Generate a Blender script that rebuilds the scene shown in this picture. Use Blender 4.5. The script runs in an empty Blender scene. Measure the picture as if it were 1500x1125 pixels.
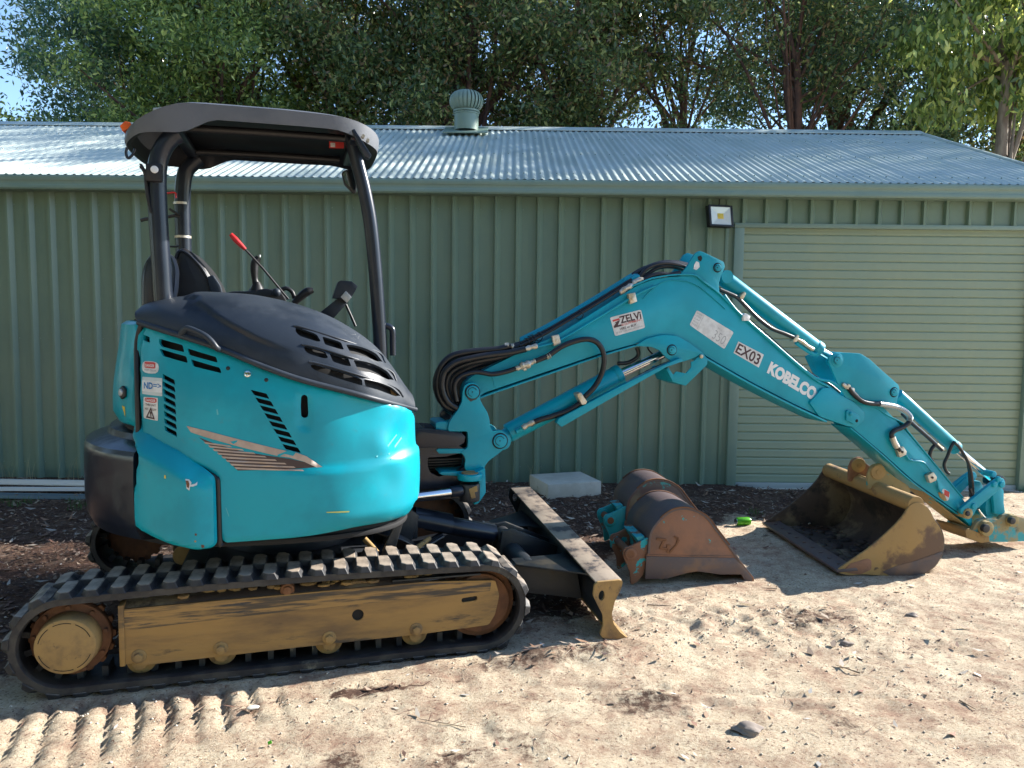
import bpy, bmesh, math, random
import numpy as np
from mathutils import Vector, Matrix
from mathutils.geometry import delaunay_2d_cdt
random.seed(7); rng = np.random.default_rng(11)
R = math.radians
C = bpy.context.scene.collection
scene = bpy.context.scene

# ------------------------------------------------------------------ camera
CAMH = 1.54; PITCH = R(4.8); ROLL = R(0.6); F = 1126.0
cd = bpy.data.cameras.new('camera'); cam = bpy.data.objects.new('camera', cd); C.objects.link(cam)
cd.sensor_width = 36.0; cd.lens = 36.0 * F / 1500.0; cd.clip_start = 0.05; cd.clip_end = 2000
cam.matrix_world = Matrix.Translation((0, 0, CAMH)) @ Matrix.Rotation(math.pi/2 - PITCH, 4, 'X') @ Matrix.Rotation(ROLL, 4, 'Z')
scene.camera = cam

# ------------------------------------------------------------------ sun, sky, exposure
SUN_EL = 27.0
SUN_DIR = Vector((0.925*math.cos(R(SUN_EL)), 0.38*math.cos(R(SUN_EL)), math.sin(R(SUN_EL)))).normalized()
world = bpy.data.worlds.new('World'); scene.world = world; world.use_nodes = True
wn = world.node_tree.nodes; wl = world.node_tree.links; wn.clear()
sky = wn.new('ShaderNodeTexSky'); sky.sky_type = 'NISHITA'; sky.sun_disc = False
sky.sun_elevation = R(SUN_EL); sky.sun_rotation = math.atan2(SUN_DIR.x, SUN_DIR.y)
sky.air_density = 1.0; sky.dust_density = 0.15; sky.ozone_density = 3.5
bg = wn.new('ShaderNodeBackground'); bg.inputs['Strength'].default_value = 0.115
wo = wn.new('ShaderNodeOutputWorld'); wl.new(sky.outputs[0], bg.inputs[0]); wl.new(bg.outputs[0], wo.inputs[0])
sl = bpy.data.lights.new('sun', 'SUN'); sl.energy = 5.0; sl.angle = R(0.5); sl.color = (1.0, 0.95, 0.88)
sun = bpy.data.objects.new('sun', sl); C.objects.link(sun); sun.rotation_euler = SUN_DIR.to_track_quat('Z', 'Y').to_euler()
scene.view_settings.view_transform = 'Standard'; scene.view_settings.look = 'None'
scene.view_settings.gamma = 1.0; scene.view_settings.use_curve_mapping = False
scene.view_settings.exposure = 1.48
scene.cycles.max_bounces = 8; scene.cycles.transparent_max_bounces = 8

# ------------------------------------------------------------------ frames and pixel tools
def ray(u, v):
    x = (u-750.0)/F; y = (v-562.5)/F
    xr = x*math.cos(ROLL)+y*math.sin(ROLL); yr = -x*math.sin(ROLL)+y*math.cos(ROLL)
    return np.array([xr, math.cos(PITCH)-yr*math.sin(PITCH), -(math.sin(PITCH)+yr*math.cos(PITCH))])
class Frame:
    def __init__(s, ox, oy, yaw):
        s.o = np.array([ox, oy, 0.0]); s.yaw = yaw
        s.u = np.array([math.cos(yaw), math.sin(yaw), 0]); s.n = np.array([-math.sin(yaw), math.cos(yaw), 0])
    def px(s, u, v, c):                      # where the sight line meets the vertical plane y = c of this frame
        d = ray(u, v); o = np.array([0, 0, CAMH])-s.o
        t = (c-o@s.n)/(d@s.n); q = o+d*t
        return (q@s.u, c, q[2])
    def gz(s, u, v, z=0):
        d = ray(u, v); t = (z-CAMH)/d[2]; q = np.array([0, 0, CAMH])+d*t-s.o
        return (q@s.u, q@s.n, z)
    def w(s, p): return s.o+s.u*p[0]+s.n*p[1]+np.array([0, 0, p[2]])
    def proj(s, p):
        q = s.w(p); x, y, z = q[0], q[1], q[2]-CAMH
        dep = y*math.cos(PITCH)-z*math.sin(PITCH); yy = -z*math.cos(PITCH)-y*math.sin(PITCH)
        a = x/dep; b = yy/dep
        return np.array([750+F*(a*math.cos(ROLL)-b*math.sin(ROLL)), 562.5+F*(a*math.sin(ROLL)+b*math.cos(ROLL))])
W = Frame(0, 0, 0)
E = Frame(-1.157, 3.957, R(15.5))

# ------------------------------------------------------------------ materials
MATS = {}
def mat(name, col, rough=0.5, metal=0.0, coat=0.0, col2=None, scale=5.0, thr=(0.4, 0.6), bump=0.0, bscale=40.0,
        col3=None, scale3=30.0, thr3=(0.6, 0.68), rough2=None, stretch=None, spec=None, dust=None):
    m = bpy.data.materials.new(name); m.use_nodes = True; n = m.node_tree.nodes; l = m.node_tree.links
    b = n['Principled BSDF']; b.inputs['Base Color'].default_value = (*col, 1)
    b.inputs['Roughness'].default_value = rough; b.inputs['Metallic'].default_value = metal
    b.inputs['Coat Weight'].default_value = coat; b.inputs['Coat Roughness'].default_value = 0.12
    if spec is not None: b.inputs['Specular IOR Level'].default_value = spec
    tc = n.new('ShaderNodeTexCoord'); src = tc.outputs['Object']
    if stretch:
        mp = n.new('ShaderNodeMapping'); mp.inputs['Scale'].default_value = stretch; l.new(src, mp.inputs[0]); src = mp.outputs[0]
    cur = None
    def ns(sc, det=6.0, rgh=0.6):
        t = n.new('ShaderNodeTexNoise'); t.inputs['Scale'].default_value = sc; t.inputs['Detail'].default_value = det
        t.inputs['Roughness'].default_value = rgh; l.new(src, t.inputs['Vector']); return t
    def ramp(inp, a, c):
        r = n.new('ShaderNodeMapRange'); r.inputs[1].default_value = a; r.inputs[2].default_value = c
        r.interpolation_type = 'SMOOTHSTEP'; l.new(inp, r.inputs[0]); return r.outputs[0]
    def mixc(fac, a, bcol):
        x = n.new('ShaderNodeMix'); x.data_type = 'RGBA'; l.new(fac, x.inputs[0])
        if isinstance(a, tuple): x.inputs[6].default_value = (*a, 1)
        else: l.new(a, x.inputs[6])
        x.inputs[7].default_value = (*bcol, 1); return x.outputs[2]
    if col2:
        f = ramp(ns(scale).outputs['Fac'], *thr); cur = mixc(f, col, col2)
        if rough2 is not None:
            mr = n.new('ShaderNodeMapRange'); mr.inputs[3].default_value = rough; mr.inputs[4].default_value = rough2
            l.new(f, mr.inputs[0]); l.new(mr.outputs[0], b.inputs['Roughness'])
    if col3:
        f = ramp(ns(scale3, 8, 0.7).outputs['Fac'], *thr3); cur = mixc(f, cur if cur else col, col3)
    if dust:
        g = n.new('ShaderNodeNewGeometry'); sx = n.new('ShaderNodeSeparateXYZ'); l.new(g.outputs['Normal'], sx.inputs[0])
        a = n.new('ShaderNodeMath'); a.operation = 'MULTIPLY_ADD'; t = ns(14.0)
        l.new(t.outputs['Fac'], a.inputs[0]); a.inputs[1].default_value = 1.2; 
        l.new(sx.outputs[2], a.inputs[2]); f = ramp(a.outputs[0], dust[1], dust[2])
        cur = mixc(f, cur if cur else col, dust[0])
    if cur: l.new(cur, b.inputs['Base Color'])
    if bump:
        t = ns(bscale, 8, 0.65); bp = n.new('ShaderNodeBump'); bp.inputs['Strength'].default_value = bump
        bp.inputs['Distance'].default_value = 0.004; l.new(t.outputs['Fac'], bp.inputs['Height']); l.new(bp.outputs[0], b.inputs['Normal'])
    MATS[name] = m; return m
TEAL = (0.0012, 0.315, 0.405)
M = {}
M['teal'] = mat('teal_paint', TEAL, 0.30, spec=0.28, coat=0.08, col2=(0.003, 0.26, 0.335), scale=3.0, col3=(0.05, 0.235, 0.26), scale3=13, thr3=(0.60, 0.8), bump=0.03, bscale=9, rough2=0.42)
M['teal_arm'] = mat('teal_arm_paint', (0.0015, 0.325, 0.43), 0.34, spec=0.30, coat=0.05, col2=(0.004, 0.275, 0.36), scale=2.0, col3=(0.10, 0.30, 0.30), scale3=20, thr3=(0.66, 0.8), bump=0.05, bscale=25, rough2=0.5)
M['teal_muddy'] = mat('teal_muddy', (0.01, 0.31, 0.37), 0.5, col2=(0.31, 0.26, 0.14), scale=6.0, thr=(0.44, 0.52), col3=(0.10, 0.12, 0.09), scale3=16, thr3=(0.55, 0.75), bump=0.3, rough2=0.9)
M['charcoal'] = mat('charcoal_plastic', (0.016, 0.023, 0.034), 0.40, spec=0.35, col2=(0.028, 0.037, 0.050), scale=3.5, col3=(0.08, 0.09, 0.10), scale3=12, thr3=(0.6, 0.9), bump=0.10, bscale=160, rough2=0.52)
M['canopy'] = mat('canopy_plastic', (0.085, 0.096, 0.115), 0.45, spec=0.5, col2=(0.11, 0.12, 0.138), scale=4, bump=0.15, bscale=200, rough2=0.6)
M['navy'] = mat('navy_steel', (0.008, 0.013, 0.024), 0.28, spec=0.4, coat=0.1, col2=(0.014, 0.019, 0.030), scale=6, bump=0.04, bscale=60)
M['black'] = mat('black_plastic', (0.007, 0.007, 0.009), 0.45, col2=(0.013, 0.013, 0.015), scale=8)
M['void'] = mat('dark_interior', (0.006, 0.006, 0.007), 0.8)
M['weight'] = mat('counterweight_paint', (0.006, 0.009, 0.018), 0.28, coat=0.1, col2=(0.016, 0.016, 0.019), scale=4, thr=(0.5, 0.7), col3=(0.34, 0.27, 0.16), scale3=13, thr3=(0.70, 0.73), bump=0.15, bscale=50, rough2=0.6)
M['rubber'] = mat('track_rubber', (0.018, 0.018, 0.021), 0.6, col2=(0.045, 0.042, 0.038), scale=7, dust=((0.36, 0.29, 0.22), 1.2, 1.75), bump=0.35, bscale=60)
M['belt'] = mat('track_belt', (0.016, 0.016, 0.019), 0.6, col2=(0.045, 0.042, 0.038), scale=9, col3=(0.19, 0.17, 0.12), scale3=5, thr3=(0.62, 0.7), bump=0.4, bscale=50)
M['hose'] = mat('hose_rubber', (0.006, 0.006, 0.008), 0.36, col2=(0.011, 0.011, 0.013), scale=30, bump=0.1, bscale=200)
M['mud'] = mat('dried_mud_steel', (0.34, 0.195, 0.06), 0.75, col2=(0.15, 0.09, 0.042), scale=4.5, thr=(0.38, 0.72), col3=(0.05, 0.042, 0.033), scale3=5.0, thr3=(0.53, 0.66), bump=0.8, bscale=22, stretch=(0.45, 1, 2.2))
M['mud_plain'] = mat('golden_mud', (0.35, 0.215, 0.075), 0.8, col2=(0.17, 0.11, 0.055), scale=9, thr=(0.4, 0.75), col3=(0.10, 0.07, 0.045), scale3=26, thr3=(0.56, 0.72), bump=0.6, bscale=35)
M['rust'] = mat('rusty_steel', (0.20, 0.085, 0.035), 0.8, col2=(0.10, 0.045, 0.025), scale=7, thr=(0.35, 0.7), bump=0.7, bscale=50)
M['rust_bucket'] = mat('rusty_bucket_steel', (0.27, 0.125, 0.065), 0.62, col2=(0.15, 0.085, 0.06), scale=3.5, thr=(0.4, 0.62), col3=(0.27, 0.17, 0.10), scale3=11, thr3=(0.6, 0.75), bump=0.5, bscale=55)
M['mud_streak'] = mat('scraped_mud', (0.065, 0.048, 0.032), 0.6, col2=(0.33, 0.19, 0.06), scale=7, thr=(0.42, 0.56), col3=(0.035, 0.035, 0.038), scale3=11, thr3=(0.55, 0.66), bump=0.6, bscale=30, stretch=(0.35, 1, 5))
M['rust_flecked'] = mat('rusty_teal_flecked', (0.26, 0.12, 0.065), 0.62, col2=(0.15, 0.085, 0.06), scale=4.5, thr=(0.4, 0.65), col3=(0.02, 0.32, 0.33), scale3=7, thr3=(0.625, 0.645), bump=0.6, bscale=55)
M['rust_teal'] = mat('rust_over_teal', (0.21, 0.095, 0.05), 0.65, col2=(0.012, 0.33, 0.35), scale=9, thr=(0.53, 0.56), col3=(0.10, 0.05, 0.035), scale3=18, thr3=(0.6, 0.7), bump=0.6, bscale=45)
M['worn_shell'] = mat('worn_shell_steel', (0.095, 0.07, 0.07), 0.48, col2=(0.18, 0.10, 0.06), scale=4.5, thr=(0.5, 0.7), col3=(0.20, 0.16, 0.13), scale3=14, thr3=(0.6, 0.8), bump=0.3, bscale=60)
M['teal_chipped'] = mat('chipped_teal_paint', (0.012, 0.33, 0.37), 0.45, col2=(0.17, 0.08, 0.04), scale=7, thr=(0.50, 0.54), col3=(0.25, 0.17, 0.10), scale3=20, thr3=(0.62, 0.7), bump=0.4, bscale=40, rough2=0.8)
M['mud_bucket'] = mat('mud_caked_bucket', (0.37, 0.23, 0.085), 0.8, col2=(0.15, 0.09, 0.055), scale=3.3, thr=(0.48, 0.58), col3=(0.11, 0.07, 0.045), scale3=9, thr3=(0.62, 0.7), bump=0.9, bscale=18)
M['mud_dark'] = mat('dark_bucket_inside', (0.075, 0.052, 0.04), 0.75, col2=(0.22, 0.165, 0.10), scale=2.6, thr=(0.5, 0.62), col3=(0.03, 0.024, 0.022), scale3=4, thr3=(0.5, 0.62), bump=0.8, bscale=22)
M['mud_teal'] = mat('mud_over_teal', (0.33, 0.25, 0.11), 0.8, col2=(0.02, 0.30, 0.31), scale=16, thr=(0.6, 0.64), col3=(0.05, 0.04, 0.035), scale3=24, thr3=(0.62, 0.68), bump=0.6, bscale=30)
M['blade'] = mat('blade_dark_steel', (0.022, 0.025, 0.03), 0.4, col2=(0.09, 0.07, 0.04), scale=3, thr=(0.5, 0.75), col3=(0.30, 0.21, 0.10), scale3=7, thr3=(0.66, 0.75), bump=0.35, bscale=35, rough2=0.75)
M['blade_edge'] = mat('blade_worn_edge', (0.30, 0.24, 0.18), 0.55, col2=(0.19, 0.145, 0.11), scale=9, col3=(0.05, 0.045, 0.045), scale3=9, thr3=(0.52, 0.60), bump=0.4, bscale=45)
M['chrome'] = mat('chrome', (0.75, 0.75, 0.76), 0.12, metal=1.0)
M['zinc'] = mat('zinc_fitting', (0.62, 0.58, 0.50), 0.4, metal=0.55, col2=(0.45, 0.38, 0.26), scale=20)
M['galv'] = mat('galvanised', (0.45, 0.47, 0.47), 0.45, metal=0.6)
M['white'] = mat('white_print', (0.75, 0.75, 0.74), 0.4)
M['sticker'] = mat('sticker_white', (0.66, 0.67, 0.66), 0.4, col2=(0.55, 0.55, 0.54), scale=20)
M['maroon'] = mat('dark_print', (0.055, 0.02, 0.025), 0.45)
M['redprint'] = mat('red_print', (0.50, 0.035, 0.03), 0.45)
M['blueprint'] = mat('blue_print', (0.02, 0.16, 0.42), 0.45)
M['grey_print'] = mat('grey_print', (0.30, 0.31, 0.32), 0.5)
M['yellow'] = mat('yellow_print', (0.70, 0.50, 0.05), 0.45)
M['stripe'] = mat('beige_stripe', (0.42, 0.33, 0.27), 0.42, col2=(0.36, 0.27, 0.22), scale=15)
M['stripe_dark'] = mat('brown_stripe_ground', (0.05, 0.03, 0.03), 0.42)
M['orange'] = mat('orange_lens', (0.85, 0.13, 0.01), 0.3)
M['redgrip'] = mat('red_grip', (0.55, 0.02, 0.025), 0.35)
M['green_wall'] = mat('green_wall_paint', (0.152, 0.228, 0.172), 0.32, col2=(0.175, 0.25, 0.18), scale=1.2, col3=(0.20, 0.22, 0.15), scale3=3, thr3=(0.6, 0.9), bump=0.04, bscale=8)
M['green_trim'] = mat('green_trim_paint', (0.19, 0.275, 0.225), 0.38, col2=(0.215, 0.30, 0.24), scale=2)
M['green_door'] = mat('green_door_paint', (0.262, 0.335, 0.245), 0.42, col2=(0.285, 0.345, 0.24), scale=1.0, bump=0.03, bscale=8)
M['roof'] = mat('roof_sheet_paint', (0.50, 0.575, 0.52), 0.28, col2=(0.55, 0.61, 0.55), scale=1.5, col3=(0.38, 0.42, 0.38), scale3=6, thr3=(0.58, 0.8), rough2=0.46)
M['door_seal'] = mat('door_bottom_rail', (0.42, 0.45, 0.44), 0.5)
M['concrete'] = mat('pale_concrete', (0.62, 0.58, 0.50), 0.85, col2=(0.54, 0.50, 0.42), scale=6, col3=(0.30, 0.25, 0.19), scale3=14, thr3=(0.64, 0.75), bump=0.5, bscale=60)
M['bark'] = mat('grey_bark', (0.26, 0.21, 0.16), 0.9, col2=(0.15, 0.11, 0.085), scale=4, bump=0.8, bscale=12, stretch=(2, 2, 0.5))
M['redbark'] = mat('red_brown_bark', (0.15, 0.08, 0.055), 0.9, col2=(0.08, 0.045, 0.035), scale=4, bump=0.8, bscale=12)
M['lens'] = mat('lamp_reflector', (0.75, 0.68, 0.52), 0.22, metal=0.4)
M['mirror'] = mat('mirror_glass', (0.7, 0.72, 0.72), 0.05, metal=1.0)
M['can'] = mat('green_can', (0.10, 0.42, 0.02), 0.25, metal=0.3)
M['rock'] = mat('grey_rock', (0.22, 0.18, 0.15), 0.9, bump=0.8, bscale=20)
M['wood'] = mat('weathered_offcut', (0.30, 0.22, 0.15), 0.85, col2=(0.2, 0.14, 0.1), scale=12)
M['engine'] = mat('engine_ochre', (0.42, 0.25, 0.09), 0.7, col2=(0.15, 0.09, 0.05), scale=12)

# ------------------------------------------------------------------ object helpers
def tag(o, label=None, cat=None, group=None, kind=None):
    if label: o['label'] = label
    if cat: o['category'] = cat
    if group: o['group'] = group
    if kind: o['kind'] = kind
    return o
def empty(name, loc, yaw=0.0, **k):
    o = bpy.data.objects.new(name, None); C.objects.link(o); o.location = loc; o.rotation_euler = (0, 0, yaw); o.empty_display_size = 0.1
    return tag(o, **k)
def link(name, me, m, parent=None):
    if m is not None and not me.materials: me.materials.append(m)
    o = bpy.data.objects.new(name, me); C.objects.link(o)
    if parent is not None: o.parent = parent
    return o
def fin(name, bm, m, parent=None, bevel=0.0, seg=2, ang=30, smooth=True):
    bmesh.ops.remove_doubles(bm, verts=bm.verts, dist=1e-5)
    bmesh.ops.recalc_face_normals(bm, faces=bm.faces)
    if bevel:
        es = [e for e in bm.edges if len(e.link_faces) == 2 and e.calc_face_angle(0) > R(35)]
        if es: bmesh.ops.bevel(bm, geom=es, offset=bevel, segments=seg, affect='EDGES', clamp_overlap=True, profile=0.5)
    me = bpy.data.meshes.new(name); bm.to_mesh(me); bm.free()
    if smooth:
        me.polygons.foreach_set('use_smooth', [True]*len(me.polygons)); me.set_sharp_from_angle(angle=R(ang))
    return link(name, me, m, parent)
def raw(name, v, f, m, parent=None, smooth=False, ang=None):
    me = bpy.data.meshes.new(name); me.from_pydata([tuple(map(float, a)) for a in v], [], f); me.validate()
    if smooth: me.polygons.foreach_set('use_smooth', [True]*len(me.polygons))
    if ang: me.set_sharp_from_angle(angle=R(ang))
    return link(name, me, m, parent)
def bm_box(bm, x0, x1, y0, y1, z0, z1, mtx=None):
    r = bmesh.ops.create_cube(bm, size=1.0, matrix=Matrix.Translation(((x0+x1)/2, (y0+y1)/2, (z0+z1)/2)) @ Matrix.Diagonal((x1-x0, y1-y0, z1-z0, 1)))
    if mtx is not None: bmesh.ops.transform(bm, matrix=mtx, verts=r['verts'])
    return r['verts']
def box(name, x0, x1, y0, y1, z0, z1, m, parent=None, bevel=0.004, mtx=None):
    bm = bmesh.new(); bm_box(bm, x0, x1, y0, y1, z0, z1, mtx); return fin(name, bm, m, parent, bevel)
def bm_cyl(bm, p0, p1, r0, r1=None, n=24, caps=True):
    p0 = Vector(p0); p1 = Vector(p1); r1 = r0 if r1 is None else r1; d = p1-p0
    q = d.to_track_quat('Z', 'Y').to_matrix().to_4x4()
    bmesh.ops.create_cone(bm, cap_ends=caps, segments=n, radius1=r0, radius2=r1, depth=d.length, matrix=Matrix.Translation((p0+p1)/2) @ q)
def cyl(name, p0, p1, r, m, parent=None, r1=None, n=24, bevel=0.0):
    bm = bmesh.new(); bm_cyl(bm, p0, p1, r, r1, n); return fin(name, bm, m, parent, bevel)
def catmull(pts, n=6, closed=False):
    P = [np.array(p, float) for p in pts]; out = []; L = len(P)
    for i in range(L if closed else L-1):
        a = P[(i-1) % L] if (closed or i > 0) else 2*P[0]-P[1]; b = P[i]; c = P[(i+1) % L]
        d = P[(i+2) % L] if (closed or i+2 < L) else 2*P[-1]-P[-2]
        for k in range(n):
            t = k/n; out.append(0.5*((2*b)+(-a+c)*t+(2*a-5*b+4*c-d)*t*t+(-a+3*b-3*c+d)*t**3))
    if not closed: out.append(P[-1])
    return out
def tube(name, pts, r, m, parent=None, sm=6, n=10, closed=False, rads=None, corr=0):
    P = catmull(pts, sm, closed) if sm else [np.array(p, float) for p in pts]
    N = len(P); v = []; f = []; up = None
    for i in range(N):
        t = P[(i+1) % N if closed else min(i+1, N-1)]-P[(i-1) % N if closed else max(i-1, 0)]; t = t/(np.linalg.norm(t)+1e-9)
        if up is None:
            up = np.cross(t, [0, 1, 0.1]); 
        up = up-t*(up@t); up = up/(np.linalg.norm(up)+1e-9); s = np.cross(t, up)
        rr = r if rads is None else np.interp(i/(N-1), np.linspace(0, 1, len(rads)), rads)
        if corr and i % 2: rr *= 1-corr
        for k in range(n):
            a = 2*math.pi*k/n; v.append(P[i]+rr*(math.cos(a)*up+math.sin(a)*s))
    for i in range(N if closed else N-1):
        j = (i+1) % N
        for k in range(n): f.append((i*n+k, j*n+k, j*n+(k+1) % n, i*n+(k+1) % n))
    if not closed: f.append(tuple(range(n))[::-1]); f.append(tuple((N-1)*n+k for k in range(n)))
    o = raw(name, v, f, m, parent, True, 50); return o
def fillet(pts, r, n=4):
    out = []; L = len(pts)
    for i in range(L):
        p = np.array(pts[i], float); a = np.array(pts[i-1], float)-p; b = np.array(pts[(i+1) % L], float)-p
        la, lb = np.linalg.norm(a), np.linalg.norm(b); rr = min(r, la*0.45, lb*0.45)
        q0 = p+a/la*rr; q1 = p+b/lb*rr
        for k in range(n+1):
            t = k/n; out.append(((1-t)**2)*q0+2*t*(1-t)*p+t*t*q1)
    return out
def circ(cx, cz, r, n=20, a0=0, a1=2*math.pi): return [(cx+r*math.cos(a0+(a1-a0)*k/n), cz+r*math.sin(a0+(a1-a0)*k/n)) for k in range(n)]
def inside(P, poly):
    P = np.asarray(P); poly = np.asarray(poly); x, y = P[:, 0], P[:, 1]; c = np.zeros(len(P), bool); j = len(poly)-1
    for i in range(len(poly)):
        xi, yi = poly[i]; xj, yj = poly[j]
        with np.errstate(divide='ignore', invalid='ignore'):
            hit = ((yi > y) != (yj > y)) & (x < (xj-xi)*(y-yi)/(yj-yi+1e-12)+xi)
        c ^= hit; j = i
    return c
def dist_poly(P, poly):
    P = np.asarray(P); d = np.full(len(P), 1e9); L = len(poly)
    for i in range(L):
        a = np.array(poly[i]); b = np.array(poly[(i+1) % L]); ab = b-a; t = np.clip(((P-a)@ab)/(ab@ab+1e-12), 0, 1)
        d = np.minimum(d, np.linalg.norm(P-(a+t[:, None]*ab), axis=1))
    return d
def densify(poly, h):
    out = []; L = len(poly)
    for i in range(L):
        a = np.array(poly[i], float); b = np.array(poly[(i+1) % L], float); k = max(1, int(np.linalg.norm(b-a)/h))
        for j in range(k): out.append(a+(b-a)*j/k)
    return out
def triangulate(outer, holes, h):
    """2-D triangulation of a polygon with holes; returns points, triangles, list of border loops (indices)."""
    loops = [densify(outer, h) if h else [np.array(p, float) for p in outer]]+[([np.array(p, float) for p in q] if not h else densify(q, h)) for q in holes]
    pts = []; edges = []; lp = []
    for q in loops:
        b = len(pts); k = len(q); pts += q; edges += [(b+i, b+(i+1) % k) for i in range(k)]; lp.append(list(range(b, b+k)))
    if h:
        A = np.array(loops[0]); mn = A.min(0); mx = A.max(0)
        gx, gy = np.meshgrid(np.arange(mn[0]+h/2, mx[0], h), np.arange(mn[1]+h/2, mx[1], h)); G = np.c_[gx.ravel(), gy.ravel()]
        k = inside(G, loops[0]) & (dist_poly(G, loops[0]) > h*0.4)
        for q in loops[1:]: k &= ~inside(G, q) & (dist_poly(G, q) > h*0.4)
        pts += list(G[k])
    r = delaunay_2d_cdt([Vector((float(p[0]), float(p[1]))) for p in pts], edges, [], 0, 1e-7)
    V = np.array([(p.x, p.y) for p in r[0]]); T = [tuple(t) for t in r[2]]
    cen = np.array([(V[t[0]]+V[t[1]]+V[t[2]])/3 for t in T]); k = inside(cen, loops[0])
    for q in loops[1:]: k &= ~inside(cen, q)
    T = [t for t, a in zip(T, k) if a]
    cnt = {}
    for t in T:
        for a, b in ((t[0], t[1]), (t[1], t[2]), (t[2], t[0])): cnt[(a, b)] = 1
    rim = [(a, b) for (a, b) in cnt if (b, a) not in cnt]
    return V, T, rim, loops
def holed_plate(name, outer, holes, c, th, m, parent=None):
    """flat plate in the x-z plane at y=c..c+th with holes cut through"""
    V, T, rim, _ = triangulate(outer, holes, 0); n = len(V)
    v = [(p[0], c, p[1]) for p in V]+[(p[0], c+th, p[1]) for p in V]
    f = [t for t in T]+[tuple(i+n for i in t[::-1]) for t in T]+[(b, a, a+n, b+n) for a, b in rim]
    bm = bmesh.new(); vs = [bm.verts.new(a) for a in v]
    for q in f:
        try: bm.faces.new([vs[i] for i in q])
        except ValueError: pass
    return fin(name, bm, m, parent)
def prism(bm, poly, c, th, axis='y'):
    a = [bm.verts.new((p[0], c, p[1]) if axis == 'y' else ((p[0], p[1], c) if axis == 'z' else (c, p[0], p[1]))) for p in poly]
    b = [bm.verts.new((p[0], c+th, p[1]) if axis == 'y' else ((p[0], p[1], c+th) if axis == 'z' else (c+th, p[0], p[1]))) for p in poly]
    bm.faces.new(a); bm.faces.new(b[::-1]); L = len(poly)
    for i in range(L): bm.faces.new((a[i], b[i], b[(i+1) % L], a[(i+1) % L]))
def plate(name, poly, c, th, m, parent=None, bevel=0.004, axis='y', seg=2):
    bm = bmesh.new(); prism(bm, poly, c, th, axis); return fin(name, bm, m, parent, bevel, seg)
def pxs(fr, pts, c): return [(lambda q: (q[0], q[2]))(fr.px(u, v, c)) for u, v in pts]
def pp(fr, pts, c, r=0.012, n=3): return fillet(pxs(fr, pts, c), r, n)
def P3(fr, u, v, c): return np.array(fr.px(u, v, c))

class Surf:
    """curved sheet: f(s,t) -> local point; n(s,t) outward; inverse from a sight line by Newton steps"""
    def __init__(s, fr, f, s0, s1, t0, t1):
        s.fr = fr; s.f = f; S = np.linspace(s0, s1, 50); T = np.linspace(t0, t1, 25)
        s.g = [(a, b, fr.proj(f(a, b))) for a in S for b in T]; s.gp = np.array([q[2] for q in s.g])
        s.lim = (s0, s1, t0, t1)
    def nrm(s, a, b, e=1e-3):
        du = s.f(a+e, b)-s.f(a-e, b); dv = s.f(a, b+e)-s.f(a, b-e); n = np.cross(du, dv); return n/(np.linalg.norm(n)+1e-12)
    def inv(s, u, v):
        i = int(np.argmin(((s.gp-np.array([u, v]))**2).sum(1))); a, b, _ = s.g[i]; x = np.array([a, b], float); e = 1e-4
        for _ in range(12):
            p = s.fr.proj(s.f(*x)); r = np.array([u, v])-p
            if abs(r).max() < 0.02: break
            J = np.c_[(s.fr.proj(s.f(x[0]+e, x[1]))-p)/e, (s.fr.proj(s.f(x[0], x[1]+e))-p)/e]
            try: d = np.linalg.solve(J, r)
            except np.linalg.LinAlgError: break
            d = np.clip(d, -0.08, 0.08); x = x+d
            x = np.clip(x, [s.lim[0], s.lim[2]], [s.lim[1], s.lim[3]])
        return x
    def poly(s, pts): return [s.inv(u, v) for u, v in pts]
    def panel(s, name, outer, holes, m, parent, h=0.02, th=0.015, lift=0.0, edge=0.012, flip=1, disp=None):
        V, T, rim, loops = triangulate(outer, holes, h); d = dist_poly(V, loops[0])
        P = []; Q = []
        for i, (a, b) in enumerate(V):
            n = s.nrm(a, b)*flip; k = lift
            if edge and d[i] < edge: q = (edge-d[i])/edge; k -= edge*(1-math.sqrt(max(0, 1-q*q)))*0.8
            if disp: k += disp(a, b)
            p = s.f(a, b)+n*k; P.append(p); Q.append(p-n*th)
        N = len(P); v = P+Q; f = []
        r0 = len(v)
        if flip < 0: T = [t[::-1] for t in T]; rim = [(b, a) for a, b in rim]
        for t in T: f.append(t); f.append(tuple(i+N for i in t[::-1]))
        for a, b in rim:
            k = len(v); v += [P[a], P[b], Q[b], Q[a]]; f.append((k, k+3, k+2, k+1))
        return raw(name, v, f, m, parent, True, 40)

def text_mesh(s, w=None, hgt=None, bold=0.0, shear=0.0):
    cu = bpy.data.curves.new('t', 'FONT'); cu.body = s; cu.size = 1.0; cu.offset = bold; cu.shear = shear; cu.resolution_u = 3
    o = bpy.data.objects.new('t', cu); C.objects.link(o); dg = bpy.context.evaluated_depsgraph_get()
    me = bpy.data.meshes.new_from_object(o.evaluated_get(dg)); bpy.data.objects.remove(o); bpy.data.curves.remove(cu)
    a = np.array([v.co[:] for v in me.vertices]); mn = a.min(0); mx = a.max(0)
    a[:, 0] = (a[:, 0]-mn[0])/(mx[0]-mn[0]); a[:, 1] = (a[:, 1]-mn[1])/(mx[1]-mn[1])
    f = [tuple(p.vertices) for p in me.polygons]; bpy.data.meshes.remove(me); return a[:, :2], f
def text_on(name, s, fmap, m, parent, bold=0.0, shear=0.0):
    """fmap maps unit-square (x,y) to a local 3-D point"""
    a, f = text_mesh(s, bold=bold, shear=shear); v = [fmap(x, y) for x, y in a]; return raw(name, v, f, m, parent)
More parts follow.
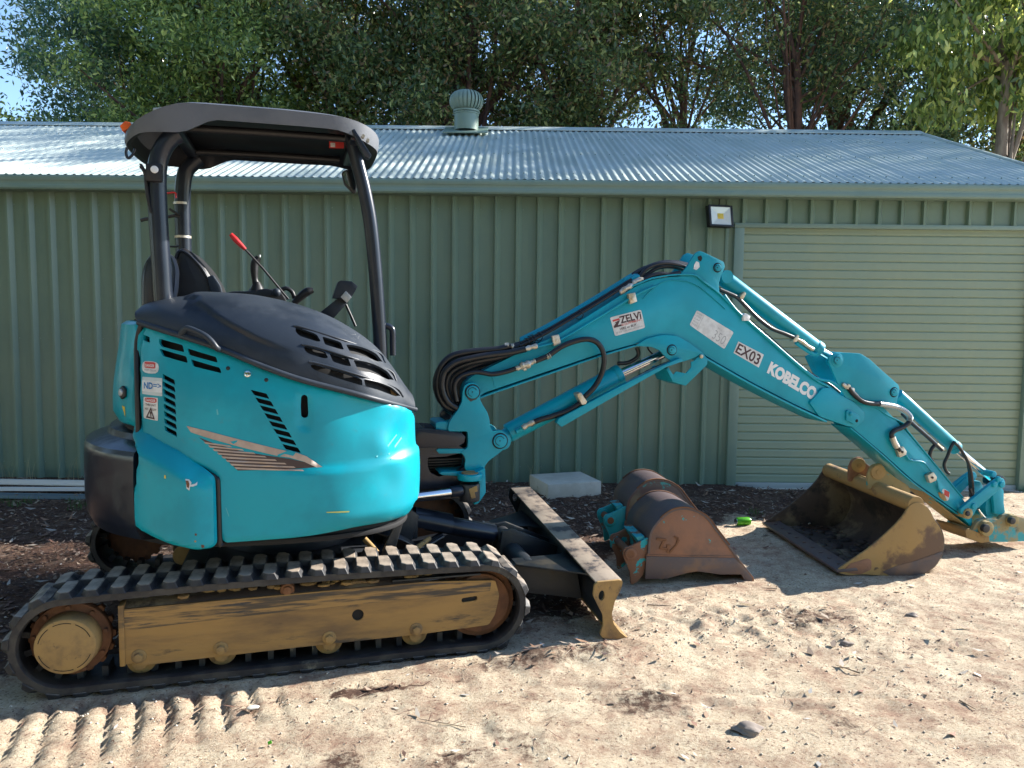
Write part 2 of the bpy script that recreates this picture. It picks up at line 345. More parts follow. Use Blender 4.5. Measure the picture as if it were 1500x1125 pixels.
def quadmap(fr, q, c):
    """q = pixel corners bottom-left, bottom-right, top-right, top-left on the plane y=c"""
    P = [P3(fr, u, v, c) for u, v in q]
    return lambda x, y: (1-x)*(1-y)*P[0]+x*(1-y)*P[1]+x*y*P[2]+(1-x)*y*P[3]
def surfquad(sf, q, lift):
    P = [sf.inv(u, v) for u, v in q]
    def g(x, y):
        s = (1-x)*(1-y)*P[0]+x*(1-y)*P[1]+x*y*P[2]+(1-x)*y*P[3]; return sf.f(*s)+sf.nrm(*s)*lift
    return g
def patch(name, g, m, parent, r=0.08, asp=1.0, n=6, extra=None):
    """thin rounded sticker on a mapped unit square"""
    poly = fillet([(0, 0), (1, 0), (1, 1), (0, 1)], r, 3)
    V, T, rim, _ = triangulate(poly, [], 0.2); v = [g(x, y) for x, y in V]
    return raw(name, v, T, m, parent)
# ================================================================== EXCAVATOR
ex = empty('mini_excavator', tuple(E.o), E.yaw, label='teal mini excavator with black canopy, its boom stretched out to the right', cat='excavator')
def part(name, parent=None, label=None):
    o = empty(name, (0, 0, 0)); o.parent = parent if parent is not None else ex
    if label: o['label'] = label
    return o
def grid(name, f, s0, s1, t0, t1, ns, nt, m, parent, th=0.012, flip=1, close=True):
    P = []
    for i in range(ns+1):
        for j in range(nt+1): P.append(np.array(f(s0+(s1-s0)*i/ns, t0+(t1-t0)*j/nt), float))
    G = np.array(P).reshape(ns+1, nt+1, 3); du = np.gradient(G, axis=0); dv = np.gradient(G, axis=1)
    n = np.cross(du, dv); n /= np.linalg.norm(n, axis=2)[..., None]+1e-9
    Q = (G-n*th*flip).reshape(-1, 3); N = len(P); fc = []
    idx = lambda i, j: i*(nt+1)+j
    for i in range(ns):
        for j in range(nt):
            q = (idx(i, j), idx(i+1, j), idx(i+1, j+1), idx(i, j+1))
            if flip < 0: q = q[::-1]
            fc.append(q); fc.append(tuple(k+N for k in q[::-1]))
    rim = [(idx(i, 0), idx(i+1, 0)) for i in range(ns)]+[(idx(ns, j), idx(ns, j+1)) for j in range(nt)]+[(idx(i+1, nt), idx(i, nt)) for i in range(ns)]+[(idx(0, j+1), idx(0, j)) for j in range(nt)]
    for a, b in rim: fc.append((b, a, a+N, b+N) if flip > 0 else (a, b, b+N, a+N))
    return raw(name, P+list(Q), fc, m, parent, True, 45)
class Curve:
    def __init__(s, pts):
        s.p = np.array(catmull(pts, 12)); d = np.linalg.norm(np.diff(s.p, axis=0), axis=1); s.s = np.r_[0, np.cumsum(d)]; s.len = s.s[-1]
    def at(s, a): return np.array([np.interp(a, s.s, s.p[:, 0]), np.interp(a, s.s, s.p[:, 1])])
    def nrm(s, a):
        d = s.at(min(a+0.02, s.len))-s.at(max(a-0.02, 0)); d /= np.linalg.norm(d)+1e-9; return np.array([d[1], -d[0]])
def smooth(x, a, b):
    t = min(1, max(0, (x-a)/(b-a))); return t*t*(3-2*t)

# ---------------- undercarriage: two crawler tracks
def belt_path(n=150):
    A = (-0.862, 0.212, 0.200); B = (0.862, 0.214, 0.203)      # rear sprocket wrap, front idler wrap: x, z, radius (outer face of belt)
    pts = []
    for k in range(25): a = math.pi/2+math.pi*k/24; pts.append((A[0]+A[2]*math.cos(a)*1.02, A[1]+A[2]*math.sin(a)))
    for k in range(1, 12): t = k/12; pts.append((A[0]+(B[0]-A[0])*t, 0.012+0.002*math.sin(t*9)))
    for k in range(25): a = -math.pi/2+math.pi*k/24; pts.append((B[0]+B[2]*math.cos(a), B[1]+B[2]*math.sin(a)))
    for k in range(1, 12):
        t = k/12; z = (B[1]+B[2])*(1-t)+(A[1]+A[2])*t; pts.append((B[0]+(A[0]-B[0])*t, z+0.014*math.sin(math.pi*t)))
    P = np.array(pts); Q = np.r_[P, P[:1]]; d = np.linalg.norm(np.diff(Q, axis=0), axis=1); s = np.r_[0, np.cumsum(d)]
    S = np.linspace(0, s[-1], n, endpoint=False); return np.c_[np.interp(S, s, Q[:, 0]), np.interp(S, s, Q[:, 1])], s[-1]
BP, BLEN = belt_path()
def make_lug_mesh():
    bm = bmesh.new()
    # lug in local frame: x along belt, y across, z outward; chevron-like block with sloped flanks
    lo = [(-0.041, -0.075), (0.041, -0.075), (0.047, 0.055), (0.014, 0.085), (-0.034, 0.085), (-0.046, 0.03)]
    hi = [(-0.023, -0.072), (0.023, -0.072), (0.028, 0.050), (0.010, 0.075), (-0.020, 0.075), (-0.027, 0.028)]
    a = [bm.verts.new((x, y, -0.004)) for x, y in lo]; b = [bm.verts.new((x, y, 0.024)) for x, y in hi]
    bm.faces.new(a[::-1]); bm.faces.new(b)
    for i in range(6): bm.faces.new((a[i], a[(i+1) % 6], b[(i+1) % 6], b[i]))
    bmesh.ops.recalc_face_normals(bm, faces=bm.faces); bmesh.ops.bevel(bm, geom=list(bm.edges), offset=0.0025, segments=1, affect='EDGES')
    me = bpy.data.meshes.new('lug'); bm.to_mesh(me); bm.free(); me.materials.append(M['rubber']); return me
LUG = make_lug_mesh()
def build_track(y0, sgn, dz, full):
    """y0: outer face of the belt, sgn +1 when the belt extends towards +y from it"""
    tr = part('crawler_track'); tr.location.z = dz
    n = len(BP); Wd = 0.30; v = []; f = []
    T = np.roll(BP, -1, 0)-np.roll(BP, 1, 0); T /= np.linalg.norm(T, axis=1)[:, None]; Nn = np.c_[T[:, 1], -T[:, 0]]
    ya, yb = (y0, y0+Wd) if sgn > 0 else (y0-Wd, y0)
    prof = [(0, ya), (0, yb), (-0.028, yb), (-0.034, yb-0.02), (-0.022, yb-0.05), (-0.022, ya+0.05), (-0.034, ya+0.02), (-0.028, ya)]
    for i in range(n):
        for o, y in prof:
            p = BP[i]+Nn[i]*o; v.append((p[0], y, p[1]))
    k = len(prof)
    for i in range(n):
        j = (i+1) % n
        for a in range(k): b = (a+1) % k; f.append((i*k+a, i*k+b, j*k+b, j*k+a))
    raw('rubber_belt', v, f, M['belt'], tr, True, 40)
    # inner drive lugs, one joined strip
    bm = bmesh.new(); yc = (ya+yb)/2
    for i in range(0, n, 3):
        p = BP[i]-Nn[i]*0.045; bx = Matrix.Translation((p[0], 0, p[1])) @ Matrix(((T[i][0], 0, Nn[i][0], 0), (0, 1, 0, 0), (T[i][1], 0, Nn[i][1], 0), (0, 0, 0, 1)))
        bm_box(bm, -0.012, 0.012, yc-0.055, yc+0.055, -0.02, 0.024, bx)
    tag(fin('drive_lugs', bm, M['belt'], tr), kind='stuff')
    cnt = 48; step = n/cnt
    for r in range(2):
        for i in range(cnt):
            q = (i+(0.5 if r else 0))*step; a = int(q) % n; b = (a+1) % n; t = q-int(q)
            p = BP[a]*(1-t)+BP[b]*t; d = T[a]*(1-t)+T[b]*t; d /= np.linalg.norm(d); nn = np.array([d[1], -d[0]])
            yc2 = ya+0.078 if r == 0 else yb-0.078
            o = bpy.data.objects.new('lug', LUG); C.objects.link(o); o.parent = tr; s = 1 if r == 0 else -1
            X = Vector((d[0], 0, d[1]))*s; Z = Vector((nn[0], 0, nn[1])); Y = Z.cross(X)
            mt = Matrix((X, Y, Z)).transposed().to_4x4(); mt.translation = Vector((p[0], yc2, p[1])); o.matrix_local = mt
    yo = y0+0.02*sgn
    def hub(name, x, z, r, a, b, m, nn=32, bev=0.006, r1=None):
        return cyl(name, (x, y0+a*sgn, z), (x, y0+b*sgn, z), r, m, tr, r1=r1, n=nn, bevel=bev)
    # sprocket with teeth, final-drive drum
    SX, SZ = -0.862, 0.212; bm = bmesh.new(); pts = []
    for i in range(16):
        a = 2*math.pi*i/16
        for da, rr in ((-0.13, 0.146), (-0.06, 0.164), (0.06, 0.164), (0.13, 0.146)): pts.append((SX+rr*math.cos(a+da), SZ+rr*math.sin(a+da)))
    prism(bm, pts, min(y0+0.11*sgn, y0+0.14*sgn), 0.03); fin('sprocket', bm, M['rust'], tr, 0.002)
    hub('sprocket_flange', SX, SZ, 0.152, 0.085, 0.118, M['rust'], 40)
    hub('drive_drum', SX, SZ, 0.114, 0.0, 0.09, M['mud_plain'], 40, 0.010, 0.120) if sgn < 0 else hub('drive_drum', SX, SZ, 0.120, 0.09, 0.0, M['mud_plain'], 40, 0.010, 0.114)
    for i in range(9):
        a = 2*math.pi*i/9+0.2; x = SX+0.135*math.cos(a); z = SZ+0.135*math.sin(a)
        cyl('bolt', (x, y0+0.070*sgn, z), (x, y0+0.09*sgn, z), 0.009, M['rust'], tr, n=6)
    bm = bmesh.new()                                                    # arc groove marks on the drum cover
    for a0, a1 in ((0.35, 1.15), (1.3, 2.0), (2.2, 2.9), (3.4, 4.1), (4.25, 5.0), (5.15, 5.9)):
        for i in range(8):
            a = a0+(a1-a0)*i/8; b = a0+(a1-a0)*(i+1)/8; vs = []
            for an, rr in ((a, 0.0905), (b, 0.0905), (b, 0.0935), (a, 0.0935)): vs.append(bm.verts.new((SX+(rr+.006)*math.cos(an), y0-0.0012*sgn, SZ+(rr+.006)*math.sin(an))))
            bm.faces.new(vs)
    fin('drum_groove', bm, M['void'], tr)
    # idler
    hub('idler', 0.862, 0.214, 0.168, 0.09, 0.20, M['rust'], 40); hub('idler_rim', 0.862, 0.214, 0.140, 0.065, 0.10, M['rust'], 40)
    hub('idler_hub', 0.862, 0.214, 0.06, 0.052, 0.09, M['mud_plain'])
    for x in (-0.60, -0.28, 0.17, 0.555):
        hub('track_roller', x, 0.092, 0.060, 0.085, 0.215, M['mud_plain'], 28, 0.008); hub('roller_boss', x, 0.092, 0.030, 0.05, 0.09, M['mud_plain'])
        bx = cyl('roller_bolt', (x, y0+0.012*sgn, 0.130), (x, y0+0.06*sgn, 0.130), 0.019, M['mud_plain'], tr, n=6, bevel=0.003)
        bx2 = cyl('bolt_washer', (x, y0+0.030*sgn, 0.130), (x, y0+0.055*sgn, 0.130), 0.032, M['mud_plain'], tr, n=9, bevel=0.006)
    hub('carrier_roller', -0.005, 0.356, 0.030, 0.045, 0.20, M['rust'], 20, 0.004); hub('carrier_cap', -0.005, 0.356, 0.020, 0.035, 0.05, M['rust'], 16)
    return tr
track_near = build_track(-0.775, 1, 0.0, True)
track_far = build_track(0.775, -1, 0.07, False)
# side frame of the near track, with its holes
def side_frame(y0, sgn, tr):
    outer = fillet([(-0.665, 0.335), (0.33, 0.345), (0.60, 0.348), (0.925, 0.328), (0.945, 0.255), (0.925, 0.165), (0.895, 0.118), (0.60, 0.106), (0.0, 0.100), (-0.60, 0.090), (-0.61, 0.105), (-0.66, 0.10)], 0.012, 3)
    holes = [circ(0.295, 0.222, 0.026, 18), fillet([(0.765, 0.235), (0.84, 0.240), (0.84, 0.262), (0.765, 0.257)], 0.012, 4)]
    for q, (hx, hz, hr) in enumerate(((0.295, 0.222, 0.03), (0.80, 0.25, 0.05))): plate('hole_shade_disc', circ(hx, hz, hr, 16), min(y0+0.0455*sgn, y0+0.0465*sgn), 0.001, M['void'], tr, 0)  # black discs paint the shade seen through the frame holes
    c = y0+0.035*sgn if sgn > 0 else y0-0.035-0.012
    holed_plate('side_frame', outer, holes, c, 0.012, M['mud'], tr)
    plate('scraped_band', [(-0.648, 0.245), (-0.20, 0.262), (0.30, 0.272), (0.70, 0.275), (0.90, 0.280), (0.905, 0.322), (0.60, 0.342), (0.33, 0.340), (-0.655, 0.329)], min(c, c+0.012)-0.001 if sgn > 0 else c+0.0118, 0.0012, M['mud_streak'], tr, 0)
    bm = bmesh.new(); s = sgn
    pr = [(0.047, 0.335), (0.075, 0.352), (0.20, 0.360), (0.20, 0.11), (0.047, 0.11)]
    a = [bm.verts.new((-0.655, y0+s*p, z)) for p, z in pr]; b = [bm.verts.new((0.60, y0+s*p, z+0.012)) for p, z in pr]
    bm.faces.new(a); bm.faces.new(b[::-1])
    for i in range(5): bm.faces.new((a[i], b[i], b[(i+1) % 5], a[(i+1) % 5]))
    fin('frame_box', bm, M['mud_dark'], tr)
    box('guard_plate', 0.45, 0.86, min(y0+0.05*s, y0+0.15*s), max(y0+0.05*s, y0+0.15*s), 0.352, 0.362, M['blade'], tr, 0.003)
    box('frame_edge', -0.672, -0.650, min(y0+0.028*s, y0+0.12*s), max(y0+0.028*s, y0+0.12*s), 0.095, 0.355, M['mud'], tr, 0.004)
    bm = bmesh.new(); r = random.Random(3)                               # clods of dried mud lying on the frame
    for i in range(46):
        x = r.uniform(-0.5, 0.62); y = y0+s*r.uniform(0.06, 0.15); d = r.uniform(0.008, 0.028)
        bmesh.ops.create_icosphere(bm, subdivisions=1, radius=d, matrix=Matrix.Translation((x, y, 0.362)) @ Matrix.Diagonal((r.uniform(.8, 2), 1, r.uniform(.4, .9), 1)))
    tag(fin('mud_clods', bm, M['mud_plain'], tr, smooth=False), kind='stuff')
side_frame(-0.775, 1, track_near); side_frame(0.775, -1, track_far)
# centre chassis
ch = part('chassis')
box('cross_member', -0.38, 0.42, -0.56, 0.56, 0.24, 0.40, M['blade'], ch, 0.01)
box('belly_plate', -0.50, 0.50, -0.36, 0.36, 0.20, 0.36, M['blade'], ch, 0.02)
cyl('slew_ring', (0, 0, 0.40), (0, 0, 0.50), 0.34, M['blade'], ch, n=48, bevel=0.008)
cyl('slew_ring_top', (0, 0, 0.495), (0, 0, 0.575), 0.38, M['void'], ch, n=48, bevel=0.008)
for sy in (-1, 1):
    for x in (-0.32, 0.34):
        bm = bmesh.new(); bm_box(bm, x-0.05, x+0.05, min(sy*0.34, sy*0.62), max(sy*0.34, sy*0.62), 0.26, 0.36); fin('leg_beam', bm, M['mud'], ch, 0.01)

# ---------------- upper body plan curves
PC = Curve([(-0.60, 0.60), (-0.74, 0.35), (-0.79, 0.05), (-0.775, -0.22), (-0.72, -0.42), (-0.62, -0.57), (-0.47, -0.685), (-0.27, -0.745), (0.0, -0.765), (0.2, -0.75), (0.37, -0.70), (0.49, -0.62), (0.565, -0.51), (0.60, -0.38), (0.60, -0.2), (0.60, 0.02)])
def s_of(curve, x, y):
    return curve.s[int(np.argmin(((curve.p-np.array([x, y]))**2).sum(1)))]
def door_bulge(s, z):
    # shoulder under the stripe, tucks in towards the bottom edge and the top
    x = PC.at(s)[0]; fr = smooth(x, 0.0, 0.35)
    g = 0.010*math.exp(-((z-0.80)/0.16)**2)
    line = 0.885+0.03*smooth(x, 0.2, 0.6)
    g += 0.016*(1-smooth(z, line-0.012, line+0.018))*smooth(x, -0.15, 0.25)
    g -= 0.045*smooth(z, 1.15, 1.55)
    g -= 0.05*smooth(-z, -0.68, -0.57)*fr
    return g
def side_f(s, z):
    c = PC.at(s); n = PC.nrm(s); g = door_bulge(s, z); return np.array([c[0]+n[0]*g, c[1]+n[1]*g, z])
SN0 = s_of(PC, -0.79, 0.05)
SIDE = Surf(E, side_f, SN0, PC.len, 0.5, 1.7)
# black filler inside the panels, paints shade into their gaps and vents
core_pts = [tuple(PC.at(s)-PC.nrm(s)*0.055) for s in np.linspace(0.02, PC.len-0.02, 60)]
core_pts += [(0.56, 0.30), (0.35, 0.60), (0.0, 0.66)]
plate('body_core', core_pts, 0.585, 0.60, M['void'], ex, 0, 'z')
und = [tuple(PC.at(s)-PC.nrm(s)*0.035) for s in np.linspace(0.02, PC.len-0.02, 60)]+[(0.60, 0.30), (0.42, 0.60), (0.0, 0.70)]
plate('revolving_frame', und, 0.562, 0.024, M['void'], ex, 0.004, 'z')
# far side of the body and the operator's floor
box('operator_floor', -0.05, 0.60, -0.02, 0.70, 0.60, 0.74, M['black'], ex, 0.02)
def far_f(s, z):
    c = FC.at(s); n = FC.nrm(s); return np.array([c[0]-n[0]*0, c[1], z])
FC = Curve([(-0.70, 0.42), (-0.60, 0.58), (-0.42, 0.70), (-0.1, 0.765), (0.25, 0.76), (0.52, 0.68), (0.62, 0.5)])
grid('far_side_panel', far_f, 0.0, FC.len*0.62, 0.60, 1.12, 30, 6, M['teal'], ex, 0.02, flip=-1)

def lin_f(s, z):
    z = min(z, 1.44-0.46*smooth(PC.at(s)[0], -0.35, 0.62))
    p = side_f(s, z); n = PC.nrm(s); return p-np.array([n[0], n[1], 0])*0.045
grid('door_shade_sheet', lin_f, SN0, PC.len-0.02, 0.60, 1.44, 60, 8, M['void'], ex, 0.004)  # black sheet behind the door vents, shade painted in
# ---------------- engine door
door_px = [(213, 474), (207, 492), (203.5, 512), (204, 560), (206, 620), (209, 638), (244, 658), (300, 686), (316, 697), (321, 712), (323, 790), (330, 796), (400, 791), (460, 785), (516, 775), (556, 768), (583, 761), (598, 750), (607, 738), (617, 722), (616, 700), (613, 665), (614, 640), (611, 612), (604, 600), (560, 588), (496, 571), (442, 558), (390, 540), (330, 516), (290, 501), (240, 484)]
door_poly = fillet(SIDE.poly(door_px), 0.01, 3)
def slot(cs, r=0.006): return fillet(SIDE.poly(cs), r, 2)
z2 = lambda L: [(100+a/2.778, 420+b/2.778) for a, b in L]
z6 = lambda L: [(180+a/4.6875, 420+b/4.6875) for a, b in L]
holes = []
holes.append(slot(z6([(250, 355), (410, 400), (422, 450), (265, 410), (247, 385)])))
holes.append(slot(z6([(250, 424), (435, 478), (446, 524), (272, 474)])))
holes.append(slot(z6([(440, 422), (640, 482), (651, 522), (455, 468)])))
holes.append(slot(z6([(466, 498), (665, 556), (678, 594), (482, 546)])))
holes.append(slot(z6([(140, 328), (182, 345), (186, 385), (140, 368)]), 0.003))
for i in range(8):
    y = 597+i*51; x = 271+i*2; holes.append(slot(z6([(x, y), (x+82, y+42), (x+88, y+78), (x+4, y+34)]), 0.004))
for i in range(8):
    a = 742+i*18.3; b = 419+i*31.5; holes.append(slot(z2([(a, b), (a+65, b+16), (a+77, b+38), (a+14, b+22)]), 0.004))
lx = z2([(948, 446), (960, 438), (974, 446), (978, 520), (974, 532), (960, 536), (948, 528), (946, 490)]); holes.append(slot(lx, 0.006))
dents = [(SIDE.inv(588, 640), 0.075, -0.016), (SIDE.inv(560, 655), 0.06, 0.010), (SIDE.inv(572, 705), 0.07, -0.014), (SIDE.inv(600, 690), 0.05, 0.009), (SIDE.inv(530, 600), 0.08, -0.007), (SIDE.inv(545, 735), 0.09, -0.008), (SIDE.inv(598, 735), 0.04, -0.008), (SIDE.inv(420, 610), 0.12, 0.003), (SIDE.inv(350, 760), 0.15, -0.004)]
latch_c = SIDE.inv(*z2([(962, 515)])[0]); lc_poly = [SIDE.inv(*q) for q in z2([(940, 440), (960, 425), (982, 440), (986, 575), (965, 592), (944, 575)])]
def door_disp(s, z):
    k = 0
    for c, r, a in dents:
        d2 = ((s-c[0])**2+(z-c[1])**2)/(r*r)
        if d2 < 9: k += a*math.exp(-d2)
    d = math.hypot(max(0, abs(s-latch_c[0])-0.010), max(0, abs(z-latch_c[1]+0.0)-0.055)); k -= 0.008*(1-smooth(d, 0.006, 0.022))
    return k
door = SIDE.panel('engine_door', door_poly, holes, M['teal'], ex, h=0.016, th=0.012, edge=0.010, disp=door_disp)
# door furniture
def sidepin(name, u, v, r, m, parent, lift=0.006, n=16):
    a = SIDE.inv(u, v); p = SIDE.f(*a)+SIDE.nrm(*a)*door_disp(*a); nn = SIDE.nrm(*a); return cyl(name, p-nn*0.004, p+nn*lift, r, m, parent, n=n, bevel=0.0015)
sidepin('door_lock', *z6([(857, 600)])[0], 0.0135, M['chrome'], door, 0.007)
sidepin('lock_ring', *z6([(857, 600)])[0], 0.019, M['teal'], door, 0.003)
for q in ((722, 560), (985, 640)): sidepin('rubber_plug', *z6([q])[0], 0.0085, M['black'], door, 0.002)
# stripe graphic: beige sweep over a brown field with thin beige lines
def surf_sheet(name, pts, lift, m, parent, sf=SIDE, h=0.02, disp=door_disp):
    poly = sf.poly(pts); V, T, rim, _ = triangulate(poly, [], h); v = [sf.f(a, b)+sf.nrm(a, b)*(lift+(disp(a, b) if disp else 0)) for a, b in V]
    return raw(name, v, T, m, parent, True)
surf_sheet('stripe_decal', z2([(530, 612), (600, 640), (700, 668), (800, 685), (900, 700), (970, 715), (1010, 735), (900, 742), (690, 748), (640, 700), (590, 655)]), 0.0012, M['stripe_dark'], door)
for i in range(8):
    t = (i+0.4)/8; y = 625+t*118; xl = 545+t*142; xr = 640+t*330+20*math.sin(t*3)
    surf_sheet('stripe_line', z2([(xl, y), (xr, y+16-6*t), (xr+8, y+22-6*t), (xl+8, y+8)]), 0.0022, M['stripe'], door, h=0.03)
surf_sheet('stripe_decal', z2([(482, 566), (560, 585), (700, 622), (860, 662), (930, 676), (970, 690), (1035, 734), (1010, 736), (960, 712), (900, 695), (850, 688), (700, 652), (560, 612), (500, 592)]), 0.0024, M['stripe'], door)
surf_sheet('paint_patch', z2([(660, 630), (690, 624), (686, 632), (672, 640)]), 0.0032, M['teal'], door)
surf_sheet('paint_patch', z2([(850, 684), (900, 664), (925, 676), (915, 688), (880, 680), (855, 692)]), 0.0032, M['teal'], door)
M['scratch'] = mat('scratched_paint', (0.10, 0.42, 0.46), 0.5); M['scratch_y'] = mat('yellow_scrape', (0.45, 0.45, 0.10), 0.6)
for L, m_ in (([(1250, 690), (1300, 640), (1345, 600), (1348, 604), (1302, 648), (1254, 694)], 'scratch'), ([(1300, 680), (1340, 640), (1365, 612), (1368, 616), (1342, 648), (1304, 684)], 'scratch'), ([(1050, 916), (1100, 914), (1145, 913), (1143, 918), (1098, 920), (1052, 920)], 'scratch_y'), ([(1312, 700), (1372, 676), (1374, 679), (1314, 704)], 'scratch'), ([(640, 900), (642, 899), (655, 935), (652, 936)], 'scratch'), ([(603, 500), (608, 498), (612, 520), (606, 522)], 'scratch')):
    surf_sheet('scratch', z2(L), 0.0014, M[m_], door, h=0)
# warning stickers
def sticker(q, m=M['sticker'], lift=0.0014, r=0.12, par=door, name='sticker', sf=SIDE): return patch(name, surfquad(sf, z2(q), lift), m, par, r)
def txt(s, q, m, lift=0.0024, par=door, bold=0.01, sf=SIDE): return text_on('lettering', s, surfquad(sf, z2(q), lift), m, par, bold)
sticker([(302, 350), (368, 356), (370, 306), (302, 300)], r=0.4); sticker([(312, 330), (356, 334), (356, 308), (312, 304)], M['redprint'], 0.002, 0.2)
txt('DANGER', [(316, 325), (352, 328), (352, 317), (316, 314)], M['white'], 0.0028); txt('KEEP CLEAR', [(312, 341), (360, 346), (360, 339), (312, 334)], M['grey_print'], 0.0022)
sticker([(302, 436), (383, 446), (383, 372), (302, 366)], M['galv'], 0.001, 0.05, name='tape'); sticker([(302, 424), (383, 432), (383, 386), (302, 380)], lift=0.002, r=0.05)
txt('ND', [(310, 414), (346, 418), (346, 390), (310, 388)], M['blueprint'], 0.003, bold=0.03); txt('\u2192' if False else '=>', [(348, 410), (380, 414), (380, 396), (348, 392)], M['blueprint'], 0.003)
sticker([(308, 534), (366, 546), (366, 452), (308, 448)], r=0.06); sticker([(313, 468), (361, 474), (361, 454), (313, 450)], M['redprint'], 0.002, 0.3)
txt('DANGER', [(317, 465), (357, 470), (357, 459), (317, 455)], M['white'], 0.0028); txt('THIS UNIT', [(316, 483), (358, 488), (358, 479), (316, 474)], M['maroon'], 0.0022)
txt('HOT     BELOW', [(314, 500), (360, 506), (360, 497), (314, 491)], M['maroon'], 0.0022)
tri = [SIDE.inv(*q) for q in z2([(318, 532), (354, 540), (337, 490)])]; tri2 = [SIDE.inv(*q) for q in z2([(325, 527), (347, 533), (337, 502)])]
V, T, rim, _ = triangulate(tri, [tri2], 0); raw('warning_triangle', [SIDE.f(a, b)+SIDE.nrm(a, b)*0.0026 for a, b in V], T, M['maroon'], door)
txt('!', [(334, 528), (341, 529), (341, 508), (334, 507)], M['maroon'], 0.0026, bold=0.03)
a_ = surf_sheet('sticker', [(608, 672), (614.5, 668), (616.5, 700), (610.5, 702)], 0.0016, M['sticker'], door, h=0)
surf_sheet('sticker_band', [(608.5, 675), (614.5, 672), (615.2, 680), (609.2, 682)], 0.0026, M['yellow'], door, h=0)
# rear teal panel beside the rubber seal
rear_poly = fillet(SIDE.poly([(187, 472), (203, 470), (198, 490), (195, 512), (195, 600), (198, 633), (180, 607), (178, 560), (177.5, 520), (180, 490)]), 0.012, 3)
rs = PC.s[0]+0.02
def rear_disp(s, z): return 0.0
rv = Surf(E, side_f, 0.02, PC.len, 0.5, 1.7)
r_in = rv.inv(203, 470)
def rpoly():
    s1 = SIDE.inv(197, 560)[0]; sl_ = lambda z: SIDE.inv(203-6*smooth(-z, -1.5, -1.38), 0+560)[0] if False else s1+0.012*smooth(z, 1.40, 1.5)
    zt = 1.50; zb = 1.10
    return fillet([(0.05, zb), (s1+0.004, zb-0.035), (s1, 1.38), (s1+0.020, zt-0.01), (s1-0.03, zt+0.015), (0.05, zt+0.02)], 0.03, 4)
rv.panel('rear_panel', rpoly(), [], M['teal'], ex, h=0.03, th=0.012, edge=0.025)
txt_s = SIDE.inv(179.5, 545)
# rear lamp (hexagonal dark fitting) on that panel and round sticker above
for (u, v, r, m_) in ((182, 575, 0.030, M['black']), (181.5, 575, 0.016, M['galv'])):
    a = SIDE.inv(u, v); p = SIDE.f(*a); nn = SIDE.nrm(*a); cyl('rear_fitting', p, p+nn*(0.012 if r > 0.02 else 0.018), r, m_, ex, n=6 if r > 0.02 else 12, bevel=0.003)
a = SIDE.inv(179.5, 532); cyl('rear_sticker', SIDE.f(*a), SIDE.f(*a)+SIDE.nrm(*a)*0.0015, 0.035, M['sticker'], ex, n=24)
surf_sheet('sticker', [(179, 594), (183.5, 596), (184, 611), (179.5, 608)], 0.0016, M['yellow'], ex, h=0, disp=None)
# rubber seal between the rear panel and the door
sp = [SIDE.inv(*q) for q in [(208, 468), (201, 490), (198.5, 512), (199.5, 560), (201, 620), (204.5, 641), (240, 662), (300, 692), (315, 701), (318.8, 712), (321, 790), (325, 800)]]
tube('door_seal', [SIDE.f(a, b)+SIDE.nrm(a, b)*(-0.006) for a, b in sp], 0.012, M['black'], ex, sm=4, n=8)

# ---------------- hood
seam_px = [(200, 462), (206, 474), (240, 485), (290, 501), (330, 515), (390, 540), (442, 558), (496, 572), (550, 586), (606, 601)]
crest_px = [(207, 452), (222, 443), (250, 436), (292, 432.5), (335, 434), (390, 438), (440, 447), (500, 472), (555, 512), (600, 574)]
crest_y = [-0.30, -0.33, -0.36, -0.39, -0.42, -0.43, -0.43, -0.41, -0.37, -0.33]
seamP = []
for q in seam_px:
    a = SIDE.inv(*q); p = SIDE.f(*a)+SIDE.nrm(*a)*0.008; seamP.append(p)
crestP = [P3(E, u, v, c) for (u, v), c in zip(crest_px, crest_y)]
backP = [np.array([p[0]*0.97, p[1]+0.26, p[2]-0.05]) for p in crestP]
HS = np.linspace(0, 1, len(seam_px))
def spl(P, s):
    n = len(P)-1; x = min(max(s, 0), 1)*n; i = min(int(x), n-1); t = x-i
    a = P[i-1] if i > 0 else 2*P[0]-P[1]; b = P[i]; c = P[i+1]; d = P[i+2] if i+2 <= n else 2*P[n]-P[n-1]
    return 0.5*((2*b)+(-a+c)*t+(2*a-5*b+4*c-d)*t*t+(-a+3*b-3*c+d)*t**3)
crease = None
def hood_f0(s, t):
    A = spl(seamP, s); B = spl(crestP, s)
    if t <= 1:
        th = t*math.pi/2; hh = 1-math.cos(th); vv = math.sin(th)**0.92; q = A.copy()
        q[:2] = A[:2]+(B[:2]-A[:2])*hh; q[2] = A[2]+(B[2]-A[2])*vv; return q
    D = spl(backP, s); k = t-1; q = B+(D-B)*k; q[2] = B[2]-(B[2]-D[2])*k*k*1.0; return q
HOOD0 = Surf(E, hood_f0, 0.0, 1.0, 0.02, 1.0)
cr = [HOOD0.inv(*q) for q in z2([(500, 40), (530, 75), (600, 125), (680, 172), (760, 212), (830, 238), (890, 256)])]
cr_s = np.array([c[0] for c in cr]); cr_t = np.array([c[1] for c in cr])
def hood_f(s, t):
    q = hood_f0(s, t)
    if cr_s[0]-0.03 < s < cr_s[-1]+0.05 and t <= 1.02:
        tc = np.interp(s, cr_s, cr_t); am = smooth(s, cr_s[0]-0.03, cr_s[0]+0.02)*(1-smooth(s, cr_s[-1]-0.15, cr_s[-1]+0.05))
        n = HOOD0.nrm(s, min(t, 0.97)); w_ = 0.035*(1-0.6*smooth(s, cr_s[0], cr_s[-1])); q = q+n*0.016*am*smooth(t, tc-w_, tc+w_)*(1-smooth(t, 0.96, 1.02))
    return q
HOOD = Surf(E, hood_f, 0.0, 1.0, 0.0, 1.55)
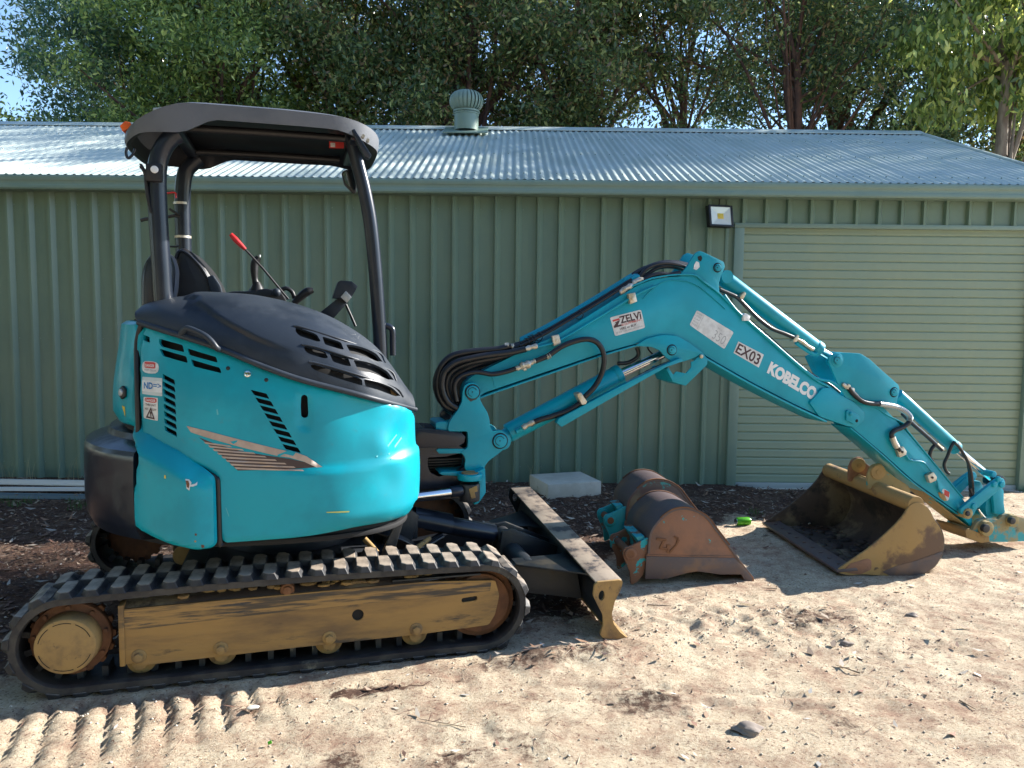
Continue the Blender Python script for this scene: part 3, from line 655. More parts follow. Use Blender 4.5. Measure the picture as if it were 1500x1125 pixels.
hood_out = [(0.0, 0.0), (1.0, 0.0), (1.0, 1.5), (0.0, 1.5)]
HSL = Surf(E, hood_f, 0.0, 1.0, 0.0, 0.90)
def hslot(L):
    return fillet([HSL.inv(*q) for q in z2(L)], 0.012, 3)
hh = []
for L in ([(925, 163), (1010, 193), (1028, 222), (1015, 224), (940, 200), (925, 182)], [(1033, 202), (1110, 226), (1122, 256), (1105, 254), (1045, 236)], [(1130, 235), (1255, 274), (1280, 306), (1255, 304), (1150, 272)],
          [(960, 240), (1045, 264), (1058, 290), (1040, 292), (975, 272), (960, 255)], [(1062, 270), (1140, 292), (1152, 324), (1130, 322), (1078, 306)], [(1160, 298), (1300, 346), (1326, 380), (1300, 378), (1180, 340)],
          [(988, 314), (1085, 340), (1195, 376), (1198, 404), (1100, 374), (1010, 342), (988, 328)], [(1203, 376), (1320, 412), (1354, 444), (1330, 446), (1210, 406)]):
    hh.append(hslot(L))
hood = HOOD.panel('engine_hood', hood_out, hh, M['charcoal'], ex, h=0.022, th=0.012, edge=0)
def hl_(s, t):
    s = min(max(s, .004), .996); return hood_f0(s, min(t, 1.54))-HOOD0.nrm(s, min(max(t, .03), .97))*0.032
grid('hood_shade_sheet', hl_, 0.02, 0.985, 0.0, 1.45, 50, 20, M['void'], ex, 0.004)  # black sheet under the hood so its slots look shaded
# raised surround ribs at the slots
for L in ([(918, 160), (960, 168), (1130, 222), (1262, 268), (1288, 308)], [(950, 236), (1000, 244), (1160, 292), (1305, 340), (1334, 384)], [(980, 306), (1030, 316), (1200, 366), (1330, 410), (1362, 448)]):
    tube('slot_rib', [HSL.f(*HSL.inv(*q))+HSL.nrm(*HSL.inv(*q))*0.001 for q in z2(L)], 0.005, M['charcoal'], hood, sm=4, n=8)
# lower hood lip, a rolled dark border following the seam
tube('hood_lip', [p+np.array([0, -0.004, 0.004]) for p in seamP[1:]], 0.013, M['charcoal'], hood, sm=6, n=8)
tube('hood_handle', [HOOD.f(*HOOD.inv(*q))+HOOD.nrm(*HOOD.inv(*q))*l for q, l in zip(z2([(455, 198), (478, 182), (505, 178), (560, 200), (590, 222), (612, 248), (618, 262)]), (0.0, 0.02, 0.034, 0.036, 0.036, 0.03, 0.002))], 0.0125, M['charcoal'], hood, sm=5, n=10)
# things seen inside the slots
box('air_cleaner', 0.20, 0.38, -0.56, -0.30, 1.20, 1.262, M['engine'], ex, 0.02)
box('radiator_shroud', 0.36, 0.50, -0.55, -0.25, 1.15, 1.215, M['engine'], ex, 0.02)

# ---------------- counterweight and side cover
PW = Curve([(-0.55, 0.72), (-0.76, 0.55), (-0.88, 0.32), (-0.925, 0.05), (-0.91, -0.20), (-0.855, -0.38), (-0.76, -0.535), (-0.64, -0.655), (-0.52, -0.745), (-0.40, -0.795), (-0.32, -0.792), (-0.255, -0.765), (-0.215, -0.725)])
prof_w = [(-0.10, 0.585), (-0.03, 0.60), (-0.008, 0.65), (0.0, 0.72), (0.0, 0.86), (-0.004, 0.955), (-0.012, 0.975), (-0.05, 0.99), (-0.10, 1.005), (-0.11, 1.03), (-0.20, 1.055)]
def wprof(t):
    P = np.array(prof_w); x = np.linspace(0, 1, len(P)); return np.interp(t, x, P[:, 0]), np.interp(t, x, P[:, 1])
def wf(s, t):
    o, z = wprof(t); c = PW.at(s); n = PW.nrm(s); return np.array([c[0]+n[0]*o, c[1]+n[1]*o, z])
def coverbase(s, z):
    c = PW.at(s); n = PW.nrm(s); return np.array([c[0], c[1], z])
COVER = Surf(E, coverbase, s_of(PW, -0.925, 0.05), PW.len, 0.5, 1.3)
s_split = COVER.inv(197, 720)[0]
grid('counterweight', wf, 0.0, s_split-0.006, 0, 1, 60, 40, M['weight'], ex, 0.03)
cov_px = [(199, 668), (187, 652), (172, 640), (163, 622), (178, 616), (204, 640), (262, 667), (310, 693), (318, 701), (320.5, 797), (312, 804), (288, 807), (244, 798), (205, 780), (195, 773), (191, 744)]
def cov_disp(s, z):
    # shoulder: the upper band leans in towards the door
    d = (s-COVER.inv(172, 654)[0]); zt = 1.045-0.42*max(0, s-s_split+0.12)*0.55
    return -0.09*smooth(z, ZC0(s)-0.02, ZC0(s)+0.09)*(1-smooth(s, PW.len-0.22, PW.len-0.06))
_c = [COVER.inv(*q) for q in ((165, 652), (200, 660), (245, 684), (284, 706), (318, 720))]
def ZC0(s): return float(np.interp(s, [q[0] for q in _c], [q[1] for q in _c]))
cover = COVER.panel('side_cover', fillet(COVER.poly(cov_px), 0.02, 3), [], M['teal'], ex, h=0.016, th=0.014, edge=0.022, disp=cov_disp)
def chip(u, v, pts, m=M['rust']):
    poly = [COVER.inv(u+a/3, v+b/3) for a, b in pts]; V, T, rim, _ = triangulate(poly, [], 0); raw('paint_chip', [COVER.f(a, b)+COVER.nrm(a, b)*(0.0013+cov_disp(a, b)) for a, b in V], T, m, cover)
chip(276, 710, [(-14, -24), (2, -22), (14, -8), (10, 0), (30, -4), (40, -12), (38, 2), (20, 8), (8, 8), (4, 26), (-8, 16)], M['sticker'])
chip(275.5, 710, [(-11, -18), (0, -18), (6, -4), (4, 16), (-5, 10)])
chip(287, 783, [(-5, -5), (4, -4), (3, 5), (-4, 4)]); chip(286, 793, [(-4, -4), (5, -3), (3, 4), (-3, 4)], M['mud_plain'])
chip(297, 800, [(-7, -7), (6, -5), (7, 6), (-5, 8)]); chip(242, 699, [(-3, -10), (3, -8), (4, 6), (-4, 4)], M['yellow'])
# ---------------- canopy
cn = part('canopy_roof')
CXc, CYc, AX, AY = -0.12, -0.05, 0.57, 0.45
def rr(th, p=4.2):
    c, s = math.cos(th), math.sin(th); return (abs(c)**p+abs(s)**p)**(-1/p)
def can_bot(x, y):
    """skirt height above ground: deep at the rear corners, arched along the sides"""
    k = smooth(x, -0.44, -0.27); b = 2.325+0.062*k
    b -= 0.03*(1-smooth(x, -0.70, -0.58))
    if x > 0.22: b -= 0.045*smooth(x, 0.22, 0.45)
    return b
def can_top(u):   # u 0 centre .. 1 rim
    return 2.455-0.016*u*u
v = []; f = []; NT = 96; rings = [0.0, 0.3, 0.55, 0.75, 0.86, 0.92, 0.955, 0.98, 0.993, 1.0]
for k, u in enumerate(rings):
    for i in range(NT):
        th = 2*math.pi*i/NT; r = rr(th)*u; x = CXc+AX*r*math.cos(th); y = CYc+AY*r*math.sin(th)
        cx_ = max(0, -math.cos(th)); cf_ = max(0, math.cos(th)); F_ = 0.040+0.15*smooth(cx_, 0.42, 1.0)+0.05*smooth(cf_, 0.55, 1.0)
        fall = F_*max(0, (u-0.45)/0.55)**2.4
        v.append((x, y, 2.490-0.02*max(0, x)-fall))
nr = len(rings)
def ring_add(fn):
    for i in range(NT):
        th = 2*math.pi*i/NT; r = rr(th); v.append(fn(th, r))
ring_add(lambda th, r: (CXc+AX*r*math.cos(th)*0.995, CYc+AY*r*math.sin(th)*0.995, (can_bot(CXc+AX*r*math.cos(th), CYc+AY*r*math.sin(th))+2.490-0.02*max(0, CXc+AX*r*math.cos(th))-(0.040+0.15*smooth(max(0, -math.cos(th)), 0.42, 1.0)+0.05*smooth(max(0, math.cos(th)), 0.55, 1.0)))/2))
ring_add(lambda th, r: (CXc+AX*r*math.cos(th)*0.985, CYc+AY*r*math.sin(th)*0.985, can_bot(CXc+AX*r*math.cos(th), CYc+AY*r*math.sin(th))))
ring_add(lambda th, r: (CXc+AX*r*math.cos(th)*0.955, CYc+AY*r*math.sin(th)*0.955, can_bot(CXc+AX*r*math.cos(th), CYc+AY*r*math.sin(th))+0.004))
ring_add(lambda th, r: (CXc+AX*r*math.cos(th)*0.90, CYc+AY*r*math.sin(th)*0.90, 2.41+0*th))
ring_add(lambda th, r: (CXc+AX*r*math.cos(th)*0.80, CYc+AY*r*math.sin(th)*0.80, 2.43+0*th))
ring_add(lambda th, r: (CXc+AX*r*math.cos(th)*0.01, CYc+AY*r*math.sin(th)*0.01, 2.435))
for k in range(nr+5):
    for i in range(NT): j = (i+1) % NT; f.append((k*NT+i, k*NT+j, (k+1)*NT+j, (k+1)*NT+i))
cut_ = (nr+1)*NT
sh = raw('roof_shell', v, [q for k, q in enumerate(f) if k < cut_], M['canopy'], cn, True, 60)
raw('roof_lining', v, [q for k, q in enumerate(f) if k >= cut_], M['black'], cn, True, 60)
# inner ribs of the canopy lining
for y_ in (-0.30, 0.22): tube('lining_rib', [(-0.45, y_, 2.385), (-0.1, y_, 2.39), (0.28, y_, 2.39)], 0.018, M['black'], cn, sm=4)
box('cross_bar', -0.50, -0.44, -0.40, 0.32, 2.37, 2.40, M['navy'], cn, 0.01)
box('front_bar', 0.30, 0.36, -0.36, 0.28, 2.37, 2.40, M['navy'], cn, 0.01)
q = quadmap(E, [(483, 215), (508, 216), (508, 208), (483, 207)], -0.40); P_ = [q(0, 0), q(1, 0), q(1, 1), q(0, 1)]
patch('sticker', quadmap(E, [(482, 217), (504, 217.5), (504, 208), (482, 207)], -0.1), M['redprint'], cn, 0.05)
patch('sticker', quadmap(E, [(484, 215.5), (491, 215.7), (491, 209.5), (484, 209)], -0.103), M['sticker'], cn, 0.05)
tube('lifting_hook', [P3(E, u, v_, -0.42) for u, v_ in ((186, 216), (184.5, 224), (187, 231), (191, 230), (196, 224), (198, 218))], 0.006, M['navy'], cn, sm=4, n=8)
tube('lifting_eye', [P3(E, u, v_, -0.2) for u, v_ in ((295, 157), (297, 153.5), (303, 152.5), (307, 156.5))], 0.006, M['galv'], cn, sm=4, n=8)
plate('beacon', pp(E, [(176, 185), (184, 178), (192, 180), (192, 188), (180, 193)], -0.30, 0.004), -0.31, 0.06, M['orange'], cn, 0.004)
plate('antenna_base', pp(E, [(224, 158), (258, 155), (258, 160), (224, 164)], -0.38, 0.002), -0.38, 0.10, M['galv'], cn, 0.002)
plate('corner_bracket', pp(E, [(514, 192), (519, 190), (544, 229), (540, 233), (534, 231)], -0.44, 0.003), -0.46, 0.05, M['navy'], cn, 0.003)
for q in ((532, 199), (539, 205)): p = P3(E, *q, -0.47); cyl('bracket_bolt', p, p+np.array([0, 0.03, 0]), 0.008, M['zinc'], cn, n=8)
# posts
def post(name, pts, c, r, m=M['navy'], rads=None): return tube(name, [P3(E, u, v_, c) for u, v_ in pts], r, m, ex, sm=8, n=20, rads=rads)
post('canopy_post', [(262, 196), (250, 203), (238, 219), (231, 242), (230, 280), (233, 340), (237, 400), (240, 450)], -0.40, 0.040)
post('canopy_post', [(292, 232), (282, 240), (272, 252), (268, 275), (267.5, 310), (269, 362), (271, 420)], 0.36, 0.040)
post('canopy_post', [(511, 195), (516, 208), (524, 240), (534, 280), (543, 330), (550, 400), (555, 470), (557, 505), (558, 540)], -0.22, 0.034)
for a, b in (((257, 298), (275.5, 298.5)), ((259, 347), (277, 347.5))):
    p = (P3(E, *a, 0.36)+P3(E, *b, 0.36))/2; cyl('hose_clamp', p-np.array([0, 0, 0.006]), p+np.array([0, 0, 0.006]), 0.0425, M['zinc'], ex, n=24)
# belt anchor box and lamp on the rear post
pb = part('post_bracket'); plate('bracket_plate', pp(E, [(214, 240), (237, 240), (237, 266), (214, 265)], -0.46, 0.005), -0.47, 0.04, M['black'], pb)
p = P3(E, 226, 248, -0.475); cyl('bracket_knob', p, p+np.array([0, 0.02, 0]), 0.016, M['sticker'], pb, n=16, bevel=0.003)
tube('seat_belt', [P3(E, u, v_, -0.43) for u, v_ in ((206, 243), (212, 252), (214, 268), (216, 285), (219, 300), (222, 312))], 0.008, M['black'], pb, sm=4, n=6)
plate('belt_buckle', pp(E, [(204, 240), (208, 240), (216, 256), (213, 258)], -0.43, 0.003), -0.44, 0.03, M['black'], pb)
tube('cable_loom', [P3(E, u, v_, -0.2) for u, v_ in ((206, 323), (213, 321), (225, 320))], 0.008, M['black'], pb, sm=3, n=6)
tube('cable_loom', [P3(E, u, v_, 0.2) for u, v_ in ((244, 318), (256, 316), (264, 318))], 0.008, M['black'], pb, sm=3, n=6)
tube('cable_loom', [P3(E, u, v_, 0.2) for u, v_ in ((248, 306), (256, 311), (264, 316))], 0.006, M['black'], pb, sm=3, n=6)
tube('cable_loom', [P3(E, u, v_, 0.3) for u, v_ in ((244, 283), (256, 282), (258, 290))], 0.005, M['redgrip'], pb, sm=3, n=6)
tube('cable_loom', [P3(E, u, v_, 0.2) for u, v_ in ((246, 357), (248, 361), (262, 361))], 0.005, M['black'], pb, sm=3, n=6)
mr = part('rear_view_mirror'); plate('mirror_housing', pp(E, [(500, 253), (505, 249), (520, 246), (524, 258), (522, 282), (518, 284), (504, 270)], -0.05, 0.01), -0.05, 0.02, M['black'], mr)
plate('mirror_glass', pp(E, [(502, 255), (506, 251), (519, 248), (522, 258), (520, 280), (506, 269)], -0.052, 0.01), -0.054, 0.003, M['mirror'], mr, 0)
# seat and the rear shroud
st = part('seat')
plate('rear_shroud', pp(E, [(205, 405), (209, 385), (222, 368), (235, 364), (247, 372), (254, 392), (252, 425), (246, 445), (246, 500), (206, 500)], -0.36, 0.06, 5), -0.36, 0.22, M['navy'], st, 0.03, seg=3)
plate('seat_back', pp(E, [(256, 372), (266, 361), (280, 368), (302, 392), (318, 418), (326, 440), (328, 500), (252, 500)], -0.06, 0.05, 4), -0.06, 0.44, M['black'], st, 0.03, seg=3)
tube('seat_piping', [P3(E, u, v_, -0.062) for u, v_ in ((256, 380), (262, 368), (275, 372), (296, 394), (310, 420), (316, 440))], 0.007, M['navy'], st, sm=5, n=6)
plate('seat_bolster', pp(E, [(303, 406), (312, 402), (323, 418), (327, 434), (324, 440), (312, 440)], -0.07, 0.01), -0.075, 0.03, M['charcoal'], st, 0.006)
box('seat_cushion', -0.15, 0.32, -0.04, 0.38, 1.28, 1.40, M['black'], st, 0.04)
# controls
co = part('control_console'); z5 = lambda L: [(300+a/4.6875, 320+b/4.6875) for a, b in L]
def ctube(name, L, c, r, m, sm=4, n=8, rads=None): return tube(name, [P3(E, u, v_, c) for u, v_ in z5(L)], r, m, co, sm, n, rads=rads)
plate('armrest', pp(E, z5([(130, 515), (180, 500), (300, 498), (420, 480), (520, 500), (560, 560), (560, 600), (130, 600)]), 0.0, 0.01), 0.0, 0.09, M['black'], co, 0.01)
ctube('joystick', [(360, 480), (345, 420), (340, 360), (345, 300), (370, 268)], 0.04, 0.016, M['black'], rads=[0.022, 0.015, 0.019, 0.020, 0.016])
ctube('joystick_boot', [(358, 500), (358, 470), (355, 435)], 0.04, 0.03, M['black'], rads=[0.042, 0.030, 0.016])
p = P3(E, *z5([(376, 266)])[0], 0.02); cyl('joystick_button', p, p+np.array([0, 0, 0.012]), 0.006, M['galv'], co, n=10)
ctube('lever_rod', [(275, 210), (400, 345), (520, 490), (575, 555)], -0.02, 0.0055, M['black'], 2)
ctube('lever_grip', [(178, 108), (225, 160), (278, 213)], -0.02, 0.0125, M['redgrip'], 3, 12, rads=[0.010, 0.014, 0.0125, 0.009])
ctube('travel_lever', [(610, 585), (650, 545), (700, 505), (745, 492)], 0.10, 0.018, M['black'], 5, 10, rads=[0.016, 0.019, 0.022, 0.022, 0.014])
ctube('hose_loop', [(520, 490), (560, 480), (600, 505), (615, 550)], 0.12, 0.011, M['black'])
ctube('hose_loop', [(430, 520), (470, 500), (520, 530), (560, 560)], 0.08, 0.012, M['black'])
p = P3(E, *z5([(492, 508)])[0], -0.03); bm = bmesh.new(); bmesh.ops.create_uvsphere(bm, u_segments=14, v_segments=8, radius=0.022, matrix=Matrix.Translation(p)); fin('lever_knob', bm, M['charcoal'], co)
plate('monitor_arm', pp(E, z5([(780, 655), (930, 535), (985, 575), (880, 690)]), 0.0, 0.004), 0.0, 0.05, M['charcoal'], co)
plate('monitor', pp(E, z5([(878, 545), (915, 435), (935, 425), (1010, 432), (1050, 465), (1035, 495), (1005, 545), (975, 580), (935, 550)]), -0.03, 0.004), -0.03, 0.13, M['charcoal'], co, 0.006)
plate('monitor_side', pp(E, z5([(932, 540), (968, 498), (1008, 540), (975, 580)]), -0.035, 0.003), -0.038, 0.02, M['galv'], co, 0.002)
ctube('stay_rod', [(968, 590), (1000, 660), (1035, 740)], 0.02, 0.007, M['black'], 2)
tube('grab_handle', [P3(E, u, v_, -0.22) for u, v_ in z5([(1228, 735), (1262, 742), (1288, 770), (1290, 860), (1292, 940)])], 0.016, M['navy'], ex, 5, 12)
# ---------------- front bracket and swing post
z3 = lambda L: [(600+a/5.627, 560+b/5.627) for a, b in L]
fb = part('front_bracket')
plate('bracket_upper_beam', pp(E, z3([(40, 400), (110, 385), (250, 392), (430, 420), (460, 450), (450, 500), (400, 530), (60, 545)]), -0.04, 0.004), -0.04, 0.26, M['navy'], fb, 0.006)
holed_plate('bracket_web', pxs(E, z3([(60, 540), (400, 520), (470, 560), (470, 860), (60, 880)]), -0.02), [pp(E, z3([(150, 620), (300, 612), (430, 580), (455, 640), (450, 700), (400, 730), (240, 780), (170, 745), (148, 690)]), -0.02, 0.01)], -0.02, 0.04, M['navy'], fb)
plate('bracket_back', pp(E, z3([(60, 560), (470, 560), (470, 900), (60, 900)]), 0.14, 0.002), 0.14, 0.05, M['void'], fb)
plate('bracket_lower_beam', pp(E, z3([(20, 860), (420, 790), (480, 850), (480, 950), (20, 990)]), 0.0, 0.004), 0.0, 0.22, M['navy'], fb, 0.004)
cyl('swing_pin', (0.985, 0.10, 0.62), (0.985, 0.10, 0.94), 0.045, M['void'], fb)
for i in range(5): tube('hose', [P3(E, u, v_, 0.06+0.02*i) for u, v_ in z3([(120, 640+22*i), (300, 632+22*i), (460, 625+20*i)])], 0.012, M['hose'], fb, 3, 8)
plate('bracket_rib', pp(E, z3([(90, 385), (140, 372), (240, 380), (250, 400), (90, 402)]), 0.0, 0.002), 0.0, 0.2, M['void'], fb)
cyl('swing_rod', P3(E, *z3([(40, 945)])[0], -0.16), P3(E, *z3([(345, 905)])[0], -0.12), 0.024, M['chrome'], fb, n=24)
cyl('rod_gland', P3(E, *z3([(335, 906)])[0], -0.12), P3(E, *z3([(430, 890)])[0], -0.11), 0.030, M['navy'], fb, n=24, bevel=0.003)
a = P3(E, *z3([(495, 830)])[0], -0.08); b = P3(E, *z3([(495, 975)])[0], -0.08); cyl('rod_eye', (a[0], a[1], b[2]), (a[0], a[1], a[2]), 0.056, M['blade'], fb, n=28, bevel=0.006)
plate('grease_lump', pp(E, z3([(490, 880), (555, 850), (560, 900), (535, 905), (545, 950), (510, 960)]), -0.14, 0.003), -0.142, 0.02, M['mud_plain'], fb, 0.004)

sp_ = part('swing_post')
sw = [(440, 60), (455, 25), (490, 5), (530, 2), (565, 20), (583, 60), (580, 140), (605, 190), (640, 245), (658, 300), (668, 380), (690, 405), (715, 396), (745, 392), (785, 410), (812, 450), (812, 500), (790, 542), (720, 600), (650, 650), (622, 690), (612, 720), (470, 735), (452, 700), (462, 640), (450, 605), (420, 578), (478, 540), (483, 480), (478, 405), (325, 405), (316, 385), (325, 335), (345, 300), (400, 225), (432, 160)]
near_y, far_y = -0.035, 0.205
plate('post_cheek', pp(E, z3(sw), near_y, 0.01), near_y, 0.032, M['teal'], sp_, 0.006, seg=3)
sh_ = [(p[0], p[1]) for p in pxs(E, z3(sw), near_y)]
plate('post_cheek', fillet(sh_, 0.01, 3), far_y, 0.032, M['teal'], sp_, 0.006, seg=3)
plate('post_core', pp(E, z3([(485, 405), (650, 400), (680, 420), (690, 560), (620, 650), (600, 735), (455, 740), (450, 570), (490, 540)]), 0.0, 0.01), 0.0, 0.205, M['teal'], sp_, 0.01)
plate('post_finger', pp(E, z3([(210, 552), (230, 540), (440, 542), (480, 560), (460, 590), (420, 578), (235, 580)]), 0.0, 0.004), -0.03, 0.26, M['teal'], sp_, 0.008)
plate('post_finger', pp(E, z3([(235, 742), (260, 730), (420, 726), (470, 720), (610, 715), (600, 770), (450, 768), (260, 755)]), 0.0, 0.004), -0.03, 0.26, M['teal'], sp_, 0.008)
plate('hose_guide', pp(E, z3([(210, 335), (235, 322), (300, 320), (330, 340), (330, 400), (215, 395)]), 0.0, 0.006), -0.02, 0.20, M['teal'], sp_, 0.01)
plate('guide_wing', pp(E, z3([(250, 260), (300, 200), (330, 250), (360, 300), (260, 320)]), 0.16, 0.006), 0.16, 0.03, M['navy'], sp_, 0.004)
bm = bmesh.new()
a = P3(E, *z3([(497, 775)])[0], -0.08)
bm_cyl(bm, (a[0], a[1], a[2]-0.018), (a[0], a[1], a[2]+0.018), 0.068, n=32); fin('knuckle_cap', bm, M['teal'], sp_, 0.006)
cyl('knuckle_washer', (a[0], a[1], a[2]+0.017), (a[0], a[1], a[2]+0.023), 0.046, M['mud_plain'], sp_, n=28)
plate('knuckle_arm', pp(E, z3([(520, 740), (612, 700), (618, 900), (560, 985), (520, 1000), (560, 900), (562, 790)]), -0.06, 0.006), -0.09, 0.17, M['teal_arm'], sp_, 0.008)
def pin(name, u, v, c, r, parent, depth=0.012, m=None, through=None):
    p = P3(E, u, v, c); o = cyl(name, p-np.array([0, depth, 0]), p+np.array([0, through or 0.01, 0]), r, m or M['teal_arm'], parent, n=28, bevel=0.003)
    return o
def pinset(u, v, c, parent, r=0.034, gap=0.012, dirt=None):
    pin('pin_recess', u, v, c, r+0.008, parent, 0.0015, M['void']); pin('pin', u, v, c, r, parent, gap)
    p = P3(E, u, v, c-gap-0.001); cyl('pin_centre', p, p+np.array([0, 0.004, 0]), 0.004, M['void'], parent, n=8)
    bm = bmesh.new(); pr = [(p[0]+r*0.62*math.cos(a), p[2]+r*0.62*math.sin(a)) for a in np.linspace(0.4, 4.6, 16)]; qr = [(p[0]+r*0.72*math.cos(a), p[2]+r*0.72*math.sin(a)) for a in np.linspace(0.4, 4.6, 16)]
    for i in range(15): bm.faces.new([bm.verts.new((x, p[1]+0.0004, z)) for x, z in (pr[i], pr[i+1], qr[i+1], qr[i])])
    fin('pin_groove', bm, M['void'], parent)
pinset(*z3([(518, 80)])[0], near_y, sp_, 0.036); pinset(*z3([(745, 483)])[0], near_y, sp_, 0.038)
plate('grease', [(p[0], p[1]) for p in pp(E, z3([(480, 105), (500, 128), (550, 125), (556, 100), (552, 140), (520, 150), (505, 160), (480, 140)]), near_y, 0.003)], near_y-0.002, 0.004, M['blade'], sp_, 0)

# ---------------- boom
Y0, Y1 = 0.01, 0.19
boom = part('boom')
boom_px = [(676, 580), (679, 563), (690, 552), (712, 541), (786.6, 504), (815, 492), (863, 462), (911, 432), (935, 417.5), (957, 409), (985, 405), (1016.6, 404), (1028, 412), (1055, 432), (1088, 464.5), (1140, 511), (1190, 554), (1223, 571.4), (1246, 590), (1262, 606), (1262, 617), (1252, 624), (1240, 622), (1212, 614.6), (1160, 590), (1100, 559), (1044, 527), (1015, 508), (1000, 498), (985, 493), (971, 491.5), (955, 495), (938, 502), (880, 518), (800, 545), (724, 571), (706, 577), (698, 592), (683, 593)]
bp = pxs(E, boom_px, Y0)
plate('boom_body', fillet(bp, 0.03, 4), Y0+0.006, Y1-Y0-0.012, M['teal_arm'], boom, 0.004)
top_line = [boom_px[i] for i in (9, 10, 11, 12, 13, 14)]
def strip(name, px, c0, c1, th, m, parent, off=0):
    """plate following a pixel line, seen edge-on, spanning y = c0..c1"""
    P = pxs(E, px, c0); P = [np.array(p) for p in catmull(P, 3)]; up = []; 
    for i, p in enumerate(P):
        t = P[min(i+1, len(P)-1)]-P[max(i-1, 0)]; t /= np.linalg.norm(t); n = np.array([-t[1], t[0]]); up.append(n)
    poly = [p+n*off for p, n in zip(P, up)]+[p+n*(off+th) for p, n in zip(P, up)][::-1]
    return plate(name, poly, c0, c1-c0, m, parent, 0.002)
strip('top_flange', [(925, 421), (941, 414.5), (957, 408.5), (985, 404), (1016.6, 403.5), (1030, 413), (1055, 432), (1088, 464.5), (1140, 511), (1190, 554), (1215, 568)], Y0-0.006, Y1+0.006, 0.009, M['teal_arm'], boom)
strip('bottom_flange', [(700, 583), (724, 574), (800, 548), (880, 520.5), (936, 504)], Y0-0.004, Y1+0.004, -0.009, M['teal_arm'], boom)
strip('bottom_flange', [(1030, 521), (1044, 529), (1100, 561), (1160, 592), (1212, 616.5)], Y0-0.014, Y1+0.014, -0.012, M['teal_arm'], boom)
# weld seam lines
tube('weld_seam', [P3(E, u, v_, Y0+0.003) for u, v_ in ((942, 437), (960, 420), (977, 411), (1000, 411), (1015, 415), (1030, 424), (1060, 450), (1061, 452))], 0.003, M['teal_arm'], boom, 4, 6)
tube('weld_seam', [P3(E, u, v_, Y0+0.004) for u, v_ in ((720, 549), (722, 555), (725, 569))], 0.0022, M['teal_arm'], boom, 2, 6)
# lug plate of the boom cylinder
lug_px = [(930, 507), (948, 496), (971, 490.5), (992, 492), (1010, 502), (1030, 517), (1036, 525), (1026, 519), (1018, 524), (1000, 530), (985, 530), (975, 523), (967.5, 513.6), (955, 508)]
plate('lug_plate', pp(E, lug_px, Y0-0.014, 0.015), Y0-0.012, 0.016, M['teal_arm'], boom, 0.003)
plate('lug_plate', pp(E, lug_px, Y1, 0.015), Y1-0.004, 0.016, M['teal_arm'], boom, 0.003)
pinset(984, 512.6, Y0-0.012, boom, 0.026)
br = [(976, 541), (985, 559), (1004, 565), (1035.5, 534), (1036, 526), (1026, 519.5), (1016, 529), (1012, 530), (1012, 538), (1004, 547), (990, 544), (986, 549), (980, 541)]
plate('cylinder_guard', pp(E, br, Y0-0.012, 0.004), Y0-0.016, 0.008, M['teal_arm'], boom, 0.002)
plate('cylinder_guard', pp(E, [(976, 541), (985, 559), (1004, 565), (1007, 562), (988, 554), (980, 538)], Y0-0.012, 0.002), Y0-0.008, 0.20, M['teal_arm'], boom, 0.002)
p = P3(E, 1026.5, 522, Y0-0.014); cyl('guard_bolt', p-np.array([0, 0.012, 0]), p, 0.013, M['zinc'], boom, n=6, bevel=0.002)
# arm-cylinder bracket
bk = [(996, 405), (998, 400), (1004, 394), (1008, 388), (1018.6, 371), (1024.7, 367.4), (1031, 369.5), (1055, 381), (1060.5, 384), (1062, 391), (1056, 405), (1053, 415), (1054, 432), (1030, 414), (1015, 406)]
for c in (Y0+0.01, Y1-0.026): plate('cylinder_bracket', pp(E, bk, Y0+0.01, 0.006), c, 0.016, M['teal_arm'], boom, 0.003)
pinset(1051, 392, Y0+0.01, boom, 0.022)
pe = pp(E, z7([(570, 180), (585, 160), (605, 165), (612, 200), (590, 222), (566, 215)]) if 'z7' in globals() else [(1017, 388), (1020, 382.5), (1024, 384), (1025, 391), (1020.5, 395.5), (1016, 394)], Y0+0.008, 0.004)
plate('bracket_opening', pe, Y0+0.008, 0.003, M['sticker'], boom, 0); plate('bracket_opening', pp(E, [(1022, 376), (1027, 374), (1029, 378), (1027, 383), (1023, 381)], Y0+0.008, 0.004), Y0+0.0085, 0.003, M['void'], boom, 0)
# end clevis of the boom, lock plate
plate('boom_clevis', pp(E, [(1205, 568), (1216, 568), (1228, 577), (1250, 588), (1266, 604), (1266, 616), (1254, 626), (1240, 624), (1200, 610), (1186, 590)], Y0-0.01, 0.012), Y0-0.012, 0.022, M['teal_arm'], boom, 0.004)
plate('lock_plate', pp(E, [(1240, 603), (1243, 600), (1258, 608), (1261, 613), (1258, 621), (1252, 622), (1240, 616)], Y0-0.024, 0.006), Y0-0.024, 0.014, M['teal_arm'], boom, 0.003)
pin('lock_pin', 1246, 606, Y0-0.024, 0.012, boom, 0.010); pin('lock_hole', 1255, 616.5, Y0-0.024, 0.011, boom, 0.002, M['void'])
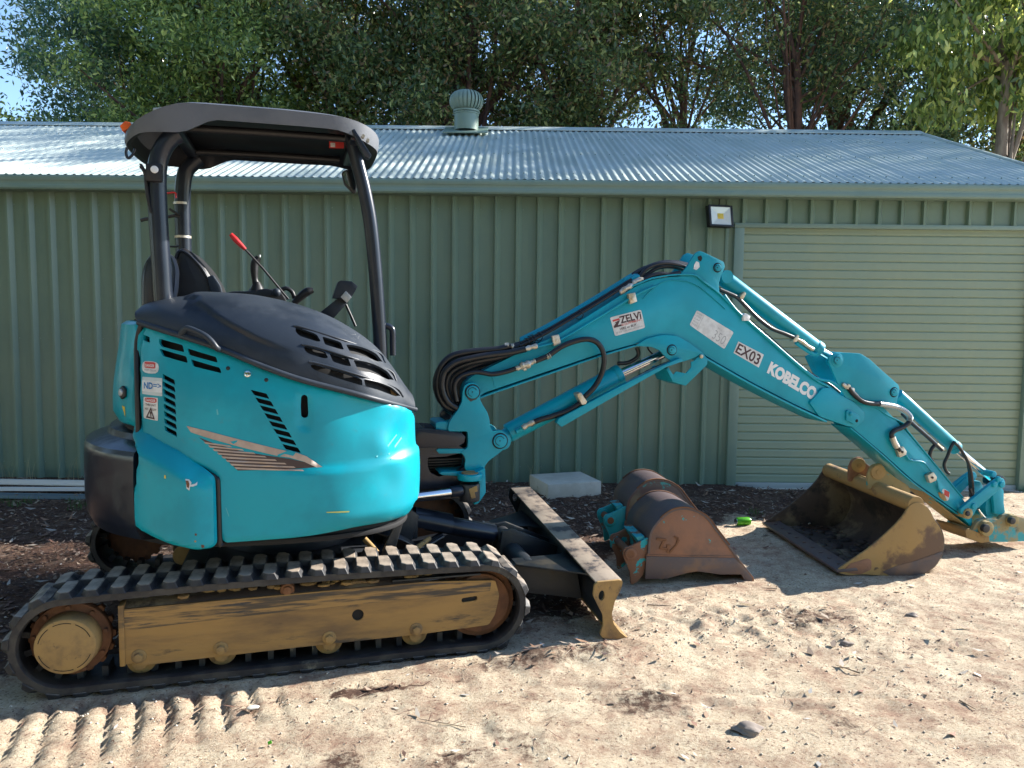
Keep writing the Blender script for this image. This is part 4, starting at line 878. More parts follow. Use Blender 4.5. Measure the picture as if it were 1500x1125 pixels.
# steel pipes along the top of the boom
for i, (off, rr_, c, m_) in enumerate(((0, .0085, 0.03, 'hose'), (4, .0085, 0.05, 'hose'), (7, .008, 0.075, 'teal_arm'), (9.5, .008, 0.10, 'teal_arm'), (11, .008, 0.125, 'teal_arm'), (2, .008, 0.150, 'hose'))):
    L = [(762, 507-off), (800, 488-off), (840, 465-off), (880, 441-off), (912, 421-off), (925, 413-off)]
    tube('boom_pipe', [P3(E, u, v_, c) for u, v_ in L], rr_, M[m_], boom, 4, 10)
tube('side_pipe', [P3(E, u, v_, Y0-0.012) for u, v_ in ((786, 509), (812, 502), (830, 493), (880, 463), (920, 439), (941, 427), (960, 419))], 0.007, M['teal_arm'], boom, 4, 8)
for (u, v_) in ((926, 436.5), (814.5, 498)):
    plate('pipe_clamp', pp(E, [(u-6, v_-6), (u+4, v_-8), (u+7, v_+5), (u-3, v_+9)], Y0-0.022, 0.003), Y0-0.026, 0.026, M['zinc'], boom, 0.003)
    p = P3(E, u+1, v_+1, Y0-0.027); cyl('clamp_bolt', p-np.array([0, 0.006, 0]), p, 0.007, M['zinc'], boom, n=6)
tube('top_pipe', [P3(E, u, v_, Y0+0.0) for u, v_ in ((1061, 432), (1072, 447), (1082, 458), (1092, 467), (1130, 500), (1170, 535), (1192, 552), (1204, 556), (1220, 560), (1232, 569), (1242, 572))], 0.0085, M['teal_arm'], boom, 5, 8)
tube('top_hose', [P3(E, u, v_, Y0+0.05) for u, v_ in ((1066, 440), (1085, 460), (1120, 488), (1160, 524), (1190, 549), (1215, 563), (1230, 575))], 0.009, M['hose'], boom, 5, 8)
plate('pipe_clamp', pp(E, [(1088, 462), (1091, 458.5), (1099, 463), (1097, 470), (1089, 470)], Y0-0.01, 0.002), Y0-0.014, 0.05, M['white'], boom, 0.003)

# decals on the boom
DY = Y0+0.0046
patch('maker_sticker', quadmap(E, [(901, 492.5), (945, 480), (939, 453.5), (893.5, 465)], DY), M['sticker'], boom, 0.07)
text_on('lettering', 'ZELVi', quadmap(E, [(909.5, 474), (940, 467), (938, 455.8), (906, 464)], DY-0.001), M['maroon'], boom, 0.03)
text_on('lettering', 'EQUIPMENT', quadmap(E, [(911.5, 478), (941, 470), (940, 466), (910.5, 474.5)], DY-0.001), M['redprint'], boom, 0.012)
text_on('lettering', 'HIRE or BUY', quadmap(E, [(908.5, 484), (933, 477), (932, 473.5), (907.7, 480.5)], DY-0.001), M['maroon'], boom, 0.012)
text_on('lettering', '08 6247 5566  www.zelvi.com.au', quadmap(E, [(903, 489.5), (941, 478.5), (940.4, 475.5), (902.4, 486.5)], DY-0.001), M['grey_print'], boom, 0.0)
for nm, L, m_ in (('logo_mark', [(897, 469), (907, 466), (908, 468.5), (897.8, 471.5)], 'redprint'), ('logo_mark', [(905, 470), (908.2, 469), (905, 476.5), (910, 475), (910.8, 477.3), (899.5, 480.5), (899, 478), (902.5, 472.8), (899, 473.8)], 'maroon')):
    plate(nm, pxs(E, L, DY), DY-0.001, 0.0005, M[m_], boom, 0)
gb = [(1010, 476), (1061, 511.5), (1075, 486.5), (1021, 454)]
patch('data_sticker', quadmap(E, gb, DY), M['sticker'], boom, 0.07)
g_ = quadmap(E, gb, DY-0.001)
for i, s_ in enumerate(('SAFE', 'LIFTING', 'CAP', 'MAX LOAD', 'RADIUS')):
    text_on('lettering', s_, (lambda x, y, i=i: g_(0.03+0.14*x, 0.82-0.17*i+0.09*y)), M['grey_print'], boom, 0.0)
text_on('lettering', '350', (lambda x, y: g_(0.60+0.32*x, 0.12+0.48*y)), M['grey_print'], boom, -0.015)
text_on('lettering', 'kg', (lambda x, y: g_(0.94+0.035*x, 0.10+0.08*y)), M['grey_print'], boom, 0)
text_on('lettering', 'W.L.L', (lambda x, y: g_(0.62+0.12*x, 0.70+0.10*y)), M['grey_print'], boom, 0)
raw('sticker_rule', [g_(x, y) for x, y in ((0.2, 0.04), (0.206, 0.04), (0.206, 0.96), (0.2, 0.96))], [(0, 1, 2, 3)], M['grey_print'], boom)
patch('number_plate', quadmap(E, [(1074.5, 517), (1111.5, 538.5), (1119, 519.5), (1081.5, 500)], DY), M['sticker'], boom, 0.02)
text_on('lettering', 'EX03', quadmap(E, [(1076.5, 516), (1110, 535.5), (1116, 520.5), (1083, 502.5)], DY-0.001), M['maroon'], boom, 0.02)
text_on('lettering', 'KOBELCO', quadmap(E, [(1123, 546), (1191.5, 587.5), (1198.5, 569.5), (1130, 529)], DY), M['white'], boom, 0.06)

# ---------------- boom cylinder
bc = part('boom_cylinder'); CY_ = 0.10
pA = P3(E, 733, 645, CY_); pB = P3(E, 984, 512.6, CY_); 
a = P3(E, 744, 634.5, CY_); b = P3(E, 906, 549, CY_); d = (b-a)/np.linalg.norm(b-a)
a2 = a; L_ = np.linalg.norm(b-a); end = pB-d*0.03
nrm2 = np.array([-d[2], 0, d[0]])
cyl('cylinder_barrel', a, b, 0.056, M['teal_arm'], bc, n=40, bevel=0.004, r1=0.059)
cyl('cylinder_gland', b-d*0.03, b+d*0.012, 0.062, M['teal_arm'], bc, n=40, bevel=0.005)
cyl('cylinder_rod', b, pB, 0.027, M['chrome'], bc, n=28)
cyl('cylinder_eye', pA-np.array([0, 0.05, 0]), pA+np.array([0, 0.05, 0]), 0.05, M['teal_arm'], bc, n=28, bevel=0.005)
cyl('rod_eye', pB-np.array([0, 0.06, 0]), pB+np.array([0, 0.06, 0]), 0.046, M['mud_plain'], bc, n=28, bevel=0.005)
cyl('barrel_neck', pA, a+d*0.05, 0.044, M['teal_arm'], bc, n=32)
plate('rod_guard', pp(E, [(814.6, 619), (822, 625), (914, 572), (976, 537), (1000, 529), (996, 524), (960, 540), (905, 567), (818, 613)], -0.02, 0.002), -0.03, 0.045, M['teal_arm'], bc, 0.002)
tube('hydraulic_line', [P3(E, u, v_, 0.03) for u, v_ in ((778, 624), (790, 617), (830, 607), (846, 598), (900, 570), (950, 543), (985, 528))], 0.0075, M['hose'], bc, 4, 8)
# ---------------- arm cylinder
ac = part('arm_cylinder'); a = P3(E, 1058, 406, CY_); b = P3(E, 1200, 513, CY_); d = (b-a)/np.linalg.norm(b-a); pj = P3(E, 1225, 528, CY_)
cyl('cylinder_barrel', a, b, 0.050, M['teal_arm'], ac, n=40, bevel=0.004, r1=0.047)
cyl('cylinder_gland', b-d*0.05, b, 0.052, M['teal_arm'], ac, n=40, bevel=0.005)
cyl('cylinder_rod', b, b+(pj-b)*0.9, 0.027, M['chrome'], ac, n=24); cyl('cylinder_eye', a-np.array([0, .06, 0]), a+np.array([0, .06, 0]), 0.04, M['teal_arm'], ac, n=24)
cyl('rod_eye', pj-np.array([0, 0.05, 0]), pj+np.array([0, 0.05, 0]), 0.045, M['teal_arm'], ac, n=24, bevel=0.004)
for (u, v_) in ((1088, 433), (1166, 496)):
    plate('hose_clip', pp(E, [(u-4, v_+4), (u-2, v_-1), (u+3, v_-6), (u+5, v_-3), (u+1, v_+5)], 0.03, 0.002), 0.03, 0.04, M['zinc'], ac, 0.003)
tube('hose', [P3(E, u, v_, 0.045) for u, v_ in ((1054, 424), (1068, 430), (1080, 436), (1092, 448), (1110, 466), (1130, 481), (1150, 489), (1164, 495))], 0.0125, M['hose'], ac, 5, 10)
tube('hose_end', [P3(E, u, v_, 0.045) for u, v_ in ((1164, 495), (1175, 501), (1183, 507), (1191, 512))], 0.012, M['zinc'], ac, 4, 8, rads=[.009, .013, .011, .014])
tube('cylinder_pipe', [P3(E, u, v_, 0.06) for u, v_ in ((1166, 502), (1180, 512), (1192, 519), (1197, 517))], 0.012, M['teal_arm'], ac, 4, 8)

# ---------------- arm
arm = part('arm'); z8 = lambda L: [(1100+a/3.75, 450+b/3.75) for a, b in L]
arm_px = [(1233, 600), (1237, 588), (1270.7, 586), (1296, 598), (1326.7, 631), (1352, 660), (1377, 690), (1412, 732.7), (1421, 747), (1424, 760), (1424.7, 774), (1412, 760), (1404, 751), (1340, 706), (1292, 663), (1246, 624.5)]
plate('arm_body', fillet(pxs(E, arm_px, Y0+0.004), 0.02, 3), Y0+0.004, 0.172, M['teal_arm'], arm, 0.004)
strip('arm_edge', [(1246, 625.5), (1292, 664.5), (1340, 707.5), (1404, 752.5)], Y0-0.004, Y1+0.004, -0.008, M['teal_arm'], arm)
strip('arm_edge', [(1268, 593), (1285, 599), (1300, 609), (1324, 621), (1330, 632), (1377, 689), (1412, 731)], Y0-0.002, Y1+0.002, 0.007, M['teal_arm'], arm)
wear = strip('mud_underside', [(1262, 639), (1310, 680), (1352, 717), (1400, 756), (1420, 771)][2:], Y0+0.01, Y1-0.01, -0.005, M['mud_teal'], arm, off=-0.004)
ear = z8([(425, 300), (428, 275), (440, 262), (470, 249), (540, 250), (600, 254), (650, 284), (700, 330), (810, 428), (815, 455), (808, 485), (800, 520), (790, 555), (650, 545), (520, 500), (480, 430), (455, 370)])
for c in (Y0-0.004, Y1-0.014): plate('arm_ear', pp(E, ear, Y0, 0.01), c, 0.018, M['teal_arm'], arm, 0.003)
ear2 = z8([(360, 275), (385, 262), (425, 275), (470, 400), (500, 470), (480, 470), (400, 360)])
plate('ear_web', pp(E, ear2, Y0+0.06, 0.008), Y1-0.012, 0.014, M['teal_arm'], arm, 0.003)
pinset(*z8([(474, 291)])[0], Y0-0.004, arm, 0.030, 0.014); pinset(*z8([(786, 467)])[0], Y0-0.004, arm, 0.026, 0.010)
q = pin('ear_rim', *z8([(474, 291)])[0], Y0-0.004, 0.045, arm, 0.004)
for (u, v_) in (((1320.5), (662)), ((1364.5), (699.5))):
    plate('pipe_clamp', pp(E, [(u-7, v_-3), (u+2, v_-8), (u+7, v_-1), (u+6, v_+4), (u-3, v_+8)], Y0-0.02, 0.003), Y0-0.026, 0.028, M['zinc'], arm, 0.003)
    p = P3(E, u+1, v_, Y0-0.027); cyl('clamp_bolt', p-np.array([0, 0.006, 0]), p, 0.008, M['black'], arm, n=6)
tube('arm_pipe', [P3(E, u, v_, Y0-0.008) for u, v_ in ((1325, 663), (1333, 674), (1352, 677), (1362, 688), (1368, 696), (1373, 706), (1375, 716), (1380, 722))], 0.0065, M['teal_arm'], arm, 4, 8)
tube('arm_hose', [P3(E, u, v_, Y0-0.02) for u, v_ in ((1243, 568), (1250, 577), (1262, 587), (1275, 591), (1292, 592), (1312, 596), (1326, 603), (1333, 611), (1331, 619), (1322, 626), (1310, 631), (1306, 637), (1309, 646), (1314, 654), (1318, 660))], 0.0155, M['hose'], arm, 6, 12)
tube('spring_guard', [P3(E, u, v_, Y0-0.02) for u, v_ in ((1288, 591.5), (1312, 596), (1326, 603), (1333, 611), (1332, 617))], 0.0195, M['galv'], arm, 12, 12, corr=0.22)
tube('hose_end', [P3(E, u, v_, Y0-0.02) for u, v_ in ((1307, 640), (1310, 648), (1314, 655))], 0.019, M['zinc'], arm, 3, 10)
for u, v_ in ((1240, 566), (1246, 571)): p = P3(E, u, v_, Y0-0.01); cyl('hose_fitting', p-np.array([0, 0.02, 0]), p+np.array([0, 0.03, 0]), 0.018, M['zinc'], arm, n=6, bevel=0.002)
tube('hose_fitting', [P3(E, u, v_, Y0-0.016) for u, v_ in ((1234, 562), (1240, 567), (1248, 574), (1256, 581))], 0.012, M['zinc'], arm, 2, 8, rads=[.009, .016, .010, .017, .012])
patch('warning_sticker', quadmap(E, [(1378, 729), (1389, 735), (1392, 722), (1381, 714)], Y0+0.002), M['sticker'], arm, 0.35)
patch('sticker_panel', quadmap(E, [(1383, 725), (1390, 729), (1391, 721), (1383.5, 717)], Y0+0.001), M['redprint'], arm, 0.1)
plate('mud_splash', pp(E, [(1374, 722), (1379, 719), (1384, 726), (1387, 733), (1383, 734), (1377, 729)], Y0+0.002, 0.004), Y0, 0.003, M['mud_plain'], arm, 0.001)
# ---------------- bucket cylinder and linkage
kc = part('bucket_cylinder'); a = P3(E, *z8([(800, 480)])[0], CY_); b = P3(E, 1399, 656, CY_); e_ = P3(E, 1456, 704, CY_); d = (b-a)/np.linalg.norm(b-a)
cyl('cylinder_barrel', a, b, 0.043, M['teal_arm'], kc, n=36, bevel=0.004); cyl('cylinder_gland', b-d*0.03, b+d*0.01, 0.047, M['teal_arm'], kc, n=36, bevel=0.004)
cyl('cylinder_rod', b, e_, 0.024, M['chrome'], kc, n=24); cyl('rod_eye', e_-np.array([0, .055, 0]), e_+np.array([0, .055, 0]), 0.045, M['navy'], kc, n=24, bevel=0.004)
dn = np.array([0.02, 0, -0.06])
tube('cylinder_pipe', [P3(E, u, v_, 0.05) for u, v_ in ((1322, 606), (1336, 620), (1360, 641), (1373, 653), (1380, 659))], 0.014, M['navy'], kc, 3, 8)
tube('hose', [P3(E, u, v_, 0.05) for u, v_ in ((1372, 650), (1365, 657), (1362, 668), (1366, 676))], 0.012, M['hose'], kc, 5, 8)
tube('hose', [P3(E, u, v_, 0.04) for u, v_ in ((1398, 647), (1393, 655), (1388, 668), (1383, 680), (1386, 690), (1390, 694))], 0.011, M['hose'], kc, 5, 8)
tube('hose', [P3(E, u, v_, 0.03) for u, v_ in ((1398, 648), (1405, 655), (1415, 671), (1421, 686), (1424, 705), (1425, 728))], 0.011, M['hose'], kc, 5, 8)
tube('hose', [P3(E, u, v_, 0.06) for u, v_ in ((1418, 676), (1420, 690), (1421, 708), (1422, 728))], 0.011, M['hose'], kc, 5, 8)
p = P3(E, 1376, 657, 0.05); tube('hose_end', [P3(E, u, v_, 0.05) for u, v_ in ((1371, 650), (1376, 655), (1381, 659))], 0.014, M['zinc'], kc, 2, 8)
lk = part('bucket_linkage'); z4 = lambda L: [(1280+a/5.114, 600+b/5.114) for a, b in L]
lnk = z4([(645, 775), (640, 745), (665, 720), (880, 545), (930, 512), (965, 515), (978, 545), (965, 580), (930, 600), (760, 745), (740, 790), (690, 805)])
for c in (-0.03, 0.20): plate('link_bar', pp(E, lnk, -0.02, 0.008), c, 0.026, M['teal_arm'], lk, 0.004)
l2 = z4([(885, 600), (910, 570), (955, 575), (975, 610), (975, 700), (985, 770), (960, 790), (905, 780), (900, 700)])
for c in (0.0, 0.17): plate('hitch_link', pp(E, l2, 0.0, 0.008), c, 0.026, M['teal_arm'], lk, 0.004)
plate('link_web', pp(E, z4([(800, 660), (850, 640), (890, 700), (905, 790), (800, 790), (790, 720)]), 0.08, 0.008), 0.03, 0.14, M['teal_arm'], lk, 0.006)
plate('far_link', pp(E, z4([(605, 590), (700, 500), (715, 560), (640, 635)]), 0.19, 0.004), 0.19, 0.025, M['teal_arm'], lk, 0.004)
for u, v_, r_ in ((900, 560, .020), (955, 560, .022), (745, 722, .020), (930, 520, .018)): pin('link_pin', *z4([(u, v_)])[0], -0.03, r_, lk, 0.012)
p = P3(E, *z4([(875, 480)])[0], 0.04); cyl('grease_cap', p-np.array([0, 0.03, 0]), p+np.array([0, .06, 0]), 0.022, M['teal_arm'], lk, n=16, bevel=0.004)
pin('arm_pin', *z4([(700, 778)])[0], -0.03, 0.036, lk, 0.012, M['mud_teal'], 0.26); pin('arm_pin_bolt', *z4([(700, 778)])[0], -0.042, 0.018, lk, 0.01, M['navy'])
tube('chain', [P3(E, u, v_, 0.0) for u, v_ in z4([(720, 590), (735, 640), (730, 660)])], 0.012, M['hose'], lk, 4, 6); tube('link_rod', [P3(E, u, v_, 0.0) for u, v_ in z4([(780, 745), (805, 780), (832, 810)])], 0.008, M['chrome'], lk, 2, 8)
# ---------------- quick hitch
qh = part('quick_hitch')
hp = z4([(770, 850), (800, 822), (860, 818), (940, 822), (965, 795), (1000, 778), (1045, 782), (1075, 800), (1120, 812), (1180, 830), (1215, 880), (1200, 950), (1140, 985), (1000, 992), (850, 992), (700, 950), (690, 900), (740, 905)])
for c in (-0.02, 0.17): plate('hitch_cheek', pp(E, hp, -0.02, 0.01), c, 0.03, M['teal_muddy'], qh, 0.005)
plate('hitch_base', pp(E, z4([(690, 905), (760, 930), (1000, 935), (1180, 900), (1190, 950), (1140, 980), (1000, 988), (850, 988), (700, 948)]), 0.0, 0.006), 0.012, 0.158, M['mud_teal'], qh, 0.008)
plate('mud_pad', pp(E, z4([(682, 905), (700, 890), (860, 950), (862, 990), (800, 998), (690, 955)]), -0.03, 0.006), -0.035, 0.26, M['mud_plain'], qh, 0.01)
for u, v_, r_ in ((822, 885, .052), (1020, 828, .042)):
    pin('hitch_boss', *z4([(u, v_)])[0], -0.02, r_, qh, 0.035, M['mud_teal']); pin('hitch_nut', *z4([(u+6, v_+2)])[0], -0.055, r_*0.55, qh, 0.02, M['blade'])

# ---------------- hoses at the boom foot
hs = part('hose_bundle'); z55 = lambda L: [(600+a/4.327, 440+b/4.327) for a, b in L]
paths = [([(300, 700), (230, 670), (185, 600), (175, 520), (195, 430), (250, 365), (330, 335), (450, 320), (560, 310), (640, 290)], 0.02, 0.019),
         ([(310, 690), (250, 650), (215, 590), (205, 520), (225, 450), (290, 395), (400, 365), (520, 345), (640, 330), (735, 308)], -0.01, 0.018),
         ([(300, 680), (265, 640), (240, 580), (235, 520), (260, 460), (330, 415), (430, 385), (560, 360), (680, 325), (740, 310)], 0.03, 0.019),
         ([(300, 660), (280, 620), (262, 570), (260, 520), (290, 470), (360, 430), (460, 395), (570, 360), (650, 310), (760, 265)], 0.06, 0.018),
         ([(300, 640), (290, 590), (285, 540), (305, 500), (350, 470), (430, 455), (520, 468), (600, 455), (675, 432)], -0.02, 0.0135),
         ([(280, 710), (200, 640), (168, 560), (172, 480), (215, 395), (290, 345), (400, 325), (520, 318), (600, 305)], 0.07, 0.017),
         ([(290, 720), (240, 690), (200, 630), (190, 540), (210, 440), (270, 380), (380, 345), (500, 330), (620, 300), (720, 270), (800, 235)], 0.10, 0.017),
         ([(320, 700), (290, 650), (275, 590), (280, 530), (310, 480), (370, 450), (450, 430), (560, 390), (660, 345)], 0.10, 0.018)]
for L, c, r_ in paths: tube('hose', [P3(E, u, v_, c) for u, v_ in z55(L)], r_, M['hose'], hs, 6, 12)
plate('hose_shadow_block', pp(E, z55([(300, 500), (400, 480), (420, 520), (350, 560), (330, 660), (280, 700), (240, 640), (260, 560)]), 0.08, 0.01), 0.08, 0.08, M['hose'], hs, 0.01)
def fit(L, c, r_=0.014, m='zinc', rads=None): return tube('hose_fitting', [P3(E, u, v_, c) for u, v_ in z55(L)], r_, M[m], hs, 2, 8, rads=rads or [r_*.8, r_*1.15, r_*.8, r_*1.2, r_])
fit([(735, 308), (775, 296), (808, 290)], -0.02); fit([(672, 432), (700, 426), (730, 418)], -0.03, 0.014); fit([(700, 420), (730, 410), (762, 405)], -0.03, 0.021); fit([(720, 440), (735, 430)], -0.03, 0.014)
fit([(762, 402), (785, 388), (798, 384)], -0.03, 0.013)
fit([(600, 285), (640, 290), (655, 295)], 0.02, 0.016); fit([(550, 325), (600, 300), (650, 290)], 0.07, 0.014)
tube('hose', [P3(E, u, v_, -0.03) for u, v_ in z55([(798, 385), (840, 368), (880, 350), (960, 295), (1040, 262), (1120, 246), (1180, 262), (1220, 310), (1233, 380), (1215, 470), (1170, 550), (1110, 612)])], 0.0155, M['hose'], hs, 6, 12)
tube('hose', [P3(E, u, v_, 0.0) for u, v_ in z55([(1110, 612), (1080, 650), (1000, 700), (900, 735), (840, 752), (790, 770)])], 0.0155, M['hose'], hs, 6, 12)
fit([(865, 362), (882, 352), (890, 348)], -0.03, 0.0165); fit([(790, 770), (750, 788), (715, 808)], 0.0, 0.015); fit([(715, 808), (690, 825), (672, 832)], 0.03, 0.013, 'teal_arm')
plate('hose_clamp', pp(E, z55([(1052, 592), (1080, 582), (1120, 640), (1112, 655), (1088, 660)]), -0.02, 0.004), -0.035, 0.06, M['zinc'], hs, 0.004)
p = P3(E, *z55([(1072, 598)])[0], -0.036); cyl('clamp_bolt', p-np.array([0, 0.008, 0]), p, 0.008, M['zinc'], hs, n=6)
tube('hose', [P3(E, u, v_, 0.12) for u, v_ in z55([(1320, 300), (1440, 300), (1450, 340), (1430, 370), (1380, 395), (1320, 400)][1:])], 0.012, M['hose'], hs, 5, 8)
tube('hose', [P3(E, u, v_, 0.14) for u, v_ in ((949, 505), (950, 512), (958, 520), (970, 524))], 0.005, M['hose'], hs, 5, 6)
# hoses at the top of the boom going into the arm bracket
zq = lambda L: [(900+a/4.89, 350+b/4.89) for a, b in L]
for L, c, r_ in (([(200, 300), (260, 265), (330, 250), (400, 255), (470, 240)], 0.03, .013), ([(180, 275), (230, 215), (310, 180), (400, 175), (490, 195), (525, 215)], 0.06, .013), ([(130, 270), (180, 235), (280, 185), (380, 165), (470, 180), (525, 195)], 0.10, .013), ([(190, 290), (240, 250), (320, 205), (420, 200), (500, 225)], 0.09, .012), ([(120, 262), (200, 215), (320, 175), (430, 165), (530, 185)], 0.14, .012)):
    tube('hose', [P3(E, u, v_, c) for u, v_ in zq(L)], r_, M['hose'], hs, 5, 10)
for L, c in (([(40, 385), (90, 350), (130, 330)], 0.02), ([(130, 325), (160, 300), (205, 288)], 0.03), ([(70, 300), (120, 280), (170, 262)], 0.09), ([(90, 320), (130, 290), (180, 270)], 0.06)):
    tube('hose_fitting', [P3(E, u, v_, c) for u, v_ in zq(L)], 0.014, M['zinc'] if c < 0.05 else M['teal_arm'], hs, 2, 8, rads=[.012, .018, .013, .018, .012])
# cable ties
for (u, v_) in ((848, 461), (779, 497), (789, 493), (775, 499), (770, 502)):
    p = P3(E, u, v_, 0.055); tube('cable_tie', [p+np.array([0.022*math.cos(a)*0.35, -0.05*math.cos(a), 0.026*math.sin(a)]) for a in np.linspace(0, 6.28, 10)], 0.0025, M['black'], hs, 0, 5)

# ---------------- dozer blade
db = part('dozer_blade'); TILT = Matrix.Translation((0, -0.775, 0)) @ Matrix.Rotation(R(4.6), 4, 'X') @ Matrix.Translation((0, 0.775, 0))
prof = [(1.535, 0.285), (1.522, 0.292), (1.41, 0.292), (1.41, 0.280), (1.50, 0.276), (1.505, 0.26), (1.47, 0.20), (1.455, 0.13), (1.465, 0.07), (1.50, 0.025), (1.555, -0.006), (1.57, -0.004), (1.53, 0.03), (1.49, 0.075), (1.475, 0.13), (1.49, 0.20), (1.53, 0.262)]
def dbm(name, bm, m, bevel=0.003, par=None):
    bmesh.ops.transform(bm, matrix=TILT, verts=bm.verts); return fin(name, bm, m, par or db, bevel)
bm = bmesh.new(); prism(bm, fillet(prof, 0.006, 2), -0.765, 1.53); dbm('blade_plate', bm, M['blade'])
bm = bmesh.new(); bm_box(bm, 1.405, 1.54, -0.768, 0.768, 0.292, 0.300); dbm('blade_top_edge', bm, M['blade_edge'])
bm = bmesh.new(); bm_box(bm, 1.52, 1.585, -0.77, 0.77, -0.012, 0.002); dbm('cutting_edge', bm, M['mud_plain'])
endp = [(1.397, 0.29), (1.41, 0.302), (1.525, 0.303), (1.54, 0.295), (1.535, 0.26), (1.505, 0.20), (1.492, 0.13), (1.505, 0.08), (1.54, 0.035), (1.595, -0.012), (1.455, 0.012), (1.438, 0.03), (1.452, 0.08), (1.448, 0.13), (1.415, 0.19), (1.392, 0.235)]
for y in (-0.779, 0.767):
    V, T, rim, _ = triangulate(fillet(endp, 0.012, 3), [[(1.435+0.016*math.cos(a), 0.232+0.026*math.sin(a)) for a in np.linspace(0, 6.28, 16, endpoint=False)]], 0)
    bm = bmesh.new(); n = len(V); vs = [bm.verts.new((p[0], y, p[1])) for p in V]+[bm.verts.new((p[0], y+0.014, p[1])) for p in V]
    for t in T: bm.faces.new([vs[i] for i in t]); bm.faces.new([vs[i+n] for i in t[::-1]])
    for a, b in rim: bm.faces.new((vs[b], vs[a], vs[a+n], vs[b+n]))
    dbm('blade_end_plate', bm, M['mud_plain'] if y < 0 else M['blade'], 0)
for y in (-0.36, 0.36):
    bm = bmesh.new()
    s = 1 if y > 0 else -1
    v = [(0.42, y*0.92, 0.20), (1.12, y, 0.28), (1.42, y*1.25, 0.285), (1.455, y*1.25, 0.10), (1.15, y, 0.13), (0.42, y*0.92, 0.14)]
    prA = [bm.verts.new((p[0], p[1]-0.035, p[2])) for p in v]; prB = [bm.verts.new((p[0], p[1]+0.035, p[2])) for p in v]
    bm.faces.new(prA); bm.faces.new(prB[::-1])
    for i in range(6): bm.faces.new((prA[i], prB[i], prB[(i+1) % 6], prA[(i+1) % 6]))
    fin('push_arm', bm, M['blade'], db, 0.005)
    bm = bmesh.new(); tri_ = [(1.12, y-0.05), (1.40, y*1.25-0.16), (1.46, y*1.25-0.22), (1.46, y*1.25+0.22), (1.40, y*1.25+0.16), (1.12, y+0.05)]
    prism(bm, tri_, 0.276, 0.010, 'z'); fin('arm_gusset', bm, M['blade'], db, 0.002)
cyl('cross_tube', (1.20, -0.36, 0.235), (1.20, 0.38, 0.235), 0.055, M['blade'], db, n=28, bevel=0.004)
for y in (-0.05, 0.10):
    bm = bmesh.new(); prism(bm, [(1.12, 0.22), (1.14, 0.36), (1.20, 0.37), (1.47, 0.25), (1.47, 0.10), (1.2, 0.18)], y, 0.022); fin('cylinder_lug', bm, M['blade'], db, 0.004)
# lift cylinder with its guard
ca = np.array([0.62, -0.02, 0.46]); cb = np.array([1.17, 0.035, 0.31]); dd = (cb-ca)/np.linalg.norm(cb-ca)
cyl('lift_cylinder', ca+dd*0.1, cb-dd*0.06, 0.050, M['navy'], db, n=32, bevel=0.005); cyl('lift_rod', ca-dd*0.05, ca+dd*0.12, 0.025, M['chrome'], db, n=20)
cyl('cylinder_eye', cb+np.array([0, -.045, 0]), cb+np.array([0, .045, 0]), 0.045, M['blade'], db, n=24, bevel=0.004)
bm = bmesh.new(); pr = []
for k in range(13):
    a = math.pi*(-0.15+1.3*k/12); pr.append((math.cos(a)*0.066, math.sin(a)*0.066))
q1 = ca+dd*0.02; q2 = ca+dd*0.24; up_ = np.cross(dd, [0, 1, 0]); up_ = -up_ if up_[2] < 0 else up_; sd = np.cross(up_, dd)
for base in (q1, q2):
    pass
r1 = [bm.verts.new(q1+sd*x+up_*z) for x, z in pr]; r2 = [bm.verts.new(q2+sd*x+up_*z) for x, z in pr]
for i in range(12): bm.faces.new((r1[i], r1[i+1], r2[i+1], r2[i]))
bmesh.ops.solidify(bm, geom=list(bm.faces), thickness=0.006); fin('rod_cover', bm, M['navy'], db)
box('cylinder_mount', 0.42, 0.66, -0.10, 0.10, 0.36, 0.50, M['blade'], db, 0.012)
plate('hose_guard', [(0.45, 0.30), (0.50, 0.50), (0.58, 0.56), (0.66, 0.50), (0.60, 0.30)], -0.14, 0.02, M['blade'], db, 0.004)
plate('front_stay', [(0.40, 0.34), (0.52, 0.60), (0.55, 0.60), (0.47, 0.34)], -0.45, 0.02, M['blade'], ch, 0.003)
for i in range(3): tube('blade_hose', [(0.40, -0.2+0.03*i, 0.45), (0.55, -0.22+0.03*i, 0.40), (0.66, -0.16+0.03*i, 0.33), (0.80, -0.08+0.03*i, 0.36)], 0.011, M['hose'], db, 5, 8)
tube('bent_pipe', [(0.36, -0.30, 0.44), (0.50, -0.34, 0.30), (0.62, -0.22, 0.34), (0.72, -0.1, 0.36)], 0.014, M['mud_plain'], db, 5, 8)
# ================================================================== GROUND
def _lat(ix, iy, seed):
    h = (ix.astype(np.int64)*374761393+iy.astype(np.int64)*668265263+seed*982451653) & 0x7fffffff
    h = ((h ^ (h >> 13))*1274126177) & 0x7fffffff; return ((h ^ (h >> 16)) & 0xffff)/65535.0
def vnoise(x, y, seed=0):
    ix = np.floor(x); iy = np.floor(y); fx = x-ix; fy = y-iy; fx = fx*fx*(3-2*fx); fy = fy*fy*(3-2*fy)
    a = _lat(ix, iy, seed); b = _lat(ix+1, iy, seed); c = _lat(ix, iy+1, seed); d = _lat(ix+1, iy+1, seed)
    return a*(1-fx)*(1-fy)+b*fx*(1-fy)+c*(1-fx)*fy+d*fx*fy
def fbm(x, y, seed=0, oct=4):
    s = 0; a = 0.5; t = 0
    for o in range(oct): s = s+a*vnoise(x*2**o+17.3*o, y*2**o+9.1*o, seed+o); t += a; a *= 0.55
    return s/t
def ss(x, a, b): t = np.clip((x-a)/(b-a), 0, 1); return t*t*(3-2*t)
